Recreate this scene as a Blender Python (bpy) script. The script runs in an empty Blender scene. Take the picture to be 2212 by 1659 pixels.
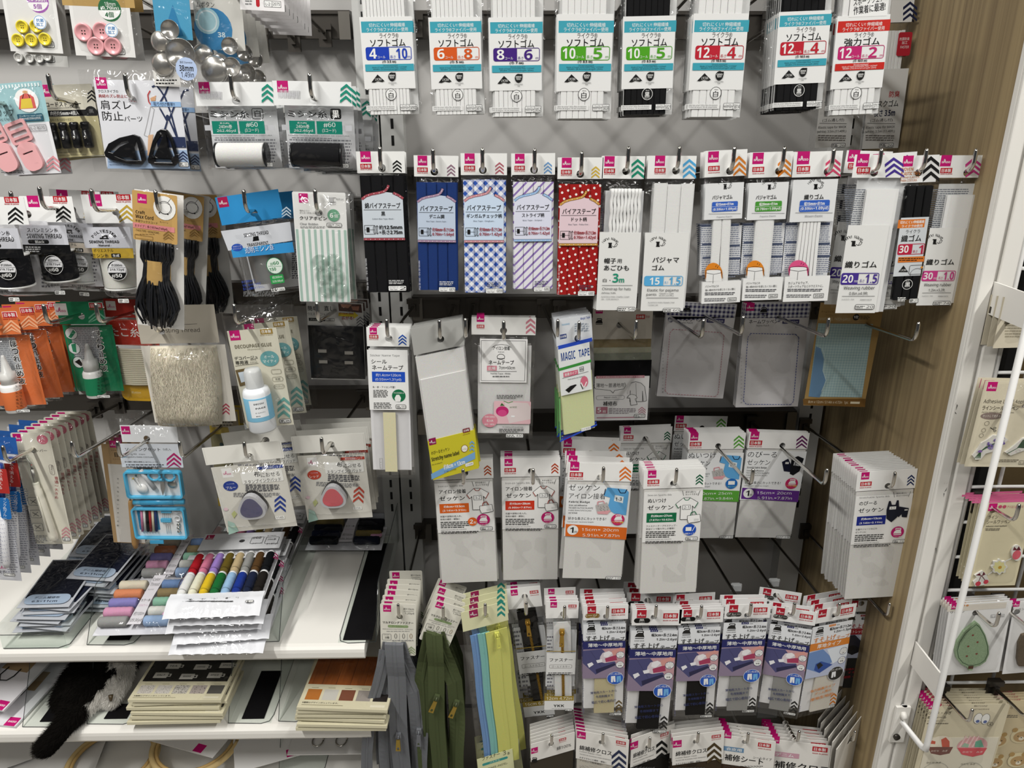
import bpy, bmesh, math, random
from mathutils import Vector, Matrix, noise
from mathutils.geometry import tessellate_polygon
R = math.radians
COL = bpy.context.scene.collection
SC = bpy.context.scene
# ---------------------------------------------------------------- camera, sky, lights, exposure
F, PITCH, YAW, CZ = 1650.0, 20.0, 1.1, 1.45
cam = bpy.data.objects.new('camera', bpy.data.cameras.new('camera'))
COL.objects.link(cam)
cam.location = (0, 0, CZ)
cam.rotation_euler = (R(90 - PITCH), 0, R(-YAW))
cam.data.sensor_width = 36
cam.data.lens = 36 * F / 2212
cam.data.clip_start = 0.02
SC.camera = cam
w = bpy.data.worlds.new('store_air'); SC.world = w; w.use_nodes = True
w.node_tree.nodes['Background'].inputs[0].default_value = (0.93, 0.96, 1.0, 1)
w.node_tree.nodes['Background'].inputs[1].default_value = 0.045

def tube_or_fill_light(x, y, z, sx, sy, e):
    l = bpy.data.lights.new('ceiling_tube', 'AREA'); l.shape = 'RECTANGLE'; l.size = sx; l.size_y = sy; l.energy = e
    l.color = (1.0, 0.985, 0.95)
    o = bpy.data.objects.new('ceiling_tube', l); COL.objects.link(o); o.location = (x, y, z)
    return o
tube_or_fill_light(-1.15, 0.0, 2.86, 0.07, 1.4, 58)
tube_or_fill_light(1.45, 0.0, 2.86, 0.07, 1.4, 46)
tube_or_fill_light(0.1, -1.5, 2.86, 2.4, 0.25, 20)  # added frontal fill that softens the shadows, not one of the ceiling tubes
SC.view_settings.view_transform = 'Standard'; SC.view_settings.look = 'None'
SC.view_settings.gamma = 1; SC.view_settings.use_curve_mapping = False
SC.view_settings.exposure = 0.12
SC.cycles.transparent_max_bounces = 40
SC.cycles.max_bounces = 8; SC.cycles.diffuse_bounces = 2
# ---------------------------------------------------------------- photo measuring
CAMM = cam.rotation_euler.to_matrix()
EYE = Vector((0, 0, CZ))
def ray(px, py):
    return CAMM @ Vector(((px - 1106) / F, -(py - 829.5) / F, -1))
def at(px, py, Y):
    d = ray(px, py)
    return EYE + d * (Y / d.y)
def atz(px, py, z):
    d = ray(px, py)
    return EYE + d * ((z - CZ) / d.z)
def atx(px, py, x):
    d = ray(px, py)
    return EYE + d * (x / d.x)
def mpp(px, py, Y):
    d = ray(px, py)
    return Y / d.y / F
# ---------------------------------------------------------------- materials
def lin(h):
    c = [int(h[i:i + 2], 16) / 255 for i in (0, 2, 4)]
    return tuple(x / 12.92 if x <= .04045 else ((x + .055) / 1.055) ** 2.4 for x in c)
MC = {}
def nodes(m):
    m.use_nodes = True
    return m.node_tree.nodes, m.node_tree.links, m.node_tree.nodes['Principled BSDF']
KIND = {'p': (.55, .35), 'g': (.28, .5), 'f': (.9, .12), 'r': (.4, .5), 'i': (.6, .25)}
SHORT = dict(w='f1f1ee', k='161616', m='c0106e', r='bb1f2b', e='8e8e8c', t='3fa5b8', d='2a2a2a')
def mat(h, k='p'):
    h = SHORT.get(h, h)
    key = h + k
    if key in MC: return MC[key]
    m = MC[key] = bpy.data.materials.new({'p': 'paper_', 'g': 'plastic_', 'f': 'fabric_', 'r': 'rubber_', 'i': 'ink_', 'c': 'chrome_', 's': 'steel_', 'a': 'acrylic_', 'b': 'film_', 'l': 'milky_'}.get(k, 'm_') + h)
    N, L, b = nodes(m)
    c = lin(h) + (1,)
    b.inputs['Base Color'].default_value = c
    if k in KIND:
        b.inputs['Roughness'].default_value, b.inputs['Specular IOR Level'].default_value = KIND[k]
        if k == 'f':   # woven cloth: fine weave in colour and bump
            tc = N.new('ShaderNodeTexCoord'); nz = N.new('ShaderNodeTexNoise'); nz.inputs['Scale'].default_value = 900; nz.inputs['Detail'].default_value = 2
            L.new(tc.outputs['Object'], nz.inputs['Vector'])
            mx = N.new('ShaderNodeMix'); mx.data_type = 'RGBA'; mx.blend_type = 'MULTIPLY'; mx.inputs[0].default_value = .35
            mx.inputs[6].default_value = c; L.new(nz.outputs['Color'], mx.inputs[7]); L.new(mx.outputs[2], b.inputs['Base Color'])
            bp = N.new('ShaderNodeBump'); bp.inputs['Strength'].default_value = .3; bp.inputs['Distance'].default_value = .0004
            L.new(nz.outputs['Fac'], bp.inputs['Height']); L.new(bp.outputs[0], b.inputs['Normal'])
            b.inputs['Base Color'].default_value = c
    elif k == 'c':
        b.inputs['Metallic'].default_value = 1; b.inputs['Roughness'].default_value = .09
    elif k == 's':
        b.inputs['Metallic'].default_value = .85; b.inputs['Roughness'].default_value = .38
    elif k == 'l':
        b.inputs['Roughness'].default_value = .35; b.inputs['Subsurface Weight'].default_value = .0
        b.inputs['Alpha'].default_value = .8
    elif k in 'ab':
        N.remove(b)
        out = [n for n in N if n.type == 'OUTPUT_MATERIAL'][0]
        tr = N.new('ShaderNodeBsdfTransparent'); gl = N.new('ShaderNodeBsdfGlossy'); mx = N.new('ShaderNodeMixShader')
        lw = N.new('ShaderNodeLayerWeight'); lw.inputs[0].default_value = .5
        pw = N.new('ShaderNodeMath'); pw.operation = 'POWER'; pw.inputs[1].default_value = 5; L.new(lw.outputs['Facing'], pw.inputs[0])
        fr = N.new('ShaderNodeMath'); fr.operation = 'MULTIPLY_ADD'; fr.inputs[1].default_value = .6; fr.inputs[2].default_value = .035; L.new(pw.outputs[0], fr.inputs[0])
        tr.inputs[0].default_value = c; gl.inputs[0].default_value = (1, 1, 1, 1); gl.inputs[1].default_value = .1 if k == 'b' else .02
        if k == 'b':
            tc = N.new('ShaderNodeTexCoord'); info = N.new('ShaderNodeObjectInfo')
            ad = N.new('ShaderNodeVectorMath'); L.new(tc.outputs['Object'], ad.inputs[0]); L.new(info.outputs['Random'], ad.inputs[1])
            n1 = N.new('ShaderNodeTexNoise'); n1.inputs['Scale'].default_value = 34; n1.inputs['Detail'].default_value = 1.5; n1.inputs['Distortion'].default_value = 1.2
            n2 = N.new('ShaderNodeTexNoise'); n2.inputs['Scale'].default_value = 110; n2.inputs['Detail'].default_value = 0
            for n in (n1, n2): L.new(ad.outputs[0], n.inputs['Vector'])
            sm = N.new('ShaderNodeMath'); sm.operation = 'MULTIPLY_ADD'; sm.inputs[1].default_value = .22
            L.new(n2.outputs['Fac'], sm.inputs[0]); L.new(n1.outputs['Fac'], sm.inputs[2])
            bp = N.new('ShaderNodeBump'); bp.inputs['Strength'].default_value = 1; bp.inputs['Distance'].default_value = .006
            L.new(sm.outputs[0], bp.inputs['Height'])
            L.new(bp.outputs[0], gl.inputs['Normal'])
        L.new(fr.outputs[0], mx.inputs[0]); L.new(tr.outputs[0], mx.inputs[1]); L.new(gl.outputs[0], mx.inputs[2]); L.new(mx.outputs[0], out.inputs[0])
    return m
FILM = mat('fdfdfd', 'b'); ACRYL = mat('fafcfb', 'a')
CHROME = mat('d9d6d0', 'c'); STEEL = mat('57534e', 's')
def tex_mat(name, fn, kind='f'):
    m = bpy.data.materials.new(name); N, L, b = nodes(m)
    b.inputs['Roughness'].default_value, b.inputs['Specular IOR Level'].default_value = KIND[kind]
    tc = N.new('ShaderNodeTexCoord')
    fn(N, L, b, tc.outputs['Object'])
    return m
# ---------------------------------------------------------------- mesh building
GL = {}
def alnum(s, bold):   # plain sans letters and figures, true bold where asked
    o = []
    for ch in s:
        k = ord(ch)
        if 48 <= k <= 57: k += (0x1D7EC if bold else 0x1D7E2) - 48
        elif 65 <= k <= 90: k += (0x1D5D4 if bold else 0x1D5A0) - 65
        elif 97 <= k <= 122: k += (0x1D5EE if bold else 0x1D5BA) - 97
        o.append(chr(k))
    return ''.join(o)
def glyphs(s, bold):
    key = (s, bold)
    if key not in GL:
        c = bpy.data.curves.new('t', 'FONT'); c.body = alnum(s, bold); c.resolution_u = 2
        o = bpy.data.objects.new('t', c); COL.objects.link(o)
        me = bpy.data.meshes.new_from_object(o.evaluated_get(bpy.context.evaluated_depsgraph_get()))
        vs = [(v.co.x, v.co.y) for v in me.vertices]; fs = [tuple(p.vertices) for p in me.polygons]
        bpy.data.objects.remove(o); bpy.data.curves.remove(c); bpy.data.meshes.remove(me)
        if bold and any(ord(q) > 0x2E00 for q in s):   # heavier strokes for kana and kanji
            n = len(vs); d = ((0, 0), (.034 * min(bold, 2), 0), (.017 * min(bold, 2), .02 * min(bold, 2)))
            fs = [tuple(i + n * k for i in f) for k in range(3) for f in fs]; vs = [(x + a, y + b, k * 1.1e-5) for k, (a, b) in enumerate(d) for x, y in vs]
        vs = [v if len(v) > 2 else v + (0,) for v in vs]; xs = [v[0] for v in vs] or [0, 1]; ys = [v[1] for v in vs] or [0, 1]
        GL[key] = (vs, fs, min(xs), max(xs), min(ys), max(ys))
    return GL[key]
class MB:
    def __init__(s): s.v = []; s.f = []; s.mi = []; s.ms = []; s.sm = []
    def m(s, m):
        if m not in s.ms: s.ms.append(m)
        return s.ms.index(m)
    def add(s, vs, fs, m, smooth=False):
        o = len(s.v); s.v += [tuple(v) for v in vs]; i = s.m(m)
        for f in fs: s.f.append(tuple(o + k for k in f)); s.mi.append(i); s.sm.append(smooth)
    def poly(s, pts, y, m):          # flat shape facing the viewer side (-y); pts are (x, z)
        s.add([(x, y, z) for x, z in pts], [tuple(range(len(pts)))], m)
    def box(s, x0, x1, y0, y1, z0, z1, m):
        s.add([(x, y, z) for x in (x0, x1) for y in (y0, y1) for z in (z0, z1)],
              [(0, 1, 3, 2), (4, 6, 7, 5), (0, 4, 5, 1), (2, 3, 7, 6), (0, 2, 6, 4), (1, 5, 7, 3)], m)
    def slab(s, pts, y0, y1, m, holes=()):   # extruded outline (x, z) with holes
        loops = [list(pts)] + [list(h) for h in holes]
        flat = [p for l in loops for p in l]; n = len(flat)
        tri = tessellate_polygon([[Vector((p[0], p[1], 0)) for p in l] for l in loops])
        vs = [(x, y0, z) for x, z in flat] + [(x, y1, z) for x, z in flat]
        fs = [tuple(t) for t in tri] + [tuple(n + k for k in t[::-1]) for t in tri]
        o = 0
        for l in loops:
            k = len(l)
            fs += [(o + i, o + (i + 1) % k, n + o + (i + 1) % k, n + o + i) for i in range(k)]
            o += k
        s.add(vs, fs, m)
    def tube(s, path, r, m, n=8, smooth=True, cap=True):
        P = [Vector(p) for p in path]; rs = r if isinstance(r, (list, tuple)) else [r] * len(P)
        vs, fs = [], []; up = None
        for i, p in enumerate(P):
            t = (P[min(i + 1, len(P) - 1)] - P[max(i - 1, 0)]).normalized()
            if up is None: up = Vector((0, 0, 1)) if abs(t.z) < .9 else Vector((1, 0, 0))
            a = (up - t * up.dot(t)).normalized(); up = a; b = t.cross(a)
            for k in range(n):
                q = 2 * math.pi * k / n; vs.append(p + (a * math.cos(q) + b * math.sin(q)) * rs[i])
            if i:
                o = (i - 1) * n
                fs += [(o + k, o + (k + 1) % n, o + n + (k + 1) % n, o + n + k) for k in range(n)]
        if cap: fs += [tuple(range(n))[::-1], tuple(range(len(vs) - n, len(vs)))]
        s.add(vs, fs, m, smooth)
    def lathe(s, prof, c, m, ax='z', n=20, smooth=True):   # prof: (radius, along); c: start point
        vs, fs = [], []
        for i, (r, h) in enumerate(prof):
            for k in range(n):
                q = 2 * math.pi * k / n; a, b = r * math.cos(q), r * math.sin(q)
                vs.append((c[0] + (h if ax == 'x' else a), c[1] + (h if ax == 'y' else b if ax != 'x' else a), c[2] + (h if ax == 'z' else b)))
            if i: o = (i - 1) * n; fs += [(o + k, o + (k + 1) % n, o + n + (k + 1) % n, o + n + k) for k in range(n)]
        fs += [tuple(range(n)), tuple(range(len(vs) - n, len(vs)))]
        s.add(vs, fs, m, smooth)
    def grid(s, fn, nu, nv, m, smooth=True):
        vs = [fn(i / nu, j / nv) for j in range(nv + 1) for i in range(nu + 1)]
        s.add(vs, [(j * (nu + 1) + i, j * (nu + 1) + i + 1, (j + 1) * (nu + 1) + i + 1, (j + 1) * (nu + 1) + i) for j in range(nv) for i in range(nu)], m, smooth)
    def obj(s, name, parent=None, **props):
        me = bpy.data.meshes.new(name); me.from_pydata(s.v, [], s.f)
        for m in s.ms: me.materials.append(m)
        me.polygons.foreach_set('material_index', s.mi); me.polygons.foreach_set('use_smooth', s.sm)
        bm = bmesh.new(); bm.from_mesh(me); bmesh.ops.recalc_face_normals(bm, faces=[f for f in bm.faces]); bm.to_mesh(me); bm.free()
        o = bpy.data.objects.new(name, me); COL.objects.link(o); o.parent = parent
        for k, v in props.items(): o[k] = v
        return o
def thing(name, label, cat, loc, group=None, rot=None):
    o = bpy.data.objects.new(name, None); COL.objects.link(o); o.location = loc; o.empty_display_size = .02
    if rot: o.rotation_euler = rot
    o['label'] = label; o['category'] = cat
    if group: o['group'] = group
    return o
def tag(o, label, cat, group=None):
    o['label'] = label; o['category'] = cat
    if group: o['group'] = group
    return o
def struct(o, label=None):
    o['kind'] = 'structure'
    return o
def copy_tree(o, parent=None):
    c = o.copy(); COL.objects.link(c); c.parent = parent
    for ch in list(o.children): copy_tree(ch, c)
    return c
def circ(x, z, rx, rz=None, n=20, a0=0):
    rz = rx if rz is None else rz
    return [(x + rx * math.cos(a0 + 2 * math.pi * k / n), z + rz * math.sin(a0 + 2 * math.pi * k / n)) for k in range(n)]
def rrect(x0, z0, x1, z1, r, n=4):
    if x1 < x0: x0, x1 = x1, x0
    if z1 < z0: z0, z1 = z1, z0
    r = min(r, (x1 - x0) / 2.01, (z1 - z0) / 2.01)
    if r <= 0: return [(x0, z0), (x1, z0), (x1, z1), (x0, z1)]
    out = []
    for cx, cz, a in ((x1 - r, z1 - r, 0), (x0 + r, z1 - r, 90), (x0 + r, z0 + r, 180), (x1 - r, z0 + r, 270)):
        out += [(cx + r * math.cos(R(a + 90 * k / n)), cz + r * math.sin(R(a + 90 * k / n))) for k in range(n + 1)]
    return out
def band(pts, wd):   # ribbon outline polygons for a polyline, (x, z)
    out = []
    for (x0, z0), (x1, z1) in zip(pts, pts[1:]):
        l = math.hypot(x1 - x0, z1 - z0) or 1e-9; nx, nz = -(z1 - z0) / l * wd / 2, (x1 - x0) / l * wd / 2
        out.append([(x0 + nx, z0 + nz), (x1 + nx, z1 + nz), (x1 - nx, z1 - nz), (x0 - nx, z0 - nz)])
    return out
LAY = 3.5e-5
def draw(mb, items, P, S, y, k='i', th=0.0):
    """Printed shapes on a sheet whose viewer side lies at local y; items are in photo pixels, P maps them to (x, z), S is metres per pixel."""
    n = 0
    for it in items:
        n += 1; yy = y - n * LAY; t = it[0]
        if t in 'roRO':
            x0, y0, x1, y1, c = it[1:6]; cx, cz = P((x0 + x1) / 2, (y0 + y1) / 2); hw, hh = (x1 - x0) * S / 2, (y1 - y0) * S / 2
            rad = (it[6] if len(it) > 6 else 0) * S
            pts = rrect(cx - hw, cz - hh, cx + hw, cz + hh, rad)
            if t in 'rR': mb.poly(pts, yy, mat(c, k))
            else:
                wd = (it[7] if len(it) > 7 else 1.3) * S
                for b in band(pts + pts[:1], wd): mb.poly(b, yy, mat(c, k))
        elif t == 'c':
            x, yp, rx, ry, c = it[1:6]; cx, cz = P(x, yp); mb.poly(circ(cx, cz, rx * S, ry * S), yy, mat(c, k))
        elif t == 'C':
            x, yp, rx, ry, c = it[1:6]; cx, cz = P(x, yp); q = circ(cx, cz, rx * S, ry * S)
            for b in band(q + q[:1], (it[6] if len(it) > 6 else 1.4) * S): mb.poly(b, yy, mat(c, k))
        elif t == 'p': mb.poly([P(*q) for q in zip(it[1][::2], it[1][1::2])], yy, mat(it[2], k))
        elif t == 'l':
            for b in band([P(*q) for q in zip(it[1][::2], it[1][1::2])], it[2] * S): mb.poly(b, yy, mat(it[3], k))
        elif t in 'tu':
            s, x0, y0, x1, y1, c = it[1:7]; bold = it[7] if len(it) > 7 else 0
            vs, fs, a0, a1, b0, b1 = glyphs(s, bold); hh = (y1 - y0) * S; sc = hh / max(b1 - b0, .1)
            if t == 'u':   # vertical writing: one character under another
                m = len(s); st = (y1 - y0) / m
                for i, chs in enumerate(s):
                    g, gf, p0, p1, q0, q1 = glyphs(chs, bold); cx, cz = P((x0 + x1) / 2, y0 + st * (i + .5)); z = (x1 - x0) * S * .95
                    mb.add([(cx + (a - .5) * z, yy - e, cz + (b - .38) * z) for a, b, e in g], gf, mat(c, k))
                continue
            ww = (x1 - x0) * S if x1 else (a1 - a0) * sc
            rot = R(it[8]) if len(it) > 8 else 0
            if rot and abs(abs(it[8]) - 90) < 1: ww, hh = hh, ww
            if x1: cx, cz = P((x0 + x1) / 2, (y0 + y1) / 2)
            else: cx, cz = P(x0, (y0 + y1) / 2); cx += ww / 2
            kx, ky = ww / max(a1 - a0, .01), hh / max(b1 - b0, .01); ca, sa = math.cos(rot), math.sin(rot)
            mid = ((a0 + a1) / 2, (b0 + b1) / 2)
            q = [((a - mid[0]) * kx, (b - mid[1]) * ky, e) for a, b, e in vs]
            mb.add([(cx + a * ca - b * sa, yy - e, cz + a * sa + b * ca) for a, b, e in q], fs, mat(c, k))
        elif t == 'g':     # rows of print too small to read
            x0, y0, x1, y1, nl, c = it[1:7]; rnd = random.Random(int(x0 * 7 + y0)); st = (y1 - y0) / nl
            for i in range(nl):
                x = x0; end = x1 - (rnd.random() * .3 * (x1 - x0) if i == nl - 1 else rnd.random() * 4)
                while x < end - 1:
                    wl = min(rnd.uniform(3, 9), end - x); px = P(x, y0 + st * (i + .25)); qx = P(x + wl, y0 + st * (i + .72))
                    mb.poly([px, (qx[0], px[1]), qx, (px[0], qx[1])], yy, mat(c, k)); x += wl + 1.3
        elif t == 'V':
            x0, y0, x1, y1, c = it[1:6]; m = it[6] if len(it) > 6 else 3; hgt = y1 - y0; xm = (x0 + x1) / 2; st = hgt / (m + .45); tk = st * .52; ar = (x1 - x0) * .42
            for i in range(m):
                a = y0 + st * i
                L = min(a + ar, y1); L2 = min(a + ar + tk, y1)
                mb.poly([P(*q) for q in ((xm, a), (x1, L), (x1, L2), (xm, min(a + tk, y1)), (x0, L2), (x0, L))], yy, mat(c, k))
        elif t == 'D':     # the shop's square mark
            x, yp, s_ = it[1:4]; bg = it[4] if len(it) > 4 else 'm'; fg = it[5] if len(it) > 5 else 'w'
            sub = [('r', x, yp, x + s_, yp + s_, bg), ('t', 'D', x + s_ * .1, yp + s_ * .55, x + s_ * .25, yp + s_ * .72, fg, 1), ('t', 'ISO', x + s_ * .5, yp + s_ * .55, x + s_ * .9, yp + s_ * .72, fg, 1),
                   ('l', (x + s_ * .27, yp + s_ * .72, x + s_ * .37, yp + s_ * .52, x + s_ * .47, yp + s_ * .72), s_ * .05, fg),
                   ('l', (x + s_ * .28, yp + s_ * .56, x + s_ * .37, yp + s_ * .42, x + s_ * .46, yp + s_ * .56), s_ * .04, fg), ('l', (x + s_ * .3, yp + s_ * .44, x + s_ * .37, yp + s_ * .33, x + s_ * .44, yp + s_ * .44), s_ * .035, fg)]
            draw(mb, sub, P, S, yy, k); n += 3
        elif t == 'J':     # made in Japan mark
            x, yp, ww = it[1:4]; c = it[4] if len(it) > 4 else 'r'
            draw(mb, [('r', x, yp, x + ww, yp + ww * .42, c), ('t', '日本製', x + ww * .1, yp + ww * .07, x + ww * .9, yp + ww * .36, 'w', 1), ('t', 'MADE IN JAPAN', x, yp + ww * .48, x + ww, yp + ww * .6, c, 1)], P, S, yy, k); n += 2
        elif t == 'N':     # boxed stock number
            x0, y0, x1, y1, s = it[1:6]; draw(mb, [('r', x0, y0, x1, y1, 'w', 2), ('o', x0, y0, x1, y1, 'k', 2, 1), ('t', s, x1 - (x1 - x0) * .42, y0 + (y1 - y0) * .22, x1 - 2, y1 - (y1 - y0) * .2, 'k'), ('g', x0 + 2, y0 + 2, x1 - (x1 - x0) * .48, y1 - 1, 2, 'k')], P, S, yy, k); n += 3
# ---------------------------------------------------------------- hooks and packets
TILT = 6.7; SD = Vector((0, math.cos(R(TILT)), -math.sin(R(TILT)))); ROD = .0031; HOLE = .0056; YB = 1.505
YT = 1.13
HOOKS = []
class Hook:
    def __init__(s, px, py, Y=YT, tall=.031, label=None, yb=None):
        s.px, s.py, s.Y = px, py, Y; tip = at(px, py, Y); bend = tip - Vector((0, 0, tall)); s.bend = bend
        L = ((yb or YB) - Y) / SD.y
        o = s.o = thing('display_hook', label or 'hook', 'hook', bend + SD * L, 'chrome hooks on the wire grid' if yb else 'chrome hooks on the back rails')
        g = MB(); d0 = -SD * L; pts = [Vector((0, 0, 0)), d0 + SD * .012]
        for i in range(1, 6):
            a = R(90 * i / 5); c = d0 + SD * .012 + Vector((0, 0, .012)); pts.append(c - SD * .012 * math.sin(a) - Vector((0, 0, .012)) * math.cos(a))
        pts += [d0 + Vector((0, 0, tall - .004)), d0 + Vector((0, 0, tall - .0012)), d0 + Vector((0, 0, tall))]
        g.tube(pts, [ROD] * (len(pts) - 2) + [ROD * .75, ROD * .25], CHROME, 10)
        g.obj('rod', o)
        b = MB(); b.box(-.011, .011, -.004, .003, -.022, .016, STEEL); b.box(-.013, .013, -.009, -.004, .006, .016, STEEL); b.box(-.004, .004, -.012, -.004, -.01, .006, STEEL)
        b.obj('rail_bracket', o)
        HOOKS.append(s)
    def on(s, Y): return s.bend + SD * ((Y - s.Y) / SD.y)
class Fit:
    def __init__(s, q, Y, yaw=0):
        c = [(q[i], q[i + 1]) for i in range(0, 8, 2)]
        s.p0 = at((c[0][0] + c[1][0]) / 2, (c[0][1] + c[1][1]) / 2, Y); s.ex = Vector((math.cos(yaw), math.sin(yaw), 0)); s.n = Vector((math.sin(yaw), -math.cos(yaw), 0))
        k = [s.raw(*p) for p in c]
        e = lambda a, b: Vector((b[0] - a[0], b[1] - a[1]))
        tb = e(k[0], k[1]) + e(k[3], k[2]); lr = e(k[3], k[0]) + e(k[2], k[1])
        v = tb + Vector((lr.y, -lr.x)); s.th = math.atan2(v.y, v.x)
        s.w = tb.length / 2; s.h = lr.length / 2; s.c = (sum(p[0] for p in k) / 4, sum(p[1] for p in k) / 4)
    def raw(s, px, py):
        d = ray(px, py); t = (s.p0 - EYE).dot(s.n) / d.dot(s.n); r = EYE + d * t - s.p0
        return (r.dot(s.ex), r.z)
    def loc(s, px, py):
        x, z = s.raw(px, py); x -= s.c[0]; z -= s.c[1]; c, q = math.cos(-s.th), math.sin(-s.th)
        return (x * c - z * q, x * q + z * c)
    def world(s, x, z):
        c, q = math.cos(s.th), math.sin(s.th); a, b = x * c - z * q + s.c[0], x * q + z * c + s.c[1]
        return s.p0 + s.ex * a + Vector((0, 0, b))
ORD = ['', 'second', 'third', 'fourth', 'fifth', 'sixth', 'seventh', 'eighth', 'ninth', 'tenth', 'eleventh', 'twelfth', 'thirteenth', 'fourteenth', 'fifteenth', 'sixteenth']
class Pack:
    def __init__(s, name, label, cat, q, hook=None, d=.006, Y=None, yaw=0, ref=None, short=None, group=None, hole=None):
        s.name, s.label, s.cat, s.hook, s.short, s.group = name, label, cat, hook, short or label, group
        Y = s.Y = Y if Y is not None else hook.Y + ROD + .003 + d
        yaw = R(yaw); s.f = Fit(q, Y, yaw); s.rf = Fit(ref, Y, 0) if ref else s.f
        s.kx, s.kz = s.f.w / s.rf.w, s.f.h / s.rf.h
        if hook:
            hp = hook.on(Y) - Vector((0, 0, HOLE - ROD)); r = hp - s.f.p0; x = r.dot(s.f.ex); z = r.z
            x -= s.f.c[0]; z -= s.f.c[1]; c, k = math.cos(-s.f.th), math.sin(-s.f.th); s.o = (x * c - z * k, x * k + z * c)
            org = hp
        else: s.o = (0, s.f.h / 2); org = s.f.world(*s.o)
        s.S = mpp((q[0] + q[4]) / 2, (q[1] + q[5]) / 2, Y) if not ref else mpp((ref[0] + ref[4]) / 2, (ref[1] + ref[5]) / 2, Y) * s.kx
        s.root = thing(name, label, cat, org, group)
        s.root.rotation_euler = (Matrix.Rotation(yaw, 3, 'Z') @ Matrix.Rotation(-s.f.th, 3, 'Y')).to_euler()
        s.x0, s.x1 = -s.f.w / 2 - s.o[0], s.f.w / 2 - s.o[0]; s.z1, s.z0 = s.f.h / 2 - s.o[1], -s.f.h / 2 - s.o[1]
    def P(s, px, py):
        x, z = s.rf.loc(px, py); return (x * s.kx - s.o[0], z * s.kz - s.o[1])
    def X(s, px, py): return s.P(px, py)[0]
    def Z(s, px, py): return s.P(px, py)[1]
    def rect(s, r):
        x0, y0, x1, y1 = r; a = s.P((x0 + x1) / 2, (y0 + y1) / 2); hw, hh = (x1 - x0) * s.S / 2, (y1 - y0) * s.S / 2
        return a[0] - hw, a[1] - hh, a[0] + hw, a[1] + hh
    def card(s, name, r, col, items=(), y=0, th=.0007, k='p', rad=0, hole=False, full=False, parent=None, curve=0, pk='i', **props):
        """A printed sheet; r is its box in photo pixels (None = the packet's whole outline; a number = from the top down to that row)."""
        if r is None: x0, z0, x1, z1 = s.x0, s.z0, s.x1, s.z1
        elif isinstance(r, (int, float)): x0, z1, x1, z0 = s.x0, s.z1, s.x1, s.zrow(r)
        else: x0, z0, x1, z1 = s.rect(r)
        mb = MB(); hs = []
        if hole: hs = [circ(min(max(0, x0 + HOLE * 1.3), x1 - HOLE * 1.3), min(max(0, z0 + HOLE * 1.25), z1 - HOLE * 1.25), HOLE, HOLE, 16)]
        mb.slab(rrect(x0, z0, x1, z1, rad * s.S), y - th, y, mat(col, k) if isinstance(col, str) else col, hs)
        draw(mb, items, s.P, s.S, y - th - 2e-5, pk)
        return mb.obj(name, parent or s.root, **props)
    def zrow(s, py):
        q = s.rf; lo, hi = -q.h * 1.5, q.h * 1.5   # local height of a photo row along the packet's middle line
        t = q.world(0, hi); 
        for _ in range(40):
            m = (lo + hi) / 2; p = q.world(0, m) - EYE; v = CAMM.transposed() @ p; y = 829.5 + F * v.y / v.z
            if y > py: lo = m
            else: hi = m
        return m * s.kz - s.o[1]
    def film(s, r=None, t=.006, y=.0012, name='clear_bag', m=None, seed=None, wr=.0016, nu=9, nv=16, top=True, tail=0, parent=None):
        """A clear bag: a closed pillow whose viewer side bulges by t."""
        if r is None: x0, z0, x1, z1 = s.x0, s.z0, s.x1, s.z1
        elif isinstance(r, (int, float)): x0, z0, x1 = s.x0, s.z0, s.x1; z1 = s.zrow(r)
        else: x0, z0, x1, z1 = s.rect(r)
        sd = seed if seed is not None else hash(s.label) % 97
        sd = sum(map(ord, s.label)) % 97 if seed is None else seed
        mb = MB()
        def fr(u, v):
            e = min(1, 6 * u * (1 - u) + .02) if 0 < u < 1 else 0
            g = min(1, 10 * v * (1 - v)) if 0 < v < 1 else 0
            b = (e * g) ** .6
            w = noise.noise(Vector((u * 3.1 + sd, v * 6.3, sd * .37))) * wr * (1 if 0 < u < 1 and 0 < v < 1 else .25)
            dx = noise.noise(Vector((u * 2 + sd, v * 9, 5))) * .0012 * (0 if 0 < u < 1 else 1)
            return (x0 + (x1 - x0) * u + dx, y - .0004 - t * b - abs(w) * b, z1 + (z0 - z1) * v)
        mb.grid(fr, nu, nv, m or FILM)
        mb.grid(lambda u, v: (x0 + (x1 - x0) * u, y, z1 + (z0 - z1) * v), 1, 1, m or FILM)
        return mb.obj(name, parent or s.root)
    def stack(s, n, step=.006, jit=1.0, lab=None, far=None, side=.0, seedx=0):
        """Copies behind this packet on the same hook, each a thing of its own."""
        rnd = random.Random(sum(map(ord, s.label)) + seedx); k0 = 0
        out = []
        for k in range(1, n + 1):
            c = copy_tree(s.root); dd = step * k if far is None else far[k - 1]
            c.location = s.root.location + SD * dd + Vector((0, 0, 0))
            e = s.root.rotation_euler; c.rotation_euler = (e[0], e[1] + R(rnd.uniform(-jit, jit)), e[2] + R(rnd.uniform(-jit, jit) * .5))
            c['label'] = '%s one back from the front %s' % (ORD[k] if k < len(ORD) else 'last', s.short)
            if n == 1: c['label'] = 'the one hanging behind the front ' + s.short
            c['group'] = s.group or ('row of ' + s.short)
            out.append(c)
        if n: s.root['group'] = s.group or ('row of ' + s.short)
        return out
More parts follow.
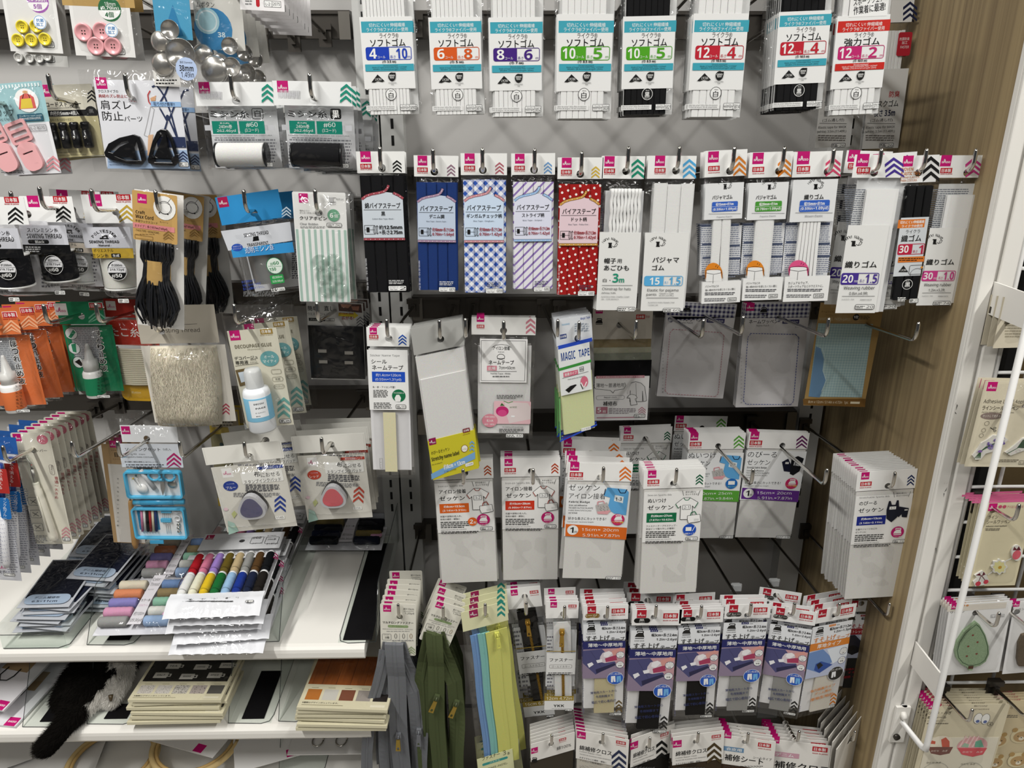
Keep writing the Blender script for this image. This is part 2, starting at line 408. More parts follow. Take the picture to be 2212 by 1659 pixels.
# ---------------------------------------------------------------- the fixture: panels, uprights, rails, shelves
def wood(N, L, b, v):
    mp = N.new('ShaderNodeMapping'); mp.inputs['Scale'].default_value = (1, 420, 1.6); L.new(v, mp.inputs[0])
    n = N.new('ShaderNodeTexNoise'); n.inputs['Scale'].default_value = 1; n.inputs['Detail'].default_value = 4; n.inputs['Distortion'].default_value = .25; L.new(mp.outputs[0], n.inputs['Vector'])
    m2 = N.new('ShaderNodeMapping'); m2.inputs['Scale'].default_value = (1, 85, .5); L.new(v, m2.inputs[0])
    k = N.new('ShaderNodeTexNoise'); k.inputs['Scale'].default_value = 1; k.inputs['Detail'].default_value = 1; L.new(m2.outputs[0], k.inputs['Vector'])
    mx = N.new('ShaderNodeMath'); mx.operation = 'MULTIPLY_ADD'; mx.inputs[1].default_value = .6; L.new(n.outputs['Fac'], mx.inputs[0]); L.new(k.outputs['Fac'], mx.inputs[2])
    r = N.new('ShaderNodeValToRGB'); L.new(mx.outputs[0], r.inputs[0]); e = r.color_ramp.elements
    e[0].position = .45; e[0].color = lin('7d6b50') + (1,); e[1].position = 1.0; e[1].color = lin('a8946f') + (1,)
    L.new(r.outputs[0], b.inputs['Base Color']); b.inputs['Roughness'].default_value = .5
WOOD = tex_mat('wood_laminate', wood, 'p')
def painted(c, name, sc=300, d=.0002):
    def fn(N, L, b, v):
        n = N.new('ShaderNodeTexNoise'); n.inputs['Scale'].default_value = sc; L.new(v, n.inputs['Vector'])
        bp = N.new('ShaderNodeBump'); bp.inputs['Strength'].default_value = .25; bp.inputs['Distance'].default_value = d; L.new(n.outputs['Fac'], bp.inputs['Height']); L.new(bp.outputs[0], b.inputs['Normal'])
        b.inputs['Base Color'].default_value = lin(c) + (1,)
    return tex_mat(name, fn, 'r')
PANEL = painted('bdbbb8', 'panel_paint'); WHITE = painted('eeebe4', 'white_paint'); GREYW = painted('c9c9c6', 'upright_paint')
def bx(name, x0, x1, y0, y1, z0, z1, m, parent=None, bev=0):
    g = MB(); g.box(x0, x1, y0, y1, z0, z1, m); o = g.obj(name, parent)
    if bev:
        md = o.modifiers.new('bevel', 'BEVEL'); md.width = bev; md.segments = 3; md.limit_method = 'ANGLE'
    return o
struct(bx('floor', -3, 3, -3, 3, -.05, 0, painted('8f8a82', 'floor_vinyl')))
struct(bx('ceiling', -3, 3, -3, 3, 2.9, 2.95, painted('e8e8e6', 'ceiling_board')))
for x in (-1.15, 1.45): struct(bx('trim_1' if x < 0 else 'trim_2', x - .06, x + .06, -.95, .65, 2.875, 2.9, WHITE))
struct(bx('wall_back', -1.6, .705, 1.55, 1.57, 0.02, 2.1, PANEL))
struct(bx('wall_right', .705, .73, 1.10, 1.57, 0, 2.1, WOOD))
def upright(x, label, w_=.042):
    o = thing('slotted_upright', label, 'shelf upright', (x, 1.53, 0), 'slotted uprights')
    g = MB(); g.box(-w_ / 2, w_ / 2, -.02, .02, 0, 2.1, GREYW); g.obj('post', o)
    g = MB()
    for k in range(20, 66):
        z = .03 * k; g.box(-.0025, .0025, -.0206, -.0195, z, z + .018, mat('0c0c0c', 'p'))
    g.obj('slot_strip', o)
upright(-.195, 'pale slotted steel upright between the two shelf bays'); upright(-.238, 'slotted steel upright beside the shelves of the other bay', .036)
upright(.672, 'slotted steel upright in the corner by the wooden side panel', .05)
def rail(z, x0, x1, label):
    o = thing('hook_rail', label, 'rail', ((x0 + x1) / 2, 1.52, z), 'steel rails across the back panels')
    h = (x1 - x0) / 2; g = MB(); g.box(-h, h, -.009, .01, -.024, .022, STEEL); g.box(-h, h, -.014, -.009, .016, .022, STEEL); g.obj('bar', o)
    for s_ in (-1, 1):
        c = MB(); c.box(s_ * h - .02 if s_ > 0 else -h, s_ * h if s_ > 0 else -h + .02, -.016, -.014, -.026, .02, mat('86827b', 's')); c.obj('end_plate', o)
for z, nm in ((1.588, 'topmost'), (1.416, 'second'), (1.262, 'third'), (1.098, 'fourth'), (.871, 'fifth')):
    rail(z, -1.4, -.26, nm + ' steel hook rail down the bay with white shelves')
for z, nm in ((1.588, 'topmost'), (1.318, 'second'), (1.067, 'third'), (.814, 'fourth'), (.548, 'fifth'), (.258, 'lowest')):
    rail(z, -.172, .64, nm + ' steel hook rail down the bay beside the wood')
# white metal edge of the wooden side, and the wire rack beyond it
o = thing('edge_strip', 'white ridged metal edge strip covering the wooden side panel', 'edge strip', (.728, 1.09, 0))
g = MB(); g.box(-.024, .026, -.0, .012, 0, 2.1, WHITE); g.box(-.024, -.004, -.006, 0, 0, 2.1, WHITE); g.box(.002, .026, -.006, 0, 0, 2.1, WHITE); ob = g.obj('profile', o)
md = ob.modifiers.new('b', 'BEVEL'); md.width = .002; md.segments = 2
# scuffs where the paint has chipped
g = MB()
for (px, py) in ((2062, 875), (2064, 893), (2058, 905), (2066, 880), (2040, 1045), (2043, 1058), (2046, 1040), (2038, 1068), (2020, 1190)):
    p = at(px, py, 1.084); rnd = random.Random(px * py)
    g.poly([(p.x - .728 + rnd.uniform(-.002, .002), p.z + rnd.uniform(-.006, .006)) for _ in range(3)], -.0062, mat('6b6a66', 'p'))
g.obj('paint_chip', o)
RODW = painted('f0efec', 'wire_coating')
def wires():
    o = thing('wire_grid', 'white wire grid panel of thin bars behind patch cards', 'wire grid', (.74, 1.093, 0))
    g = MB(); g.tube([(.021, 0, .3), (.021, 0, 2.0)], .0048, RODW, 10); g.obj('side_rod', o)
    g = MB()
    for py in (805, 1052, 1128, 1203, 1275, 1343, 1410, 1476, 1538, 1599, 1665, 730, 655, 580, 880, 965): z = at(2150 - (py - 640) * .213, py, 1.093).z; g.tube([(.021, 0, z), (.55, 0, z)], .0028, RODW, 8)
    for k in range(1, 8): g.tube([(.075 * k, .005, .3), (.075 * k, .005, 2.0)], .0028, RODW, 8)
    g.obj('bar_mesh', o)
    b = thing('guard_frame', 'white bent wire guard frame standing out before the grid', 'guard frame', (.727, 1.0, 0))
    zb, zt = .41, 1.19
    q = at(1955, 1555, 1.085)
    g = MB(); g.tube([(.002, .083, q.z + .035), (.002, .083, q.z - .0), (0, .008, zb + .001), (0, 0, zb + .006), (0, 0, zb + .02), (0, 0, zt + .8)], .005, RODW, 10); g.obj('bent_rod', b)
    for z in (at(2015, 1450, 1.04).z, at(2190, 660, 1.04).z):
        g = MB(); g.box(-.0015, .0015, .0, .088, z - .024, z + .024, WHITE); g.obj('side_plate', b)
    g = MB(); zz = q.z + .005; g.box(-.014, .012, .078, .0835, zz - .05, zz + .03, WHITE); g.lathe([(.006, 0), (.006, .004), (.003, .005)], (-.004, .074, zz - .036), STEEL, 'y', 12); g.tube([(-.004, .078, zz + .012), (.004, .078, zz + .012)], .008, WHITE, 10); g.obj('clamp', b)
    # what stands behind the grid
    struct(bx('wall_end', .74, 1.35, 1.22, 1.24, 0, 2.1, PANEL))
    xb = at(2117, 1020, 1.19).x
    o = thing('brown_board', 'dark brown board standing behind the wire grid', 'board', (xb, 1.19, 0)); g = MB(); g.box(.016, .6, 0, .02, 0, 2.0, mat('5a4a2e', 'p')); g.obj('panel', o)
    g = MB(); g.box(0, .016, 0, .02, 0, 2.0, mat('0d0c0b', 'p')); g.obj('black_edge', o)
wires()
# shelves
Z1, Z2, Z3 = .5405, .358, .165
def shelf(z, label, x1, yf=1.128):
    o = thing('shelf', label, 'shelf', (-.8, 1.3, z), 'white steel shelves')
    g = MB(); pr = [(yf + .012, 0), (yf + .005, -.0015), (yf + .001, -.006), (yf, -.012), (yf, -.022), (yf + .003, -.027), (yf + .012, -.028), (yf + .012, -.024), (1.505, -.024), (1.505, 0)]
    n = len(pr); vs = [(x, y - 1.3, zz) for x in (-.7, x1 + .8) for y, zz in pr]
    g.add(vs, [tuple(range(n)), tuple(range(2 * n - 1, n - 1, -1))] + [(i, (i + 1) % n, n + (i + 1) % n, n + i) for i in range(n)], WHITE)
    g.obj('board', o); return o
shelf(Z1, 'upper white shelf with thread packs and empty black mat', -.243); shelf(Z2, 'middle white shelf with the cat and stacks of cards', -.243); shelf(Z3, 'lowest white shelf with hoops and bag handles', -.243)
def divider(zs, X, yb, fl, label, h=.085, slope=.055, mate=None, dark=0, ye=1.5):
    """clear L-shaped divider: upright sheet at X from yb backwards, base flange fl wide"""
    o = thing('shelf_divider', label, 'divider', (X, yb, zs), 'clear acrylic dividers')
    g = MB(); L = ye - yb
    pts = [(0, 0), (L, 0), (L, h), (slope + .012, h), (slope + .004, h - .003), (slope, h - .012)]
    vs = [(x, a, b + .0012) for x in (-.0009, .0009) for a, b in pts]; n = len(pts)
    g.add(vs, [tuple(range(n)), tuple(range(2 * n - 1, n - 1, -1))] + [(i, (i + 1) % n, n + (i + 1) % n, n + i) for i in range(n)], ACRYL); g.obj('upright_sheet', o)
    e = MB(); e.tube([(0, 0, .0015), (0, slope, h - .012), (0, slope + .004, h - .003), (0, slope + .012, h), (0, L, h)], .0006, mat('35383a', 'g'), 5)
    s_ = 1 if fl > 0 else -1
    e.tube([(0, 0, .0015), (fl - s_ * .018, -.002, .0015), (fl - s_ * .004, .004, .0015), (fl, .02, .0015), (fl, L, .0015)], .0006, mat('35383a', 'g'), 5); e.obj('edge', o, label='thin dark sheet edge')
    g = MB(); g.box(min(0, fl), max(0, fl), .0, L, .0003, .0011, ACRYL); g.obj('base_flange', o)
    if mate:
        a, b, c, d = mate; g = MB(); g.box(a, b, c, d, .0012, .002, mat('131214', 'f')); g.obj('friction_mat', o, label='black friction mat on the flange')
    return o
# ---------------------------------------------------------------- right bay, top row: elastic packets
RA = (762, -110, 886, -110, 911, 246, 789, 246)
def ribs(mb, x0, x1, z0, z1, y, n, m, t=.0022, fan=0, rnd=None):
    """folded tape: n flat strips side by side, rounded edges"""
    rnd = rnd or random.Random(int(x0 * 1e5)); w_ = (x1 - x0) / n
    for i in range(n):
        a = x0 + w_ * i + w_ * .01; b = a + w_ * .98; dy = rnd.uniform(0, .0006); dz = rnd.uniform(-.0012, .0012); f = fan * (i - n / 2) / n
        pr = [(a, -t * .55), (a + w_ * .1, -t), (b - w_ * .1, -t * rnd.uniform(.9, 1)), (b, -t * .55)]
        vs = [(x + fx, y + yy - dy, z) for z, fx in ((z0, f), ((z0 + z1) / 2, 0), (z1 + dz, 0)) for x, yy in pr]
        mb.add(vs, [(r * 4 + k, r * 4 + k + 1, r * 4 + k + 5, r * 4 + k + 4) for r in (0, 1) for k in (0, 1, 2)] + [(8, 9, 10, 11), (0, 1, 2, 3)], m)
def weave_mat(name, h, s=(0, 0, 2600), amt=.25, dep=.0004):
    def fn(N, L, b, v):
        wv = N.new('ShaderNodeTexWave'); wv.bands_direction = 'Z' if s[2] else 'X'; wv.inputs['Scale'].default_value = (s[2] or s[0]) / 20; wv.inputs['Distortion'].default_value = .4; L.new(v, wv.inputs['Vector'])
        nz = N.new('ShaderNodeTexNoise'); nz.inputs['Scale'].default_value = 1200; L.new(v, nz.inputs['Vector'])
        mx = N.new('ShaderNodeMix'); mx.data_type = 'RGBA'; mx.blend_type = 'MULTIPLY'; mx.inputs[0].default_value = amt; mx.inputs[6].default_value = lin(h) + (1,); L.new(nz.outputs['Color'], mx.inputs[7]); L.new(mx.outputs[2], b.inputs['Base Color'])
        bp = N.new('ShaderNodeBump'); bp.inputs['Strength'].default_value = .5; bp.inputs['Distance'].default_value = dep; L.new(wv.outputs['Fac'], bp.inputs['Height']); L.new(bp.outputs[0], b.inputs['Normal'])
    return tex_mat(name, fn, 'f')
ELW = weave_mat('elastic_white', 'f3f3f1', (0, 0, 9000), .15, .00008); ELK = weave_mat('elastic_black', '1d1d1e', (0, 0, 7000), .25, .0001); ELV = weave_mat('elastic_ribbed', 'f3f3f1', (0, 0, 6000), .2, .0003)
def soft(q, hk, num, ln, mm, code, col, black=False, strong=False, label='', n=3, step=.006, kata='ソフトゴム', d=.006, yaw=0):
    p = Pack('elastic_packet', label, 'elastic packet', q, hk, d=d, ref=RA, short=label.replace('clear packet of ', ''), yaw=yaw)
    band = 'c8281f' if strong else '3fa3b6'
    p.card('header_card', -40, 'f1f1ee', [('D', 775, -98, 26), ('J', 775, -66, 26)], hole=True)
    g = MB(); x0, z0, x1, z1 = p.rect((790, 4, 882, 241)); ribs(g, x0 + .001, x1 - .001, z0, z1 + .002, .0015, {4: 12, 6: 10, 8: 9, 10: 7, 12: 6}[num], ELK if black else ELW)
    g.box(x0, x1, .0015, .006, z0, z1, ELK if black else ELW); g.obj('folded_elastic', p.root)
    p.card('backing_sheet', (787, -30, 897, 240), 'e6e6e4', y=.0075, th=.0006)
    L = [('r', 781, 47, 892, 69, band), ('t', '切れにくい! 伸縮繊維', 797, 50, 875, 58, 'w'), ('t', 'ライクラ®ファイバー使用', 792, 60, 881, 68, 'w'),
         ('t', 'ライクラ®', 820, 72, 861, 82, 'k'), ('t', kata, 800, 84, 876, 100, 'k', 1)]
    L += [('r', 791, 103, 841, 128, col, 4), ('r', 832, 103, 841, 128, col), ('o', 791, 103, 889, 128, col, 4), ('t', str(num), 798 if num < 10 else 794, 106, 814 if num < 10 else 820, 126, 'w', 1), ('t', 'コール', 816 if num < 10 else 821, 121, 833 if num < 10 else 838, 126, 'w'),
          ('t', '長さ', 843, 120, 855, 126, col), ('t', str(ln), 856, 105, 880 if ln > 9 else 874, 126, col, 1), ('t', 'm', 881, 121, 887, 125, col), ('t', '(巾 %s ㎜)' % mm, 826, 130, 856, 137, 'k', 1),
          ('r', 789, 139, 895, 153, band), ('t', 'Shred-resistant!', 828, 140, 860, 143.5, 'w' if strong else '1f3a40'), ('t', 'Made of Super-stretchable Fiber "LYCRA®"', 804, 144, 880, 147.7, 'w' if strong else '1f3a40'), ('t', 'Width (%smm)/Length (%sm)' % (mm, ln), 806, 148, 878, 151.8, 'w' if strong else '1f3a40'),
          ('p', (803, 178, 816, 161, 831, 175, 826, 177, 816, 175, 810, 178), 'k'), ('t', 'LYCRA', 811, 169, 825, 174, 'w'), ('c', 847, 166, 8, 9, 'k'), ('p', (847, 157, 855, 157, 855, 166), 'k'), ('t', 'OEKO', 841, 161.5, 853, 165, 'w', 1), ('t', 'TEX®', 842, 166, 852, 169.5, 'w', 1), ('t', 'STANDARD', 839, 178, 857, 180.5, 'k'), ('t', '100', 845, 181.5, 851, 184, 'k')]
    p.card('printed_sleeve', (782, 43, 894, 187), 'f0f0ee', L, y=-.0012, th=.0003, k='g')
    c = ('w' if black else 'k')
    s2 = [('c', 845, 204, 12, 12.5, 'k' if black else 'f0f0ee'), ('C', 845, 204, 11.5, 12, c, 1), ('t', '黒' if black else '白', 839.5, 200, 850.5, 211, c, 1), ('t', 'Black' if black else 'White', 841, 195, 849, 197.5, c), ('t', 'PRETO' if black else 'BRANCO', 839.5, 212, 850.5, 214, c),
          ('r', 791, 228, 858, 238, 'ececea'), ('t', 'Difícil de cortar! Utiliza fibra de elastano', 793, 229, 853, 232.5, 'k'), ('t', '%smm de largura / %sm de comprimento' % (mm, ln), 793, 233.5, 853, 237, 'k'),
          ('r', 865, 226, 899, 238, 'f4f4f2'), ('o', 865, 226, 899, 238, 'k', 0, .7), ('t', 'ゴムひも', 868, 227, 881, 231, 'k'), ('t', 'Elastic tape', 867, 233, 882, 236.5, 'k'), ('l', (884, 226, 884, 238), .7, 'k'), ('l', (865, 232, 884, 232), .7, 'k'), ('t', code, 885.5, 228.5, 898, 236, 'k')]
    g = MB(); draw(g, s2, p.P, p.S, -.0016); g.obj('film_print', p.root)
    if strong:
        p.card('slanted_sticker', (799, -12, 880, 34), 'f3f3f1', [('t', 'スポーツウェア・', 805, -6, 875, 8, 'k', 1, 6), ('t', '作業着に最適!', 808, 12, 875, 28, 'k', 1, 6)], y=-.0014, th=.0003)
    p.film(-38, t=.005, y=.0085)
    p.stack(n, step, .8)
    return p
WH, BK = 'clear packet of white elastic ', 'clear packet of black elastic '
for a in (
    ((762, -110, 886, -110, 911, 246, 789, 246), 832, 4, 10, '3.5', '5890', '1a3fb4', 0, WH + 'with a royal blue number box', 1, .006),
    ((914, -110, 1040, -110, 1052, 247, 933, 247), 977, 6, 8, '5', '5876', 'd8591c', 0, WH + 'with an orange number box', 1, .006),
    ((1048, -110, 1178, -110, 1178, 250, 1058, 250), 1112, 8, 6, '7', '5852', '43207c', 0, WH + 'with a purple number box', 2, .007),
    ((1204, -110, 1336, -110, 1327, 246, 1196, 246), 1270, 10, 5, '8.5', '5838', '4fa31f', 0, WH + 'with a green number box', 3, .007),
    ((1346, -110, 1472, -110, 1459, 245, 1338, 245), 1410, 10, 5, '8.5', '5821', '4fa31f', 1, BK + 'with a green number box', 4, .009),
    ((1508, -110, 1634, -110, 1610, 243, 1477, 243), 1570, 12, 4, '10.5', '5814', 'bf2032', 0, WH + 'with a red number box', 4, .008),
    ((1690, -130, 1812, -130, 1787, 240, 1664, 238), 1752, 12, 4, '10.5', '5807', 'bf2032', 1, BK + 'with a red number box', 7, .008),
):
    q, hx, num, ln, mm, code, col, blk, lab, n, st = a
    hk = Hook(hx, -150, label='chrome hook out of sight above the ' + lab.replace('clear packet of ', ''))
    soft(q, hk, num, ln, mm, code, col, bool(blk), False, lab, n, st)
hk = Hook(1880, -150, label='chrome hook out of sight above the strong elastic with red bands')
soft((1816, -110, 1945, -110, 1907, 243, 1788, 243), hk, 12, 2, '10.5', '3717', 'c2256e', False, True, 'clear packet of strong elastic with red bands and magenta box', 2, .007, '強力ゴム')
# mask elastic further back
def mask(q, hk, d, label, n):
    p = Pack('mask_elastic_packet', label, 'elastic packet', q, hk, d=d, ref=(1885, -60, 1975, -60, 1930, 320, 1852, 320))
    p.card('header_card', 48, 'ecebe8', [('V', 1944, 2, 1974, 45, '1c2344', 3), ('D', 1895, -50, 22)], hole=True)
    p.card('folded_label', (1868, 153, 1948, 316), 'dcdbd8', [('t', '防臭', 1916, 195, 1939, 208, 'r', 1), ('t', 'マスクゴム', 1880, 215, 1937, 229, 'k', 1), ('t', '長さ 3.5m', 1884, 235, 1930, 250, '1c2344', 1), ('t', '(ゴム通し付)', 1876, 254, 1925, 262, 'k'), ('l', (1870, 265, 1930, 265), .8, 'k'), ('t', 'Elastic tape for MASK', 1867, 270, 1930, 277, 'k'), ('t', '(white) 3.5m (11.48ft.)', 1864, 279, 1930, 286, 'k'), ('g', 1867, 289, 1928, 303, 3, '77736f'), ('N', 1896, 307, 1927, 316, '26')], y=-.001)
    p.card('red_sticker', (1932, 71, 1961, 117), 'b51f30', [('t', '抗菌防臭', 1936, 80, 1957, 86, 'w'), ('t', '加工', 1941, 88, 1953, 94, 'w'), ('t', 'FASTER', 1938, 98, 1956, 103, 'w')], y=-.0022, rad=4)
    g = MB(); x0, z0, x1, z1 = p.rect((1880, 70, 1945, 160)); ribs(g, x0, x1, z0, z1, .002, 9, ELW); g.obj('elastic_bundle', p.root)
    p.film(50, t=.004, y=.006); p.stack(n, .01)
hk1 = Hook(1895, -75, label='chrome hook holding the mask elastic nearest the wooden side'); hk2 = Hook(1790, -75, label='chrome hook holding the mask elastic below the red number packets')
mask((1893, -60, 1983, -60, 1932, 322, 1852, 322), hk1, .25, 'greyish mask elastic packet nearest the wooden side', 1)
mask((1785, -60, 1872, -60, 1828, 322, 1750, 322), hk2, .27, 'greyish mask elastic packet peeping below the black elastic', 0)
# ---------------------------------------------------------------- right bay, second row: bias tapes and flat elastics
def pattern(name, base, fn):
    def f(N, L, b, v):
        def val(x):
            return x
        def M(op, a, c=None):
            n = N.new('ShaderNodeMath'); n.operation = op
            for i, q in enumerate((a, c)):
                if q is None: continue
                if isinstance(q, (int, float)): n.inputs[i].default_value = q
                else: L.new(q, n.inputs[i])
            return n.outputs[0]
        sp = N.new('ShaderNodeSeparateXYZ'); L.new(v, sp.inputs[0])
        x, z = sp.outputs[0], sp.outputs[2]
        def mixc(fac, a, c):
            mx = N.new('ShaderNodeMix'); mx.data_type = 'RGBA'; L.new(fac, mx.inputs[0]) if not isinstance(fac, (int, float)) else None
            for i, q in ((6, a), (7, c)):
                if isinstance(q, str): mx.inputs[i].default_value = lin(q) + (1,)
                else: L.new(q, mx.inputs[i])
            return mx.outputs[2]
        L.new(fn(M, mixc, x, z), b.inputs['Base Color'])
    return tex_mat(name, f, 'f')
def _stripe(M, c, p, d): return M('LESS_THAN', M('FRACT', M('DIVIDE', c, p)), d)
def gingham(M, mixc, x, z):
    a, b = M('ADD', x, z), M('SUBTRACT', x, z); s1, s2 = _stripe(M, a, .0148, .5), _stripe(M, b, .0148, .5)
    return mixc(M('MULTIPLY', M('ADD', s1, s2), .5), 'f0f1f3', '3559b0')
def stripes(M, mixc, x, z): return mixc(_stripe(M, M('SUBTRACT', x, z), .0128, .3), 'e9e8ec', '8d74b4')
def dots(M, mixc, x, z):
    p = .0098; a, b = M('DIVIDE', M('ADD', x, M('MULTIPLY', z, .35)), p), M('DIVIDE', M('SUBTRACT', z, M('MULTIPLY', x, .35)), p)
    fx, fz = M('SUBTRACT', M('FRACT', a), .5), M('SUBTRACT', M('FRACT', b), .5)
    return mixc(M('LESS_THAN', M('ADD', M('MULTIPLY', fx, fx), M('MULTIPLY', fz, fz)), .036), 'a3201f', 'f2ece6')
def checks(M, mixc, x, z):
    p = .0078; return mixc(M('MULTIPLY', M('ADD', _stripe(M, x, p, .5), _stripe(M, z, p, .5)), .5), 'dcdde2', '3c3a63')
def checks2(M, mixc, x, z):
    p = .005; return mixc(M('MULTIPLY', M('ADD', _stripe(M, x, p, .5), _stripe(M, z, p, .5)), .5), 'b9d0cf', '9dbcc2')
def gstripes(M, mixc, x, z): return mixc(_stripe(M, x, .0088, .45), 'eeeeec', 'a9c4b8')
GING, STRI, DOTS = pattern('gingham_cotton', '', gingham), pattern('striped_cotton', '', stripes), pattern('dotted_cotton', '', dots)
NAVCH, BLUCH, GRST = pattern('navy_check_print', '', checks), pattern('blue_check_print', '', checks2), pattern('green_stripe_print', '', gstripes)
DENIM = mat('263f7c', 'f'); BLKC = mat('1b1b1d', 'f')
def head(x, yy, x1, dq=25, V=None, vc='k', J=True, dc='m'):
    L = [('D', x, yy, dq, dc)]
    if J: L.append(('J', x - 1, yy + dq + 5, dq + 2))
    if V: L.append(('V',) + V + (vc,))
    return L
RB = (995, 331, 1095, 331, 1095, 636, 1000, 636)
def bias(q, hk, fab, tape, title, sub, en, size, win, vc, code, label, n, red='9b1c28', x=0):
    p = Pack('bias_tape_packet', label, 'bias tape packet', q, hk, ref=RB, short=label.replace(' packet', ''))
    p.card('header_card', 378, 'f0f0ed', head(1004, 332, 1095, 21, (1070, 350, 1088, 377), vc), hole=True)
    g = MB(); x0, z0, x1, z1 = p.rect((1002, 392, 1093, 634))
    ribs(g, x0, x1, z0, z1, .001, 4, fab, t=.0035); g.box(x0, x1, .001, .004, z0, z1, fab); g.obj('folded_tape', p.root)
    arch = [(1003, 523), (1003, 434), (1012, 427), (1024, 423), (1040, 420), (1056, 419), (1070, 421), (1082, 427), (1088, 433), (1088, 523)]
    D = 'k'
    L = [('p', [c for a in arch for c in a], win),
         ('l', (1003, 434, 1012, 427, 1024, 423, 1040, 420, 1051, 417, 1057, 411, 1060, 403), 6, D), ('l', (1003, 434, 1012, 427, 1024, 423, 1040, 420, 1051, 417, 1057, 411, 1060, 404), 4.6, tape),
         ('l', (1068, 420, 1080, 426, 1089, 433), 6, D), ('l', (1069, 420.5, 1080, 426, 1089, 433), 4.6, tape), ('r', 1003, 517.5, 1089, 523.5, D), ('r', 1003, 518.3, 1089, 522.7, tape),
         ('t', title, 1009, 442, 1082, 454, 'k', 1), ('l', (1006, 457, 1084, 457), .7, 'k'), ('t', sub, (1046 - len(sub) * 4.2), 461, (1046 + len(sub) * 4.2), 470, 'k', 1), ('t', en, 1023, 475, 1069, 479, '5c6570'),
         ('o', 1006, 491, 1027, 509, 'k', 0, .7), ('l', (1006, 500, 1027, 500), .6, 'k'), ('C', 1027, 500, 3, 9, 'k', .7), ('r', 1010, 495, 1016, 505, 'k'), ('l', (1032, 491, 1032, 509), .8, 'k'), ('l', (1029.5, 494, 1032, 490.5, 1034.5, 494), .8, 'k'), ('l', (1029.5, 506, 1032, 509.5, 1034.5, 506), .8, 'k'),
         ('t', size[0], 1036, 490, 1084, 499, red if red != 'k' else 'k', 1), ('t', size[1], 1036, 501, 1084, 510, red, 1)]
    for i in range(9): L.append(('c', 1008 + i * 9.5, 520.5, .8, .8, 'f4efe9'))
    for i, (a, b) in enumerate(((1009, 429), (1018, 425), (1029, 422), (1040, 420), (1050, 417), (1058, 409), (1074, 423), (1083, 428))): L.append(('c', a, b, .8, .8, 'f4efe9'))
    L += [('r', 1049, 621, 1087, 632, 'f4f4f2', 2), ('o', 1049, 621, 1087, 632, 'k', 2, .7), ('t', 'バイアステープ', 1051, 622, 1070, 626, 'k'), ('t', 'Bias Tape', 1053, 627, 1068, 631, 'k'), ('t', code, 1073, 623, 1086, 630, 'k'),
          ('g', 1051, 608, 1085, 618, 3, 'd9d9d9' if 'black' in label or 'denim' in label else '3d3d52'), ('t', 'Fita de viés - tira de tecido', 1004, 562, 1008, 630, 'dcdce0' if fab in (BLKC, DENIM, DOTS) else '8d8da6', 0, 90)]
    g = MB(); draw(g, L, p.P, p.S, -.0042); g.obj('film_print', p.root)
    p.film(378, t=.0055, y=.005); p.stack(n, .0075, .7); return p
HB = [Hook(*a, label='chrome hook carrying the ' + l) for a, l in (((820, 316), 'black cotton bias tape'), ((935, 320), 'denim bias tape'), ((1042, 319), 'gingham bias tape'), ((1155, 320), 'striped bias tape'), ((1257, 326), 'red dotted bias tape'), ((1358, 316), 'chinstrap cord packets'), ((1468, 315), 'flat pajama elastic with light blue bar'), ((1587, 316), 'pajama elastic with blue box'), ((1695, 316), 'pajama elastic with green box'), ((1802, 320), 'woven elastic with pink disc'), ((1905, 320), 'woven elastic with purple bars'), ((2003, 320), 'black woven elastic'), ((2110, 320), 'wide woven elastic with magenta bar'))]
bias((767, 327, 874, 327, 887, 631, 791, 630), HB[0], BLKC, 'a34a55', '綿バイアステープ', '黒', 'Cotton Bias Tape -Black -', ('約12.5mm', '×長さ2.75m'), 'cfd7df', 'k', '2', 'black cotton bias tape packet with pink trim', 3, 'k')
bias((892, 336, 992, 336, 990, 633, 903, 632), HB[1], DENIM, 'a98aa3', 'バイアステープ', 'デニム調', 'Bias Tape - Denim Style -', ('約18mm×長さ1.5m', '0.70in×1.64yd'), 'c3d0e2', '8f6f80', '6876', 'dark blue denim bias tape packet', 1)
bias((995, 331, 1095, 331, 1095, 636, 1000, 636), HB[2], GING, 'cf929a', 'バイアステープ', 'ギンガムチェック柄', 'Bias Tape - Gingham -', ('約18mm×長さ1.3m', '0.70in×1.42yd'), 'cfe0f4', 'b0616c', '6890', 'blue gingham check bias tape packet', 2)
bias((1102, 331, 1201, 331, 1194, 632, 1108, 633), HB[3], STRI, '9cbfe6', 'バイアステープ', 'ストライプ柄', 'Bias Tape - Striped -', ('約18mm×長さ1.3m', '0.70in×1.42yd'), 'e0e2f2', '6f9ccc', '6882', 'lilac striped bias tape packet', 1)
bias((1205, 340, 1304, 340, 1291, 641, 1199, 642), HB[4], DOTS, 'cf9c4b', 'バイアステープ', 'ドット柄', 'Bias Tape - Polka Dot -', ('約18mm×長さ1.3m', '0.70in×1.42yd'), 'e8cfd6', 'd6b440', '6883', 'red polka dot bias tape packet', 1)
def handmade(x, y, c='k', s=1.0):
    """arched words over a thread reel"""
    out = []
    for i, ch in enumerate('Hand Made'):
        a = R(-52 + i * 13); r = 19 * s; cx, cy = x + r * math.sin(a), y + 15 * s - r * math.cos(a)
        if ch != ' ': out.append(('t', ch, cx - 2 * s, cy - 2.6 * s, cx + 2 * s, cy + 2.6 * s, c, 0, -math.degrees(a)))
    return out + [('r', x - 4 * s, y + 5 * s, x + 4 * s, y + 7 * s, c), ('r', x - 3 * s, y + 7 * s, x + 3 * s, y + 14 * s, c), ('r', x - 4 * s, y + 14 * s, x + 4 * s, y + 16 * s, c), ('l', (x + 4 * s, y + 12 * s, x + 8 * s, y + 14 * s, x + 13 * s, y + 13 * s, x + 16 * s, y + 8 * s, x + 13 * s, y + 6 * s, x + 8 * s, y + 15 * s), .8, c)]
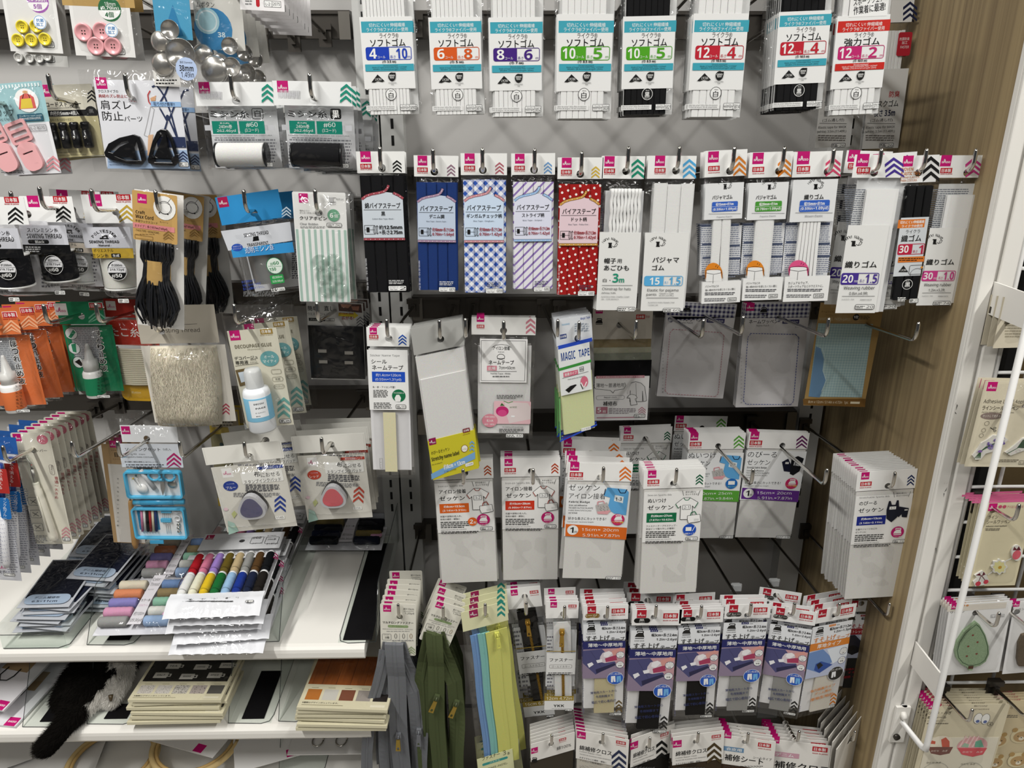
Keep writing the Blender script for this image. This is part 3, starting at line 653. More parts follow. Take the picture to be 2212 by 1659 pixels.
def sleeve_elastic(q, hk, ref, hdr, el, elm, nrib, slv, items, hdi, label, n, nm='flat_elastic_packet', fan=0, d=.006, slc='ecece9', film_t=.006, yaw=0, back=None, step=.007):
    p = Pack(nm, label, 'elastic packet', q, hk, ref=ref, short=label.replace(' packet', ''), d=d, yaw=yaw)
    p.card('header_card', hdr, 'f2f2ef', hdi, hole=True)
    g = MB(); x0, z0, x1, z1 = p.rect(el); ribs(g, x0, x1, z0, z1, .0005, nrib, elm, t=.003, fan=fan); g.box(x0 + .0005, x1 - .0005, .0005, .0035, z0, z1 - .001, elm); g.obj('folded_elastic', p.root)
    if back: p.card('info_card', back[0], back[1], back[2], y=.0052, th=.0006)
    p.card('printed_sleeve', slv, slc, items, y=-.0034, th=.0003, k='g')
    p.film(hdr, t=film_t, y=.006); p.stack(n, step, 1.2); return p
RG7 = (1398, 336, 1507, 337, 1475, 675, 1382, 675)
sleeve_elastic(RG7, HB[6], RG7, 386, (1404, 400, 1490, 668), ELV, 3, (1387, 501, 1482, 674),
    handmade(1420, 516) + [('t', 'パジャマ', 1408, 554, 1466, 567, 'k', 1), ('t', 'ゴム', 1407, 571, 1434, 583, 'k', 1), ('r', 1390, 595, 1432, 616, '5aaee0', 4), ('r', 1425, 595, 1432, 616, '5aaee0'), ('o', 1390, 595, 1474, 616, '5aaee0', 4), ('t', '15', 1402, 598, 1424, 614, 'w', 1), ('t', '長さ', 1434, 606, 1442, 612, '5aaee0'), ('t', '1.5', 1444, 597, 1469, 614, '5aaee0', 1),
     ('t', 'Elastic for pajama', 1396, 622, 1465, 630, '3b3b3b'), ('t', 'pants', 1395, 632, 1417, 639, '3b3b3b'), ('t', '15mm x 1.5m', 1422, 631, 1454, 634.5, '3b3b3b'), ('t', '(0.6in.x4.9ft.)', 1422, 635.5, 1454, 639, '3b3b3b'), ('l', (1395, 642, 1464, 642), .8, '3b3b3b'), ('t', 'ELÁSTICO PARA PIJAMA TAM', 1398, 650, 1456, 654, '77777a'), ('t', '1.5CMX1.5M', 1398, 656, 1420, 659, '77777a'), ('N', 1430, 664, 1468, 673, '60')],
    head(1415, 337, 1507, 21, (1475, 343, 1503, 386), '55aee2'), 'flat pajama elastic packet with a light blue bar', 2)
RG6 = (1303, 337, 1393, 337, 1372, 673, 1285, 672)
p = Pack('chinstrap_packet', 'white hat chinstrap cord packet with green numeral', 'elastic packet', RG6, HB[5], short='hat chinstrap cords')
p.card('header_card', 386, 'f2f2ef', head(1306, 338, 1393, 21, (1364, 343, 1391, 386), '1f9474'), hole=True)
g = MB(); x0, z0, x1, z1 = p.rect((1312, 410, 1378, 666))
for i in range(9):
    x = x0 + (x1 - x0) * (i + .5) / 9; g.tube([(x + .0007 * math.sin(k * 1.3 + i), -.001 - .0006 * math.cos(k * 1.3), z1 - (z1 - z0) * k / 30) for k in range(31)], [.0024 + .0004 * (k % 2) for k in range(31)], ELW, 7)
g.obj('cord_bundle', p.root)
p.card('info_card', (1302, 415, 1384, 668), 'd9dadb', [('g', 1301, 420, 1306, 520, 40, '4a4f66')], y=.004)
p.card('printed_sleeve', (1290, 500, 1379, 672), 'ecece9', handmade(1317, 518) + [('t', '帽子', 1304, 556, 1330, 568, 'k', 1), ('t', '用', 1332, 558, 1342, 567, 'k'), ('t', 'あごひも', 1303, 571, 1358, 583, 'k', 1), ('t', '白・', 1301, 600, 1318, 608, 'k'), ('t', '3', 1322, 589, 1335, 609, '1f9474', 1), ('t', 'm', 1336, 600, 1347, 609, '1f9474', 1), ('l', (1299, 615, 1365, 615), .8, '3b3b3b'), ('t', 'Chinstrap for hats', 1299, 619, 1362, 627, '4b4b4b'), ('t', '(White) 9.8ft.', 1298, 629, 1330, 634, '4b4b4b'), ('t', 'ELÁSTICO PARA CHAPÉU COMP.', 1297, 637, 1360, 641, '8b8b8b'), ('t', '3M - CORI BRANCA', 1297, 643, 1336, 646, '8b8b8b'), ('N', 1332, 661, 1371, 671, '58')], y=-.0045, th=.0003, k='g')
p.film(386, t=.0062, y=.0046); p.stack(2, .0075, 1.2)
RG10 = (1712, 327, 1820, 327, 1783, 653, 1688, 650)
def info(bc): return ((1695, 476, 1797, 600), 'e3e4e6', [('g', 1697, 480, 1797, 595, 26, '8d93a3')] + [('r', 1700, y, 1724, y + 5, '4c5670') for y in (483, 522, 550)] + [('r', 1767, y, 1795, y + 5, '4c5670') for y in (482, 525, 552)])
def woven(q, hk, title, box, num, en, disc, vc, code, sub, label, n, elm, nrib, fan=0):
    t = [('r', 1708, 389, 1803, 477, 'e9eaea')] + handmade(1760, 392, 'k') + [('t', title, 1735 if len(title) < 5 else 1727, 419, 1777, 430, 'k', 1), ('r', 1725, 432, 1789, 456, box, 3), ('t', num[0], 1735, 435, 1779, 443, 'w', 1), ('l', (1725, 444.5, 1789, 444.5), .6, 'w'), ('t', num[1], 1727, 446, 1787, 454, 'w', 1), ('l', (1716, 459, 1796, 459), .7, '55555a'), ('t', en, 1736, 463, 1775, 468, '8b8b90'),
         ('r', 1690, 594, 1790, 651, 'f0f0ee'), ('p', [c for k in range(17) for c in (1723 + 22 * math.cos(math.pi * k / 16), 584 - 23 * math.sin(math.pi * k / 16))] + [1703, 596, 1706, 578, 1740, 578, 1743, 596], disc), ('p', (1706, 576, 1740, 576, 1743, 600, 1703, 600), 'f0f0ee'), ('l', (1703, 577, 1723, 574, 1743, 577), 1, 'k'), ('l', (1703, 582, 1723, 585, 1743, 582), 1, 'k'), ('l', (1722, 586, 1720, 604), .9, 'k'), ('l', (1704, 578, 1701, 594), 1, 'k'), ('l', (1742, 578, 1745, 594), 1, 'k'), ('l', (1728, 570, 1730, 566), .8, 'k'), ('l', (1732, 572, 1735, 568), .8, 'k'),
         ('t', sub[0], 1700, 607, 1700 + len(sub[0]) * 5, 613, 'k'), ('t', sub[1], 1699, 614, 1777, 620, 'k'), ('g', 1699, 622, 1775, 629, 2, '55555a'), ('g', 1697, 634, 1750, 642, 2, '77777a'), ('o', 1755, 633, 1777, 642, 'k', 0, .8), ('t', code, 1757, 635, 1775, 640.5, 'k')]
    p = Pack('flat_elastic_packet', label, 'elastic packet', q, hk, ref=RG10, short=label.replace(' packet', ''))
    p.card('header_card', 382, 'f2f2ef', head(1722, 328, 1820, 26, (1783, 339, 1815, 382), vc), hole=True)
    g = MB(); x0, z0, x1, z1 = p.rect((1722, 400, 1768, 640)); ribs(g, x0, x1, z0, z1, .0005, nrib, elm, t=.003, fan=fan); g.box(x0 + .0005, x1 - .0005, .0005, .0035, z0, z1 - .001, elm); g.obj('folded_elastic', p.root)
    a = info(0); p.card('info_card', a[0], a[1], a[2], y=.0052)
    i = [k for k, a in enumerate(t) if a[:3] == ('r', 1690, 594)][0]
    for nm, it in (('upper_film_print', t[:i]), ('lower_film_print', t[i:])): g = MB(); draw(g, it, p.P, p.S, -.0036, 'g'); g.obj(nm, p.root)
    p.film(382, t=.0058, y=.006); p.stack(n, .0085, 1.2); return p
woven((1520, 325, 1617, 323, 1592, 658, 1513, 662), HB[7], 'パジャマゴム', '3a66c4', ('幅15mm×約1m', '(0.59in×1.09yd)'), 'Pajama Elastic', 'e58a28', 'e0842c', '3632', ('パジャマなどの', '強い締め付けを感じたくない服に'), 'pajama elastic packet with blue box and orange disc', 3, ELV, 2, .004)
woven((1617, 328, 1713, 328, 1683, 652, 1599, 652), HB[8], 'パジャマゴム', '4e9a3c', ('幅20mm×約1m', '(0.78in×1.09yd)'), 'Pajama Elastic', 'e58a28', 'e0842c', '3625', ('パジャマなどの', '強い締め付けを感じたくない服に'), 'pajama elastic packet with green box and orange disc', 2, ELV, 1)
woven(RG10, HB[9], '織りゴム', '3a66c4', ('幅15mm×約1m', '(0.59in×1.09yd)'), 'Woven Elastic', 'e2588a', 'd9486f', '3595', ('カジュアルウェア、', 'スポーツウェアなどのウエストに。'), 'woven elastic packet with blue box and pink disc', 3, ELW, 6, .006)
RG13 = (2026, 335, 2127, 336, 2054, 665, 1981, 655)
def weaving(q, hk, mm, ln, col, sz, code, label, n, d=.006):
    return sleeve_elastic(q, hk, RG13, 384, (2024, 426, 2084, 655), ELW, 1, (1992, 494, 2068, 660),
        handmade(2018, 511) + [('t', '織りゴム', 1999, 559, 2059, 572, 'k', 1), ('r', 1990, 585, 2022, 606, col, 3), ('r', 2018, 585, 2022, 606, col), ('o', 1990, 585, 2060, 606, col, 3), ('t', mm, 1993, 588, 2013, 603, 'w', 1), ('t', 'mm', 2014, 599, 2021, 603, 'w'), ('t', '長さ', 2024, 597, 2033, 603, col), ('t', ln, 2035, 587, 2057, 604, col, 1), ('t', 'Weaving rubber', 1993, 611, 2052, 620, '3b3b3b'), ('t', sz, 2003, 623, 2039, 629, '3b3b3b'), ('l', (1990, 632, 2050, 632), .7, '3b3b3b'), ('t', 'ELÁSTICO - TAM', 1989, 637, 2012, 640, '8b8b8b'), ('t', '30MMX100CM', 2022, 638, 2044, 641, '8b8b8b'), ('N', 2012, 650, 2048, 659, code)],
        head(2036, 336, 2127, 22, (2087, 341, 2121, 384), col), label, n, back=((2010, 405, 2098, 655), 'dfe0e0', [('g', 2012, 408, 2098, 500, 20, '777c86')]), d=d)
weaving((2020, 335, 2127, 336, 2054, 663, 1981, 655), HB[12], '30', '1.0', 'd0408c', '1.2in.x3.2ft.', '74', 'wide woven elastic packet with magenta bar beside wood', 0)
p = weaving((1837, 333, 1957, 335, 1893, 672, 1808, 662), HB[10], '20', '1.5', '47318f', '0.8in.x4.9ft.', '20', 'woven elastic packet with purple bar, hanging in front', 0)
p = weaving((1868, 329, 1985, 333, 1938, 668, 1862, 668), HB[10], '20', '1.5', '47318f', '0.8in.x4.9ft.', '20', 'woven elastic packet with purple bar, overlapped by the front one', 0, d=.019)
p = weaving((1822, 327, 1938, 325, 1858, 655, 1780, 652), HB[10], '20', '1.5', '47318f', '0.8in.x4.9ft.', '20', 'rearmost woven elastic packet with purple bar', 0, d=.032)
RG12 = (1943, 335, 2032, 336, 1977, 662, 1920, 655)
p = Pack('flat_elastic_packet', 'black woven elastic packet with orange bands', 'elastic packet', RG12, HB[11], short='black woven elastic')
p.card('header_card', 394, 'f0f0ee', [('D', 1950, 337, 22), ('t', 'WOVEN', 1946, 362, 1972, 369, 'c7732f', 1), ('t', 'ELASTIC TAPE', 1946, 371, 1987, 378, 'c7732f', 1), ('t', 'LYCRA® ELÁSTICA', 1945, 380, 1985, 385, 'c7732f'), ('t', 'PARA COSTURA', 1945, 387, 1980, 392, 'c7732f'), ('V', 1993, 337, 2028, 393, 'k')], hole=True)
g = MB(); x0, z0, x1, z1 = p.rect((1942, 404, 1997, 650)); ribs(g, x0, x1, z0, z1, .001, 3, ELK, t=.005); g.box(x0, x1, .001, .005, z0, z1, ELK); g.obj('folded_elastic', p.root)
p.card('printed_sleeve', (1934, 469, 1994, 596), 'd3d7da', [('r', 1936, 473, 1994, 491, 'd9782c'), ('t', '切れにくい伸縮繊維', 1941, 475, 1993, 482, 'w', 1), ('t', 'ライクラ®使用', 1944, 484, 1989, 490, 'w', 1), ('t', 'ライクラ', 1953, 495, 1984, 503, 'k'), ('t', '織ゴム', 1943, 506, 1987, 521, 'k', 1), ('r', 1936, 526, 1967, 548, 'bb2040', 3), ('o', 1936, 526, 1993, 548, 'bb2040', 3), ('t', '30', 1939, 529, 1959, 545, 'w', 1), ('t', '長さ', 1968, 539, 1978, 545, 'bb2040'), ('t', '1', 1981, 528, 1990, 546, 'bb2040', 1), ('r', 1936, 553, 1993, 565, 'd9782c'), ('g', 1938, 555, 1992, 563, 2, '3c2008'), ('p', (1937, 586, 1948, 572, 1958, 586), 'k'), ('t', 'LYCRA', 1942, 580, 1954, 584, 'w'), ('o', 1960, 571, 1992, 591, 'k', 3, .8), ('C', 1976, 590, 14, 12, 'k', .7), ('c', 1987, 576, 2.5, 2.5, 'd9903c')], y=-.0046, th=.0003)
g = MB(); draw(g, [('C', 1957, 613, 11, 11, 'w', 1), ('t', '黒', 1951, 608, 1963, 619, 'w', 1), ('t', 'Black', 1953, 604, 1961, 606.5, 'w'), ('g', 1936, 640, 1956, 650, 3, 'w'), ('N', 1960, 643, 1980, 653, '27')], p.P, p.S, -.0045); g.obj('film_print', p.root)
p.film(394, t=.0075, y=.0062)
# ---------------------------------------------------------------- right bay, third row
def iron(x, y, s=1.0, c='k'):
    """flat iron pictogram, about 20 x 14 px"""
    f = lambda *q: tuple(v * s + (x if i % 2 == 0 else y) for i, v in enumerate(q))
    return [('p', f(0, 11, 3, 5, 8, 2, 17, 2, 20, 11), c), ('l', f(5, 2, 5, -1, 17, -1, 17, 3), 2.2 * s, c), ('r', x + 1 * s, y + 12.5 * s, x + 19 * s, y + 14.5 * s, c)]
HC = {k: Hook(*k, label='chrome hook carrying the ' + v) for k, v in {(835, 688): 'sticker name tape', (949, 690): 'felt name labels', (1088, 692): 'wide name tape', (1251, 693): 'hook and loop tape', (1375, 691): 'repair cloth', (1520, 689): 'pink framed name patch', (1791, 686): 'navy framed name patch', (1985, 695): 'blue checked patch'}.items()}
Hook(1005, 687, label='empty chrome hook between the felt labels and wide name tape'); Hook(1205, 689, label='empty chrome hook before the hook and loop tape'); Hook(1606, 682, label='empty chrome hook in front of the navy framed name patch')
p = Pack('name_tape_packet', 'long sticker name tape packet with blue size box', 'name tape packet', (790, 706, 886, 708, 889, 1033, 808, 1036), HC[(835, 688)], short='sticker name tape')
p.card('header_card', 748, 'f2f2ef', [('D', 799, 707, 15), ('J', 798, 723, 19), ('V', 861, 722, 878, 746, '1f50ab')], hole=True)
p.card('backing_card', (800, 760, 886, 1030), 'deddde', [('o', 820, 990, 826, 1015, '777777', 0, .6), ('u', '1820', 821, 992, 825, 1013, '555555')], y=.003)
p.card('name_tape', (830, 884, 857, 1026), 'ebe4bd', y=-.001, th=.001, k='f')
p.card('printed_label', (797, 752, 882, 888), 'f1f1ef', [('t', 'Sticker Name Tape', 801, 764, 863, 770, '4b4b4b'), ('t', 'シール', 803, 775, 836, 784, 'k', 1), ('t', 'ネームテープ', 805, 787, 871, 798, 'k', 1), ('r', 805, 801, 875, 824, '1f50c0'), ('t', '約1.4cm×120cm', 813, 805, 866, 812, 'w'), ('t', '(0.55in×1.31yd)', 812, 815, 867, 822, 'w'), ('t', '糸・針・アイロン不要！', 806, 832, 854, 837, 'k'), ('g', 807, 840, 840, 857, 6, 'k'), ('c', 862, 853, 14.5, 14.5, '177048'), ('t', 'そのまま貼れる', 851, 845, 873, 849, 'w'), ('p', (855, 866, 853, 858, 857, 851, 863, 851, 867, 858, 865, 866), 'w'), ('g', 808, 867, 848, 881, 4, '4b4b4b'), ('N', 856, 872, 877, 881, '00')], y=-.0032, th=.0003, k='g')
p.film(748, t=.005, y=.005); p.stack(3, .014, .6)
q = (891, 712, 1003, 684, 1026, 1003, 931, 1045)
p = Pack('name_label_packet', 'tilted packet of white felt name labels with yellow lower card', 'name label packet', q, HC[(949, 690)], yaw=20, short='felt name labels with yellow card')
x0, z0, x1, z1 = p.x0, p.z0, p.x1, p.z1
g = MB(); g.slab(rrect(x0, z1 - .043, x1, z1, .001), -.0008, 0, mat('bdbdb9', 'l'), [circ(0, 0, HOLE, HOLE, 16)]); g.obj('header_flap', p.root, label='milky clear header flap')
FELT = mat('f0efec', 'f')
g = MB(); g.box(x0 + .002, x1 - .002, .0004, .0028, z0 + .002, z1 - .047, FELT); g.obj('felt_sheet', p.root)
g = MB(); g.box(x0 + .004, x1 - .004, -.0012, .0003, z0 + .05, z1 - .085, FELT); g.obj('folded_felt', p.root)
g = MB(); zc = p.Z(921, 952); g.slab(rrect(x0 + .001, z0, x1 - .001, zc, .001), -.0022, -.0015, mat('d0c62e', 'p'))
draw(g, [('D', 925, 944, 16, '8f1a52'), ('r', 998, 923, 1014, 933, '7b1f28'), ('t', '日本製', 1000, 925, 1012, 931, 'w', 1), ('t', 'MADE IN JAPAN', 998, 935, 1014, 938, '7b1f28'), ('t', 'のび～るゼッケン', 929, 968, 971, 977, 'k'), ('t', 'Stretchy name label', 929, 978, 993, 991, '2b2b22', 1), ('t', 'mis at etiqueta', 931, 998, 955, 1002, '4b4b30'),
         ('p', (930, 1022, 1024.5, 974, 1025, 989, 931, 1034), '7aa9d6'), ('t', '約8cm × 13cm', 955, 995, 1005, 1008, 'w', 1), ('t', '3.14in x 5.11in', 957, 1012, 985, 1017, '4b4b30'), ('r', 1003, 997, 1022, 1005, 'f2f2ee', 2), ('t', 'L-2 6089', 1005, 999, 1020, 1003, 'k'), ('c', 1002, 967, 8, 9, '7b3a1a'), ('c', 1002, 967, 7, 8, 'f2f0e4'), ('t', 'アイロン', 996, 966, 1008, 971, '7b3a1a'), ('V', 1013, 950, 1023, 976, '7aa9d6')], p.P, p.S, -.0023); g.obj('yellow_card', p.root)
p.film(None, t=.0012, y=.003, wr=.0006); p.stack(6, .0085, .6)
q = (1016, 685, 1158, 685, 1150, 953, 1021, 946)
p = Pack('name_tape_packet', 'wide name tape packet with pink printed picture', 'name tape packet', q, HC[(1088, 692)], d=.04, short='wide name tape with pink picture')
p.card('header_card', 723, 'e9e8e4', [('D', 1030, 679, 16), ('J', 1030, 701, 16), ('V', 1136, 687, 1156, 723, 'c9808c')], hole=True)
p.card('folded_tape', (1032, 742, 1146, 945), 'efeeec', y=.003, th=.002, k='f')
p.card('printed_label', (1037, 730, 1138, 828), 'efeeec', [('o', 1040, 734, 1134, 824, 'k', 0, .8), ('t', 'アイロン接着', 1065, 747, 1101, 756, 'k', 1), ('l', (1062, 750, 1070, 745, 1083, 743.5, 1096, 745, 1104, 750), .8, 'k'), ('t', 'Iron-on', 1076, 758, 1089, 761, '555555'), ('C', 1082, 770, 8, 6, 'k', 1), ('l', (1074, 774, 1090, 774), 1.2, 'k'), ('t', 'ネームテープ', 1056, 777, 1110, 787, 'k', 1), ('r', 1052, 789, 1073, 800, 'd78a98'), ('t', '広幅', 1055, 791, 1070, 798, 'w', 1), ('t', '7cm×60cm', 1078, 790, 1112, 797, 'k'), ('l', (1052, 801.5, 1116, 801.5), .7, 'k'), ('t', 'Name Tape -Wide-', 1060, 804, 1104, 809, '4b4b4b'), ('g', 1064, 810, 1102, 815, 1, '6b6b6b')], y=-.0012, th=.0004)
g = MB(); draw(g, [('r', 1066, 864, 1147, 918, 'e6bcc2', 3), ('p', (1090, 868, 1140, 870, 1146, 880, 1146, 905, 1100, 914, 1092, 890), 'e2d3d2'), ('l', (1088, 866, 1098, 870, 1108, 867), 2, '6f9a66'), ('c', 1085, 888, 14, 12, 'c42a70'), ('c', 1085, 892, 10, 8, 'd84a88'), ('p', (1080, 876, 1084, 870, 1090, 876), '3f6b34'), ('t', 'eat MUSIC', 1101, 877, 1117, 881, '4b7b44'), ('r', 1104, 897, 1112, 901, 'f5f5f5'), ('c', 1058, 908, 17, 16, 'd88a99'), ('t', '衣類や袋物の', 1047, 898, 1070, 902, 'w'), ('t', '名入れ', 1051, 905, 1066, 911, 'w', 1), ('t', '補修・補強に', 1046, 914, 1071, 918, 'w'), ('g', 1073, 852, 1130, 861, 3, 'k'), ('t', 'For labeling clothing and bags,', 1085, 920, 1131, 924, 'k'), ('g', 1078, 925, 1131, 934, 3, 'k'), ('N', 1092, 936, 1131, 945, '430')], p.P, p.S, -.0008); g.obj('film_print', p.root)
p.film(723, t=.004, y=.005); p.stack(1, .02)
q = (1208, 692, 1277, 675, 1287, 916, 1207, 953)
p = Pack('fastener_tape_packet', 'pale yellow hook and loop tape packet with blue lettering', 'fastener tape packet', q, HC[(1251, 693)], yaw=18, short='hook and loop tape')
p.card('header_card', 740, 'dfe2e6', [('t', 'Magic Tape', 1252, 683, 1274, 690, '2b4a9c', 1), ('g', 1240, 697, 1272, 716, 4, '9aa2ad'), ('r', 1208, 721, 1223, 731, '23397e'), ('t', '日本製', 1209, 723, 1222, 729, 'w', 1), ('t', 'Hanaway', 1212, 697, 1230, 703, '6fb2d6')], hole=True, k='g')
p.card('loop_tape', (1210, 800, 1284, 938), 'e2e8b2', y=.002, th=.003, k='f')
p.card('printed_label', (1203, 738, 1276, 850), 'eceeed', [('p', (1203, 753, 1203, 745, 1276, 727, 1276, 735), '2b4fc0'), ('t', 'MAGIC', 1208, 757, 1241, 776, '25468f', 1), ('t', 'TAPE', 1246, 751, 1271, 768, '25468f', 1), ('p', (1203, 800, 1203, 794, 1274, 774, 1274, 780), '3f9440'), ('r', 1213, 799, 1247, 810, 'd76f86'), ('t', '粘着タイプ', 1216, 801, 1244, 808, 'w', 1), ('o', 1249, 790, 1258, 800, 'k', 0, .8), ('t', '白', 1250.5, 792, 1256.5, 798, 'k', 1), ('t', 'Hook-and-Loop Fastener', 1222, 812, 1262, 816, 'k'), ('l', (1212, 815, 1268, 800), .7, 'k'), ('p', (1218, 840, 1236, 826, 1243, 829, 1226, 846), 'k'), ('p', (1220, 834, 1235, 824, 1242, 827), 'e9e9e9'), ('c', 1259, 822, 9, 13, 'd76f86'), ('l', (1252, 824, 1258, 836, 1264, 822), 2.5, 'w'), ('l', (1251, 827, 1256, 838), 1.5, 'k')], y=-.0035, th=.0003, k='g')
g = MB(); draw(g, [('p', (1207, 953, 1207, 949, 1287, 913, 1287, 917), '2b4fc0'), ('r', 1252, 920, 1275, 928, 'f0f0ee'), ('t', 'L-2 3550', 1254, 922, 1273, 926, 'k'), ('t', '白物・インテリアなどに', 1212, 938, 1236, 943, '4b4b4b'), ('p', (1205, 860, 1208, 858, 1209, 948, 1207, 950), '6fae6a')], p.P, p.S, -.003); g.obj('film_print', p.root)
p.film(None, t=.005, y=.0055); p.stack(6, .013, 1.0)
q = (1279, 664, 1410, 671, 1408, 917, 1283, 906)
p = Pack('repair_cloth_packet', 'repair cloth packet with five folded cloth colours and pink print', 'repair cloth packet', q, HC[(1375, 691)], d=.15, short='repair cloth packet')
p.card('header_card', (1281, 666, 1408, 733), 'd9d2c6', [('D', 1287, 662, 15)] + iron(1286, 689, .8) + [('r', 1374, 679, 1393, 689, 'c23a36'), ('t', '日本製', 1376, 681, 1391, 687, 'w', 1), ('t', 'Made in Japan', 1395, 680, 1403, 688, 'c23a36')], hole=True)
for i, (y0, y1, c, nm) in enumerate(((729, 752, 'a5946f', 'tan'), (750, 766, 'c3c2ab', 'cream'), (762, 783, '9a9e8e', 'grey green'), (776, 840, '171719', 'black'))):
    p.card('cloth', (1283, y0, 1406, y1), c, y=.0016 - .0009 * i, th=.0012, k='f', label=nm + ' folded cloth')
p.card('printed_card', (1282, 808, 1401, 911), 'eceae9', [('r', 1287, 810, 1392, 816, 'c98a96'), ('t', 'サイズ/約8cm×8cm SIZE/3.14in × 3.14in', 1290, 811, 1388, 815, 'w'), ('t', '薄地～普通地用', 1287, 826, 1348, 836, 'k'), ('l', (1284, 824, 1282, 832, 1286, 839, 1318, 842, 1324, 848, 1327, 842, 1347, 839, 1351, 832, 1349, 825), .9, 'k'), ('o', 1287, 853, 1349, 862, '77777a', 4, .7), ('t', 'Repair cloth', 1304, 855, 1332, 860, '55555a'), ('t', '補修布', 1302, 865, 1333, 876, 'k', 1), ('r', 1287, 877, 1312, 893, 'b77684'), ('t', '5', 1290, 879, 1298, 890, 'w', 1), ('t', '枚', 1301, 884, 1309, 891, 'w'), ('g', 1315, 880, 1374, 893, 4, '8b8288'), ('V', 1378, 877, 1394, 894, 'c28f9a'), ('r', 1287, 899, 1394, 901.5, 'c28f9a'), ('N', 1369, 893, 1393, 901, '2035'),
    ('p', (1362, 826, 1372, 823, 1384, 826, 1392, 834, 1396, 864, 1389, 866, 1387, 845, 1387, 866, 1360, 866, 1361, 842, 1356, 850, 1354, 846), 'dedcdb'), ('l', (1362, 826, 1372, 823, 1384, 826, 1392, 834, 1396, 864, 1389, 866, 1387, 843, 1387, 866, 1360, 866, 1361, 842), 1, '4b4b4b'), ('l', (1373, 826, 1374, 866), .8, '6b6b6b'), ('p', (1358, 852, 1364, 850, 1372, 852, 1376, 858, 1371, 860, 1376, 872, 1362, 874, 1360, 858, 1354, 858), 'e6e4e3'), ('l', (1358, 852, 1364, 850, 1372, 852, 1376, 858, 1371, 860, 1376, 872, 1362, 874, 1360, 858, 1354, 858, 1358, 852), 1, '4b4b4b')], y=-.0024, th=.0005)
p.film(None, t=.005, y=.004)
def dashed(pts, wd, c, on=4, off=2):
    out = []
    for (x0, y0), (x1, y1) in zip(pts, pts[1:]):
        L = math.hypot(x1 - x0, y1 - y0); t = 0
        while t < L: e = min(t + on, L); out.append(('l', (x0 + (x1 - x0) * t / L, y0 + (y1 - y0) * t / L, x0 + (x1 - x0) * e / L, y0 + (y1 - y0) * e / L), wd, c)); t += on + off
    return out
RH7 = (1604, 652, 1752, 656, 1722, 880, 1595, 877)
def wappen(q, hk, d, oc, label, n):
    p = Pack('name_patch_packet', label, 'name patch packet', q, hk, d=d, ref=RH7, short=label.split(' with')[0])
    x0, z0, x1, z1 = p.x0, p.z0, p.x1, p.z1; zc = p.Z(1676, 686)
    p.card('patch_card', None, 'e3e1e2', [('t', 'ネームワッペン', 1618, 690, 1680, 699, 'k', 1), ('t', 'Name Patch', 1634, 701, 1661, 705, 'k'), ('r', 1690, 690, 1726, 699, '3b3a68', 1), ('t', '約8cm×12cm', 1693, 692, 1723, 697, 'w'), ('t', '3569', 1717, 703, 1729, 708, '6b6b6b')] + dashed([(1620, 720), (1718, 722), (1725, 729), (1713, 866), (1707, 873), (1611, 872), (1605, 865), (1614, 728), (1620, 720)], 1.3, oc) + [('u', 'このワッペンはアイロンで接着', 1598, 760, 1602, 872, '77777a')], hole=True)
    g = MB(); g.slab(rrect(x0 + .001, zc, x1 - .001, z1 - .001, .001), -.0012, -.0007, NAVCH, [circ(0, 0, HOLE, HOLE, 16)]); draw(g, [('D', 1612, 654, 17)] + iron(1641, 665, .8) + [('t', 'アイロン接着', 1627, 679, 1658, 684, 'k')], p.P, p.S, -.0013); g.obj('checked_header', p.root, label='navy checked header print')
    p.film(None, t=.003, y=.003); p.stack(n, .009, .5); return p
wappen((1440, 652, 1592, 656, 1561, 864, 1421, 852), HC[(1520, 689)], .21, 'c98f9a', 'name patch packet with faint pink outlined frame', 1)
wappen(RH7, HC[(1791, 686)], .2, '3a4a9c', 'name patch packet with navy stitched frame', 2)
q = (1772, 652, 1908, 658, 1868, 879, 1736, 874)
p = Pack('patch_packet', 'large patch packet with blue checks and tan border', 'name patch packet', q, HC[(1985, 695)], d=.155)
p.card('patch_card', None, 'b09059', [('t', 'ネームワッペン大サイズ', 1774, 671, 1822, 676, '4b3a1c'), ('t', 'ミニタオル＆フェイス', 1784, 679, 1812, 682, '4b3a1c'), ('t', 'NAME LABEL PATCH -LARGE-', 1770, 686, 1838, 692, 'd9cfae'), ('c', 1849, 685, 7, 7, '1b1712'), ('t', '1枚', 1844, 681, 1854, 688, 'w', 1), ('g', 1857, 681, 1880, 690, 3, '4b3a1c'), ('p', (1734, 861, 1870, 861, 1868, 879, 1735, 874), '7c5a2c'), ('t', '8cm x 12cm / 3.14in x 4.72in  1pc.', 1744, 865, 1834, 873, 'e9dfc2'), ('r', 1836, 867, 1857, 872, 'e9dfc2')], hole=True)
g = MB(); g.slab([p.P(1767, 698), p.P(1885, 700), p.P(1861, 858), p.P(1746, 856)], -.0013, -.0008, BLUCH); draw(g, [('p', (1762, 748, 1772, 752, 1779, 775, 1776, 800, 1783, 820, 1770, 858, 1746, 856), '6e93b6'), ('l', (1776, 752, 1782, 775, 1777, 800, 1784, 822, 1774, 845), 1.5, 'c3dade')], p.P, p.S, -.0014); g.obj('cloth_patch', p.root)
p.film(None, t=.003, y=.003)
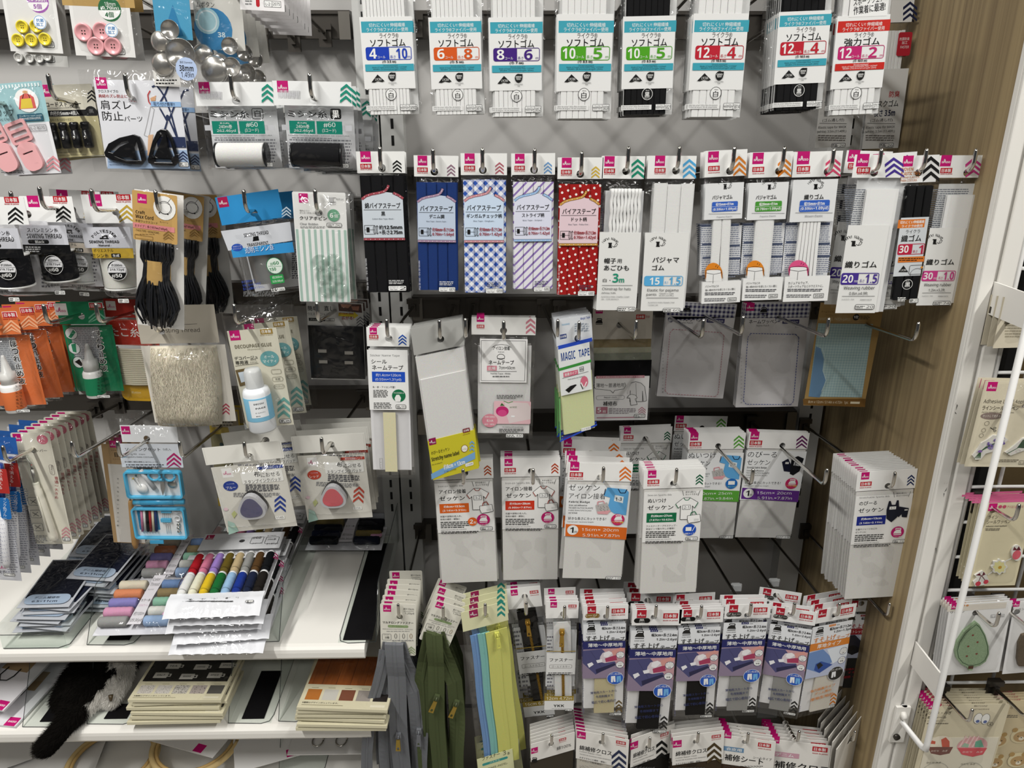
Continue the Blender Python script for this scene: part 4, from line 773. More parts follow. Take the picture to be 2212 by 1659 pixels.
# ---------------------------------------------------------------- right bay, fourth row: sports bib fabric packets
HD = {k: Hook(*k, label='chrome hook carrying the ' + v) for k, v in {(1000, 1012): 'orange boxed bib packets', (1152, 1012): 'red boxed bib packets', (1304, 1008): 'orange banded bib packets', (1462, 1011): 'dark green boxed bib packets', (1627, 1012): 'light green banded bib packets', (1787, 1012): 'purple banded bib packets', (1934, 1019): 'navy boxed bib packets'}.items()}
def tee(x, y, s, num, c='k', fill='f4f3f0', trim=None):
    f = lambda *q: tuple(v * s + (x if i % 2 == 0 else y) for i, v in enumerate(q))
    o = f(16, 0, 30, 0, 47, 10, 40, 22, 35, 17, 36, 46, 11, 46, 11, 17, 6, 22, 0, 13)
    L = [('p', o, fill), ('l', o + o[:2], 1 * s, c), ('l', f(16, 0, 20, 5, 26, 5, 30, 0), 1.6 * s, trim or c), ('l', f(47, 10, 40, 22), 1.6 * s, trim or c), ('l', f(0, 13, 6, 22), 1.6 * s, trim or c), ('r', x + 15 * s, y + 15 * s, x + 31 * s, y + 25 * s, 'f7f7f5'), ('o', x + 15 * s, y + 15 * s, x + 31 * s, y + 25 * s, c, 0, .8), ('t', num, x + 18 * s, y + 17 * s, x + 28 * s, y + 23 * s, c)]
    b = f(26, 38, 52, 35, 54, 50, 29, 54, 26, 46)
    return L + [('p', b, 'f7f6f3'), ('l', b + b[:2], 1 * s, c), ('l', f(32, 38, 34, 31, 41, 29, 45, 36), 1.8 * s, trim or c), ('r', x + 40 * s, y + 44 * s, x + 50 * s, y + 49 * s, 'd9d9d6')]
RI2 = (1082, 990, 1213, 988, 1204, 1250, 1084, 1258)
SHEET = mat('e9e7e2', 'f')
def bib(q, hk, en, t1, t2, box, num, vc, pic, badge, d1, d2, label, far, d=.006, extra=(), yaw=0, code='2014'):
    p = Pack('bib_packet', label, 'sports bib packet', q, hk, ref=RI2, short=label.replace(' packet', ''), d=d, yaw=yaw)
    p.card('header_card', 1029, 'f1f0ed', [('D', 1090, 990, 17), ('J', 1090, 1010, 24), ('V', 1191, 1000, 1206, 1023, vc)], hole=True)
    g = MB(); x0, z0, x1, z1 = p.x0 + .002, p.z0 + .002, p.x1 - .002, p.zrow(1031)
    g.box(x0, x1, 0, .0022, z0, z1, SHEET); g.obj('folded_fabric', p.root)
    L = [('t', en, 1092, 1041, 1092 + len(en) * 2.9, 1046, '4b4b4b'), ('t', t1, 1093, 1050, 1093 + 9.4 * len(t1), 1060, 'k', 1), ('t', t2, 1093, 1064, 1093 + 13.4 * len(t2), 1075, 'k', 1), ('r', 1092, 1080, 1154, 1102, box), ('t', num[0], 1101, 1084, 1145, 1090, 'w', 1), ('t', num[1], 1098, 1093, 1148, 1099, 'w', 1), ('t', '好きな長さに', 1171, 1035, 1193, 1039, 'k'), ('t', 'カットできる！', 1171, 1040, 1197, 1044, 'k'), ('l', (1164, 1034, 1167, 1045), .7, 'k'), ('l', (1201, 1034, 1197, 1045), .7, 'k'),
         ('t', d1, 1092, 1106, 1092 + len(d1) * 4.6, 1110.5, 'k'), ('t', d2, 1092, 1112, 1092 + len(d2) * 4.6, 1116.5, 'k'), ('g', 1092, 1119, 1155, 1134, 4, '3b3b3b'), ('t', 'IDENTIFICAÇÃO DE COLETO', 1092, 1135.5, 1146, 1138.5, '55555a'), ('g', 1092, 1140, 1172, 1146, 2, '3b3b3b'), ('N', 1176, 1132, 1201, 1140, code), ('c', 1183, 1117, 14, 14, badge)]
    if badge == '1e50b8': L += [('r', 1175, 1111, 1187, 1120, 'w'), ('l', (1189, 1120, 1194, 1110), 1.2, 'w'), ('t', '縫製タイプ', 1173, 1123, 1193, 1127.5, 'w')]
    else: L += iron(1174, 1110, .9, 'w') + [('t', 'アイロン接着', 1172, 1125, 1194, 1129, 'w')]
    L += pic + list(extra)
    p.card('printed_label', (1085, 1031, 1206, 1149), 'eeedea', L, y=-.0008, th=.0003, k='g')
    p.film(1029, t=.0022, y=.0027, wr=.0005)
    p.stack(len(far), far=far, jit=1.2); return p
bib((938, 1004, 1071, 985, 1069, 1253, 949, 1266), HD[(1000, 1012)], 'Iron-on Sports Bib', 'アイロン接着', 'ゼッケン', 'e0651f', ('約8cm×13.5cm', '(3.14in×5.31in)'), 'b04a20', tee(1151, 1049, 1, '3-2', trim='9c3a2a'), 'bb1a6a', '衣服や袋物の名入れ、', '布地の補修・補強に', 'iron-on bib packet with an orange size box', [.006, .012, .03], extra=[('c', 1160, 1120, 10, 10, 'e0651f'), ('t', '2', 1154, 1115, 1161, 1125, 'w', 1), ('t', '枚', 1162, 1119, 1168, 1125, 'w')], d=.06)
bib(RI2, HD[(1152, 1012)], 'Iron-on Sports Bib', 'アイロン接着', 'ゼッケン', 'd0381f', ('約15cm×20cm', '(5.90in×7.87in)'), 'b5401c', tee(1151, 1049, 1, '3-2', trim='9c3a2a'), 'bb1a6a', '衣服や袋物の名入れ、', '布地の補修・補強に', 'iron-on bib packet with a red size box', [.006, .011, .03, .04], d=.07)
bib((1388, 1013, 1523, 1014, 1506, 1282, 1383, 1283), HD[(1462, 1011)], 'Sew-on Sports Bib', 'ぬいつけ', 'ゼッケン', '0f6b43', ('約20cm×27cm', '(7.87in×10.62in)'), '145c3c', tee(1151, 1049, 1, '2-1', trim='0f6b43'), '1e50b8', 'ファスナーテープやスナップ・', '安全ピンで取り外しが簡単！', 'sew-on bib packet with a dark green size box', [.006, .012, .017, .022, .029, .034, .04, .047, .25, .262], d=.008)
swim = [('p', (1156, 1052, 1160, 1052, 1163, 1060, 1171, 1060, 1173, 1051, 1177, 1051, 1180, 1068, 1178, 1086, 1167, 1096, 1155, 1088, 1153, 1070), '181b2a'), ('r', 1159, 1063, 1173, 1070, 'w'), ('t', '4-3', 1162, 1064.5, 1170, 1068.5, 'k'), ('p', (1180, 1064, 1201, 1068, 1199, 1087, 1188, 1086, 1187, 1080, 1181, 1086, 1178, 1084), '181b2a'), ('r', 1192, 1070, 1199, 1073, 'd9d9d6')]
bib((1853, 1018, 1982, 1013, 1943, 1288, 1821, 1298), HD[(1934, 1019)], 'Stretchable Sports Bib', 'のびーる', 'ゼッケン', '1c2a86', ('約8cm×13cm', '(3.14in×5.11in)'), '20305e', swim, 'c01a6e', '水着やジャージなどの', 'ゼッケンに', 'stretchable bib packet with a navy size box', [.008 * k for k in range(1, 13)], d=.008, code='2158')
RI3 = (1227, 998, 1366, 1003, 1345, 1254, 1214, 1249)
def badge(q, hk, d, t1, t2, en, bandc, nums, vc, pic, lab, far, iro=True, x2=None):
    p = Pack('bib_packet', lab, 'sports bib packet', q, hk, ref=RI3, short=lab.replace(' packet', ''), d=d)
    p.card('header_card', 1039, 'f1f0ed', [('D', 1232, 998, 19), ('J', 1231, 1019, 28), ('V', 1338, 1007, 1363, 1039, vc)], hole=True)
    g = MB(); x0, z0, x1, z1 = p.x0 + .002, p.z0 + .002, p.x1 - .002, p.zrow(1041); g.box(x0, x1, 0, .0022, z0, z1, SHEET); g.obj('folded_fabric', p.root)
    L = [('t', t1, 1229, 1045, 1229 + 16.5 * len(t1), 1060, 'k'), ('t', t2, 1229, 1064, 1229 + 13 * len(t2), 1078, 'k'), ('t', en, 1229, 1081, 1274, 1087, 'k', 1), ('t', 'Iron on adhesive' if iro else 'Sew on type', 1229, 1089, 1268, 1092.5, 'k', 1), ('t', 'TECIDO AUTOCOLANTE', 1228, 1094.5, 1281, 1098.5, 'k'), ('t', 'PARA IDENTIFICAÇÃO', 1228, 1100, 1277, 1104, 'k'), ('t', 'DE NOME', 1228, 1105.5, 1247, 1109, 'k'), ('t', '好きな長さにカットできる！', 1227, 1116, 1309, 1123, 'k'), ('t', 'Cut out your necessary length!', 1226, 1125, 1282, 1128.5, '3b3b3b'), ('p', (1222, 1131, 1354, 1139, 1352, 1165, 1221, 1157), bandc), ('c', 1237, 1144, 12, 12, 'w'), ('t', '1', 1231, 1137, 1239, 1151, 'k', 1), ('t', '枚', 1240, 1145, 1247, 1151, 'k'), ('t', nums[0], 1256, 1140, 1336, 1147, 'w'), ('t', nums[1], 1258, 1152, 1338, 1159, 'w')] + pic
    L += [('c', 1334, 1121, 14.5, 14, 'c92a62' if iro else '1e6ab8')] + (iron(1326, 1112, .9, 'w') + [('t', 'アイロン接着', 1322, 1124, 1346, 1129, 'f2d84a')] if iro else [('r', 1326, 1114, 1342, 1124, 'w'), ('t', 'ぬいつけ', 1325, 1126, 1344, 1130, '9fe0a0')])
    p.card('printed_label', (1222, 1041, 1358, 1166), 'eff0f0', L, y=-.0008, th=.0003, k='g')
    g = MB(); draw(g, [('N', 1308, 1244, 1342, 1252, '2 00')], p.P, p.S, -.0011); g.obj('stock_label', p.root)
    p.film(1039, t=.0022, y=.0027, wr=.0005); p.stack(len(far), far=far, jit=1.5); return p
shirt = [('p', (1312, 1052, 1330, 1054, 1352, 1056, 1358, 1062, 1352, 1112, 1326, 1108, 1312, 1098, 1318, 1074, 1304, 1070), '62aade'), ('l', (1335, 1055, 1340, 1064, 1350, 1064, 1354, 1056), 2, '1b2a44'), ('l', (1308, 1055, 1305, 1068), 1.8, '1b2a44'), ('p', (1328, 1068, 1347, 1072, 1345, 1086, 1326, 1081), 'e6eef0'), ('t', '1-3', 1329, 1073, 1343, 1081, 'k', 1), ('p', (1286, 1090, 1311, 1084, 1319, 1104, 1309, 1110, 1290, 1107), 'b9b5b2'), ('p', (1289, 1104, 1319, 1101, 1312, 1110, 1291, 1109), 'dfa3a8'), ('l', (1291, 1090, 1291, 1083, 1303, 1081, 1306, 1087), 2.4, 'dfa3a8')] + [('c', 1292 + (k * 7) % 22, 1092 + (k * 5) % 11, .8, .8, '5b5b5b') for k in range(12)]
dark = [('p', (1308, 1070, 1322, 1062, 1332, 1082, 1330, 1094, 1314, 1092), '12152c'), ('p', (1328, 1080, 1330, 1062, 1344, 1056, 1358, 1062, 1350, 1092, 1336, 1102, 1328, 1098), '0f1016'), ('p', (1336, 1070, 1350, 1072, 1349, 1080, 1335, 1078), 'e6e8ea'), ('t', '2-1', 1337, 1072, 1348, 1078, 'k', 1), ('r', 1316, 1070, 1324, 1075, 'd9d9d6')]
badge(RI3, HD[(1304, 1008)], .03, 'ゼッケン', 'アイロン接着', 'Fabric Badge', 'dd6b22', ('15cm× 20cm', '5.91in.×7.87in'), 'df742c', shirt, 'iron-on bib packet with orange band and blue shirt', [.006, .035, .065, .13, .15])
badge((1485, 933, 1608, 938, 1588, 1166, 1473, 1162), HD[(1627, 1012)], .19, 'ぬいつけ', 'ゼッケン', 'Fabric Badge', '5aa23a', ('20cm× 25cm', '7.87in.×9.84in'), '5aa23a', shirt, 'bib packet with light green band on a long bare hook', [.006, .011, .017, .022, .028, .034, .04, .12], iro=False)
badge((1613, 931, 1748, 937, 1709, 1168, 1592, 1158), HD[(1787, 1012)], .19, 'のびーる', 'ゼッケン', 'Stretch Fabric Badge', '64308a', ('15cm× 20cm', '5.91in.×7.87in'), '64245a', dark, 'stretch bib packet with purple band on a long bare hook', [.006, .011, .017])
# ---------------------------------------------------------------- right bay, fifth row: zippers and hem tapes
HE = {k: Hook(*k, label='chrome hook carrying the ' + v) for k, v in {(860, 1304): 'grey zippers', (957, 1309): 'olive zippers', (1048, 1303): 'pastel zipper packets', (1137, 1300): 'black zipper packets', (1220, 1308): 'white zipper packets', (1313, 1308): 'beige hem tapes', (1418, 1306): 'black hem tapes', (1516, 1307): 'black hem tapes beside the greys', (1623, 1303): 'grey hem tapes', (1717, 1301): 'grey hem tapes next to orange', (1814, 1302): 'orange printed hem tapes', (1923, 1302): 'dark stretch hem tapes'}.items()}
def zip_tape(mb, path, wd, m, y0=0, coil=True, th=.0012, twist=0):
    """flat zipper tape along a path of (x, y, z), wd wide, with a raised coil down its middle"""
    n = len(path); P = [Vector(p) for p in path]
    pr = [(-.5, 0), (-.5, -1), (-.12, -1), (-.07, -2.0), (.07, -2.0), (.12, -1), (.5, -1), (.5, 0)] if coil else [(-.5, 0), (-.5, -1), (.5, -1), (.5, 0)]
    vs, fs = [], []; k = len(pr)
    for i, p in enumerate(P):
        t = (P[min(i + 1, n - 1)] - P[max(i - 1, 0)]).normalized(); tw = R(twist) * math.sin(7 * i / (n - 1) + twist)
        sx = Vector((math.cos(tw), math.sin(tw), 0)); sx = (sx - t * sx.dot(t)).normalized(); nn = t.cross(sx); nn = nn if nn.y < 0 else -nn
        for a, b in pr: vs.append(p + sx * a * wd - nn * b * th)
        if i: fs += [((i - 1) * k + q, (i - 1) * k + (q + 1) % k, i * k + (q + 1) % k, i * k + q) for q in range(k)]
    fs += [tuple(range(k)), tuple(range((n - 1) * k, n * k))]
    mb.add(vs, fs, m, False)
def slider(parent, x, y, z, m, m2, s=1.0, metal_label=None):
    g = MB(); g.slab([(x - .004 * s, z + .006 * s), (x + .004 * s, z + .006 * s), (x + .0048 * s, z), (x + .003 * s, z - .007 * s), (x - .003 * s, z - .007 * s), (x - .0048 * s, z)], y - .005 * s, y, m); g.tube([(x, y - .005 * s, z + .004 * s), (x, y - .008 * s, z), (x, y - .005 * s, z - .004 * s)], .0014 * s, m, 6); b = g.obj('slider', parent)
    h = MB(); q = [(x - .003 * s, z - .003 * s), (x + .003 * s, z - .003 * s), (x + .0042 * s, z - .026 * s), (x - .0042 * s, z - .026 * s)]
    h.slab(q, y - .0085 * s, y - .0068 * s, m2, [circ(x, z - .021 * s, .002 * s, .003 * s, 10)]); h.obj('pull_tab', b); return b
def longzip(q, hk, tape, hexm, label, far, sls, seed, roll_items=(), pull='b59a4a'):
    p = Pack('long_zipper', label, 'zipper', q, hk, short=label, d=.004, ref=(822, 1304, 899, 1304, 898, 1416, 822, 1414))
    x0, z0, x1, z1 = p.x0, p.z0, p.x1, p.z1
    g = MB(); sl0, sl1, slz = p.X(830, 1390), p.X(874, 1390), p.Z(850, 1389)
    g.slab(rrect(x0, z0, x1, z1, .003), -.0008, 0, mat('e6e3d6', 'p'), [circ(0, 0, HOLE, HOLE, 16), [(sl0, slz), (sl1, slz), (sl1, slz + .0025), (sl0, slz + .0025)]])
    draw(g, [('D', 828, 1305, 17), ('t', '約110cm', 872, 1312, 894, 1318, '3b3b3b'), ('l', (872, 1320, 894, 1320), .6, '3b3b3b'), ('t', '1.20yd', 875, 1322, 894, 1327.5, '3b3b3b'), ('t', 'マルチロングファスナー', 827, 1341, 893, 1347.5, 'k', 1), ('r', 838, 1349, 882, 1355.5, '93a878', 3), ('t', 'アースカラー', 847, 1350, 872, 1354.5, '3b4b2b'), ('t', 'Multi-purpose Long Fastener - Earth Color', 827, 1357, 892, 1360, '55555a'), ('g', 835, 1361.5, 886, 1364, 1, '8b8b8b'), ('o', 826, 1367, 845, 1383, '77777a', 2, .7), ('t', 'スライダー', 829, 1369, 842, 1372, '4b4b4b'), ('t', '3種', 831, 1373, 841, 1379, '3b3b3b'), ('C', 855, 1373, 2.5, 6, '3b3b3b', .8), ('C', 872, 1373, 2.5, 6, '3b3b3b', .8), ('C', 888, 1373, 2.5, 6, '8b6b3b', .8), ('l', (863, 1367, 863, 1384), .5, '77777a'), ('l', (880, 1367, 880, 1384), .5, '77777a'), ('g', 847, 1381, 896, 1384, 1, '77777a'), ('V', 880, 1395, 897, 1414, '98a680')], p.P, p.S, -.00085)
    g.obj('hang_tag', p.root)
    rnd = random.Random(seed); wz = sl1 - sl0 - .003; xm = (sl0 + sl1) / 2
    def strand(name, dx, y, L, wav, tw, top=None, mm=tape):
        g = MB(); n = 30; z_t = slz if top is None else top
        ca, sa = math.cos(-p.f.th), math.sin(-p.f.th); pts = []
        for k in range(n + 1):      # tapes hang plumb however the tag is turned
            a, b = dx * (.15 + .85 * min(1, k / 10)) + wav * math.sin(k * .27 + dx * 90), .001 - L * k / n
            pts.append((xm + a * ca - b * sa, y - .0035 * math.sin(min(1, k / 6) * math.pi) - .003, z_t + a * sa + b * ca))
        zip_tape(g, pts, wz, mm, twist=tw); return g.obj(name, p.root), pts
    t1, P1 = strand('zipper_tape', .0, -.004, .34, .0015, 4)
    t2, P2 = strand('zipper_tape', .034, .006, .34, .002, 24)
    t3, P3 = strand('zipper_tape', -.026, .006, .33, .0015, 20)
    g = MB(); zip_tape(g, [(xm, .002, slz + .002), (xm, -.003, slz + .003), (xm, -.0062, slz + .001), (xm, -.0068, slz - .004)], wz, tape); g.obj('folded_end', p.root)
    for (si, k, my) in sls:
        P_ = (P1, P2, P3)[si]; a = P_[2 * k]; slider(p.root, a[0], a[1] - .002, a[2], mat(hexm, 'r'), mat(pull, 's') if my else mat(hexm, 'r'), 1.15)
    p.stack(len(far), far=far, jit=2.5); return p
GRZ, OLZ = mat('77797d', 'f'), mat('525b3c', 'f')
longzip((822, 1304, 899, 1304, 898, 1416, 822, 1414), HE[(860, 1304)], GRZ, '6b6d72', 'long grey zipper looped through its cream hang tag', [.012, .03, .05, .07, .09, .125], [(0, 9, 1), (1, 9, 0)], 3)
longzip((933, 1289, 988, 1316, 974, 1415, 923, 1368), HE[(957, 1309)], OLZ, '4a5336', 'long olive zipper looped through a twisted cream hang tag', [.02, .05, .08], [(0, 6, 1), (1, 7, 1)], 5)
# the grey loop that swings out to the shelf side
p0 = at(818, 1420, 1.14); o = thing('long_zipper', 'loose grey zipper end swinging out beside the shelf edge', 'zipper', p0, 'grey zippers')
g = MB(); zip_tape(g, [at(a, b, 1.135 - .0005 * i) - p0 for i, (a, b) in enumerate(((832, 1405), (826, 1440), (816, 1480), (804, 1520), (797, 1570), (793, 1620), (792, 1680)))], .022, GRZ, twist=12); g.obj('zipper_tape', o)
# pastel zippers
q = (1007, 1330, 1093, 1289, 1136, 1740, 1040, 1770)
p = Pack('pastel_zipper_packet', 'pale yellow packet with blue, aqua and yellow zippers', 'zipper packet', q, HE[(1048, 1303)], yaw=16, short='pastel zippers')
x0, z0, x1, z1 = p.x0, p.z0, p.x1, p.z1
p.card('header_card', 1352, 'e3e2b8', [('D', 1014, 1316, 18, '9c2858'), ('V', 1074, 1296, 1091, 1336, '2f8f82')], hole=True)
w_ = x1 - x0; zt, zb = p.zrow(1366), p.zrow(1650)
for nm, a, b, c, yy in (('blue zipper', .14, .36, '7fa6d8', .003), ('aqua zipper', .30, .56, '8fcac2', .0015), ('yellow zipper', .47, .95, 'dede7e', -.0005)):
    g = MB(); xa, xb = x0 + w_ * a, x0 + w_ * b; zip_tape(g, [((xa + xb) / 2 + .001 * math.sin(k / 2), yy, zt + (zb - zt) * k / 20) for k in range(21)], xb - xa, mat(c, 'f'), th=.0014); t = g.obj('zipper_tape', p.root, label=nm)
    if 'yellow' in nm: slider(t, (xa + xb) / 2, yy - .002, zt - .008, mat('d5d568', 'r'), mat('d5d568', 'r'), 1.0)
p.card('end_card', (1032, 1608, 1114, 1740), 'dedfae', [('t', 'ファスナー', 1039, 1626, 1080, 1637, '3b3b2b', 1), ('t', '3', 1085, 1617, 1092, 1630, '3b3b2b'), ('t', '本', 1094, 1620, 1101, 1629, '3b3b2b'), ('r', 1039, 1638, 1098, 1645, '3f9a94', 3), ('t', 'パステル', 1056, 1639, 1080, 1644, 'e9f0d0'), ('t', 'FASTENER -PASTEL-', 1042, 1650, 1098, 1656, '4b4b3b')], y=-.003, th=.0004)
p.film(1352, t=.004, y=.005); p.stack(3, .022, 2.5)
def zpack(q, hk, tape, lab, hem, size, far, ref=(1179, 1298, 1251, 1299, 1239, 1535, 1174, 1536), d=.006):
    p = Pack('zipper_packet', lab, 'zipper packet', q, hk, ref=ref, short=lab.replace(' packet', ''), d=d)
    p.card('header_card', 1335, 'f0efec', [('D', 1189, 1299, 14), ('J', 1228, 1305, 17)], hole=True)
    p.card('info_card', (1180, 1350, 1244, 1500), 'd6d7d8', [('g', 1182, 1375, 1196, 1495, 16, '77777f')], y=.004, th=.0006)
    a, b = p.P(1214, 1344), p.P(1217, 1505); wz = p.S * 37
    g = MB(); n = 12; zip_tape(g, [(a[0] + (b[0] - a[0]) * k / n, .0015, a[1] + (b[1] - a[1]) * k / n) for k in range(n + 1)], wz, mat(tape, 'f'), coil=False, th=.001); t = g.obj('zipper_tape', p.root)
    g = MB(); gold = mat('b08a3c', 's'); z = a[1] - .022
    while z > b[1]:
        fx = a[0] + (b[0] - a[0]) * (a[1] - z) / (a[1] - b[1]); g.box(fx - .0026, fx + .0004, -.0012, .0006, z - .0007, z + .0007, gold); g.box(fx - .0004, fx + .0026, -.0012, .0006, z - .0023, z - .0009, gold); z -= .0032
    g.obj('metal_teeth', t, label='gold coloured teeth'); slider(t, a[0] + .0003, -.0005, a[1] - .02, mat('c09a48', 's'), mat('c09a48', 's'), 1.05)
    p.card('printed_band', (1180, 1404, 1243, 1460), 'e6e6e4', [('r', 1180, 1404, 1243, 1406, 'a58a3a'), ('t', 'ファスナー', 1187, 1419, 1237, 1428, 'k', 1), ('o', 1187, 1433, 1235, 1442, '77706b', 2, .7), ('t', 'ゴールドカラー', 1191, 1435, 1231, 1440.5, '55504b'), ('g', 1184, 1450, 1238, 1456, 2, 'k')], y=-.0022, th=.0003, k='g')
    p.card('size_band', (1175, 1500, 1240, 1535), 'e6e6e4', [('r', 1175, 1500, 1240, 1513, '9a8335'), ('t', size, 1180, 1502.5, 1236, 1510.5, 'f2efe0'), ('t', 'YKK', 1195, 1519, 1219, 1526, 'k', 1), ('t', 'Little Parts. Big Difference.', 1191, 1527.5, 1222, 1530, '55555a'), ('N', 1220, 1529, 1236, 1534, '2301')], y=-.0022, th=.0003, k='g')
    p.film(1335, t=.0045, y=.0052); p.stack(len(far), far=far, jit=2.5); return p
zpack((1097, 1276, 1170, 1260, 1196, 1546, 1129, 1558), HE[(1137, 1300)], '211f1d', 'black zipper packet with gold teeth and slider', 0, '16cm 6.29in', [.012, .03], d=.07)
zpack((1179, 1298, 1251, 1299, 1239, 1535, 1174, 1536), HE[(1220, 1308)], 'eeeeec', 'white zipper packet with gold teeth and slider', 0, '12cm 4.72in', [.01, .02, .05], d=.02)
RE = (1260, 1308, 1356, 1306, 1349, 1555, 1257, 1558)
def hemtape(q, hk, tape, pill, pillc, lab, far, kind=0, vc='k', d=.006, yaw=0, code='548'):
    main = ('1d2263', 'd9812b', 'a51f2e')[kind]; ttl = ('k', 'd9812b', 'a51f2e')[kind]
    p = Pack('hem_tape_packet', lab, 'hem tape packet', q, hk, ref=RE, short=lab.replace(' packet', ''), d=d, yaw=yaw)
    L = [('D', 1269, 1308, 18, 'b01c30'), ('J', 1321, 1313, 28)]
    if pill: L += [('r', 1264, 1324, 1295, 1335, pillc, 6), ('t', pill, 1279 - 5 * len(pill), 1326, 1279 + 5 * len(pill), 1331.5, 'w'), ('t', 'Color', 1274, 1332, 1285, 1334.2, 'w')]
    p.card('header_card', 1338, 'f1f0ee', L, hole=True)
    p.card('backing_card', (1261, 1345, 1348, 1552), 'e3e2e1', [('u', 'Hemming Tape 中厚地用', 1259, 1480, 1263, 1545, '6b6b8b'), ('V', 1330, 1514, 1344, 1543, vc), ('N', 1316, 1541, 1343, 1548, code)], y=.003, th=.0006)
    g = MB(); x0, z0, x1, z1 = p.rect((1283, 1455, 1327, 1549)); g.box(x0, x1, -.0012, .0022, z0, z1, mat(tape, 'f')); g.obj('rolled_tape', p.root)
    sx = 0
    pic = [('p', (1259, 1401, 1349, 1397, 1348, 1462, 1258, 1464), '8f7f96' if not kind else 'bcc4dc'), ]
    if kind == 0: pic += [('p', (1300, 1400, 1349, 1397, 1348, 1440, 1330, 1432), 'c79aa0'), ('p', (1259, 1404, 1300, 1400, 1330, 1430, 1286, 1455, 1258, 1430), '4a4a78'), ('p', (1286, 1444, 1326, 1430, 1330, 1434, 1288, 1453), '24244a'), ('l', (1275, 1404, 1300, 1440), .8, '39395f'), ('p', (1296, 1416, 1301, 1408, 1314, 1404, 1325, 1408, 1332, 1425, 1306, 1430, 1294, 1427), 'd9cdd3'), ('p', (1304, 1408, 1315, 1404, 1322, 1408, 1312, 1418, 1303, 1416), 'f2eef0'), ('p', (1306, 1420, 1330, 1412, 1332, 1424, 1308, 1428), 'a8385c'), ('p', (1320, 1404, 1340, 1396, 1349, 1400, 1336, 1412, 1324, 1414), 'd99a92'), ('p', (1268, 1432, 1278, 1428, 1282, 1433, 1272, 1440), 'f0eff2'), ('p', (1287, 1424, 1300, 1421, 1300, 1428, 1290, 1430), 'f0eff2')]
    else: pic += [('p', (1259, 1404, 1290, 1400, 1320, 1430, 1290, 1455, 1258, 1440), ('6f8fc4', '2b2c3c')[kind - 1]), ('p', (1300, 1402, 1349, 1397, 1349, 1425, 1318, 1438), 'e3e9f0'), ('p', (1278, 1432, 1290, 1428, 1318, 1440, 1290, 1455, 1276, 1446), ('2c4f9c', '1b1c24')[kind - 1]), ('p', (1280, 1434, 1288, 1430, 1296, 1438, 1286, 1446), '15161c')]
    pic += [('c', 1339, 1412, 9, 9, 'f0f0ee'), ('C', 1339, 1412, 8.6, 8.6, '1d2263', .8), ('t', 'ドライ', 1334, 1406, 1344, 1409, 'k'), ('t', 'クリーニング', 1332, 1410, 1346, 1413, 'k'), ('t', 'OK', 1336, 1414, 1342, 1418, 'k'), ('c', 1338, 1433, 9, 9, 'f0f0ee'), ('C', 1338, 1433, 8.6, 8.6, '1d2263', .8), ('t', 'アイロン', 1332, 1428, 1344, 1431.5, 'k'), ('t', '接着', 1334, 1433, 1342, 1437, 'k')]
    bl = '1e55b8' if kind == 0 else '1a1a18'
    pic += [('c', 1328, 1462, 18, 17, 'eef0f4'), ('c', 1328, 1462, 17.2, 16.3, bl), ('t', 'ズボン約2本分' if kind == 0 else 'ズボン約1本分', 1315, 1450, 1342, 1456, 'w'), ('p', (1319, 1458, 1328, 1457, 1329, 1470, 1325, 1470, 1324, 1462, 1323, 1471, 1319, 1471), 'f0f2f4')] + ([('p', (1331, 1458, 1340, 1457, 1341, 1470, 1337, 1470, 1336, 1462, 1335, 1471, 1331, 1471), '6fb0e6')] if kind == 0 else [])
    msg = (('薄地用スカートから', '冬用制服まで', '幅広で初心者向け'), ('強力接着タイプ', 'デニム等の', '厚地生地用'), ('伸び縮みする生地の', 'すそ上げ', '補修・手芸に'))[kind]
    mc = ('1d2a5e', 'd9812b', 'a51f2e')[kind]
    def lb(*r): return ('r',) + r
    L = [lb(1260, 1343, 1350, 1384, 'e9ebee')] + iron(1267, 1350, .95) + [('t', 'HOME MADE', 1267, 1366, 1286, 1369, 'k'), ('r', 1297, 1345, 1312, 1350, main), ('t', 'サイズ', 1299, 1346, 1310, 1349.2, 'w'), ('t', 'Size', 1314, 1346, 1321, 1349.5, '4b4b4b'), ('t', ('幅3cm×長さ2.4m', '幅3cm×長さ1.2m', '幅2.3cm×長さ1.2m')[kind], 1300, 1351, 1349, 1358.5, 'k', 1), ('t', ('1.2in×2.6yd', '1.2in×1.3yd', '0.9in×1.3yd')[kind], 1310, 1360, 1349, 1367, 'k', 1), ('t', 'すそ上げ', 1266, 1370, 1316, 1383, ttl, 1), ('t', 'テープ', 1319, 1373, 1348, 1383, ttl, 1), ('p', (1259, 1384, 1350, 1382, 1350, 1397, 1259, 1401), main), ('t', ('薄地～中厚地用', '厚地タイプ', 'ストレッチタイプ')[kind], 1270 if kind == 0 else 1276, 1386, 1343 if kind == 0 else 1330, 1396, 'w', 1)] + pic + [('t', msg[0], 1274, 1488, 1332, 1495, mc, 1, 5), ('t', msg[1], 1286, 1497, 1324, 1504, mc, 1, 5), ('t', msg[2], 1277, 1508, 1330, 1516, mc, 1, 5)]
    g = MB(); draw(g, L, p.P, p.S, -.0022, 'g'); g.obj('film_print', p.root)
    p.film(1338, t=.0038, y=.0042, wr=.001); p.stack(len(far), far=far, jit=1.3); return p
hemtape((1260, 1308, 1357, 1306, 1349, 1555, 1257, 1558), HE[(1313, 1308)], 'cfc39c', 'ベージュ', '8a6d35', 'beige hem tape packet with iron picture', [.007, .022, .036, .045, .06], vc='6d5a34', code='547')
hemtape((1363, 1311, 1465, 1320, 1451, 1599, 1350, 1590), HE[(1418, 1306)], '22201e', '黒', '121212', 'black hem tape packet hanging lower than its neighbours', [.007, .013, .02, .06, .08, .1], code='550')
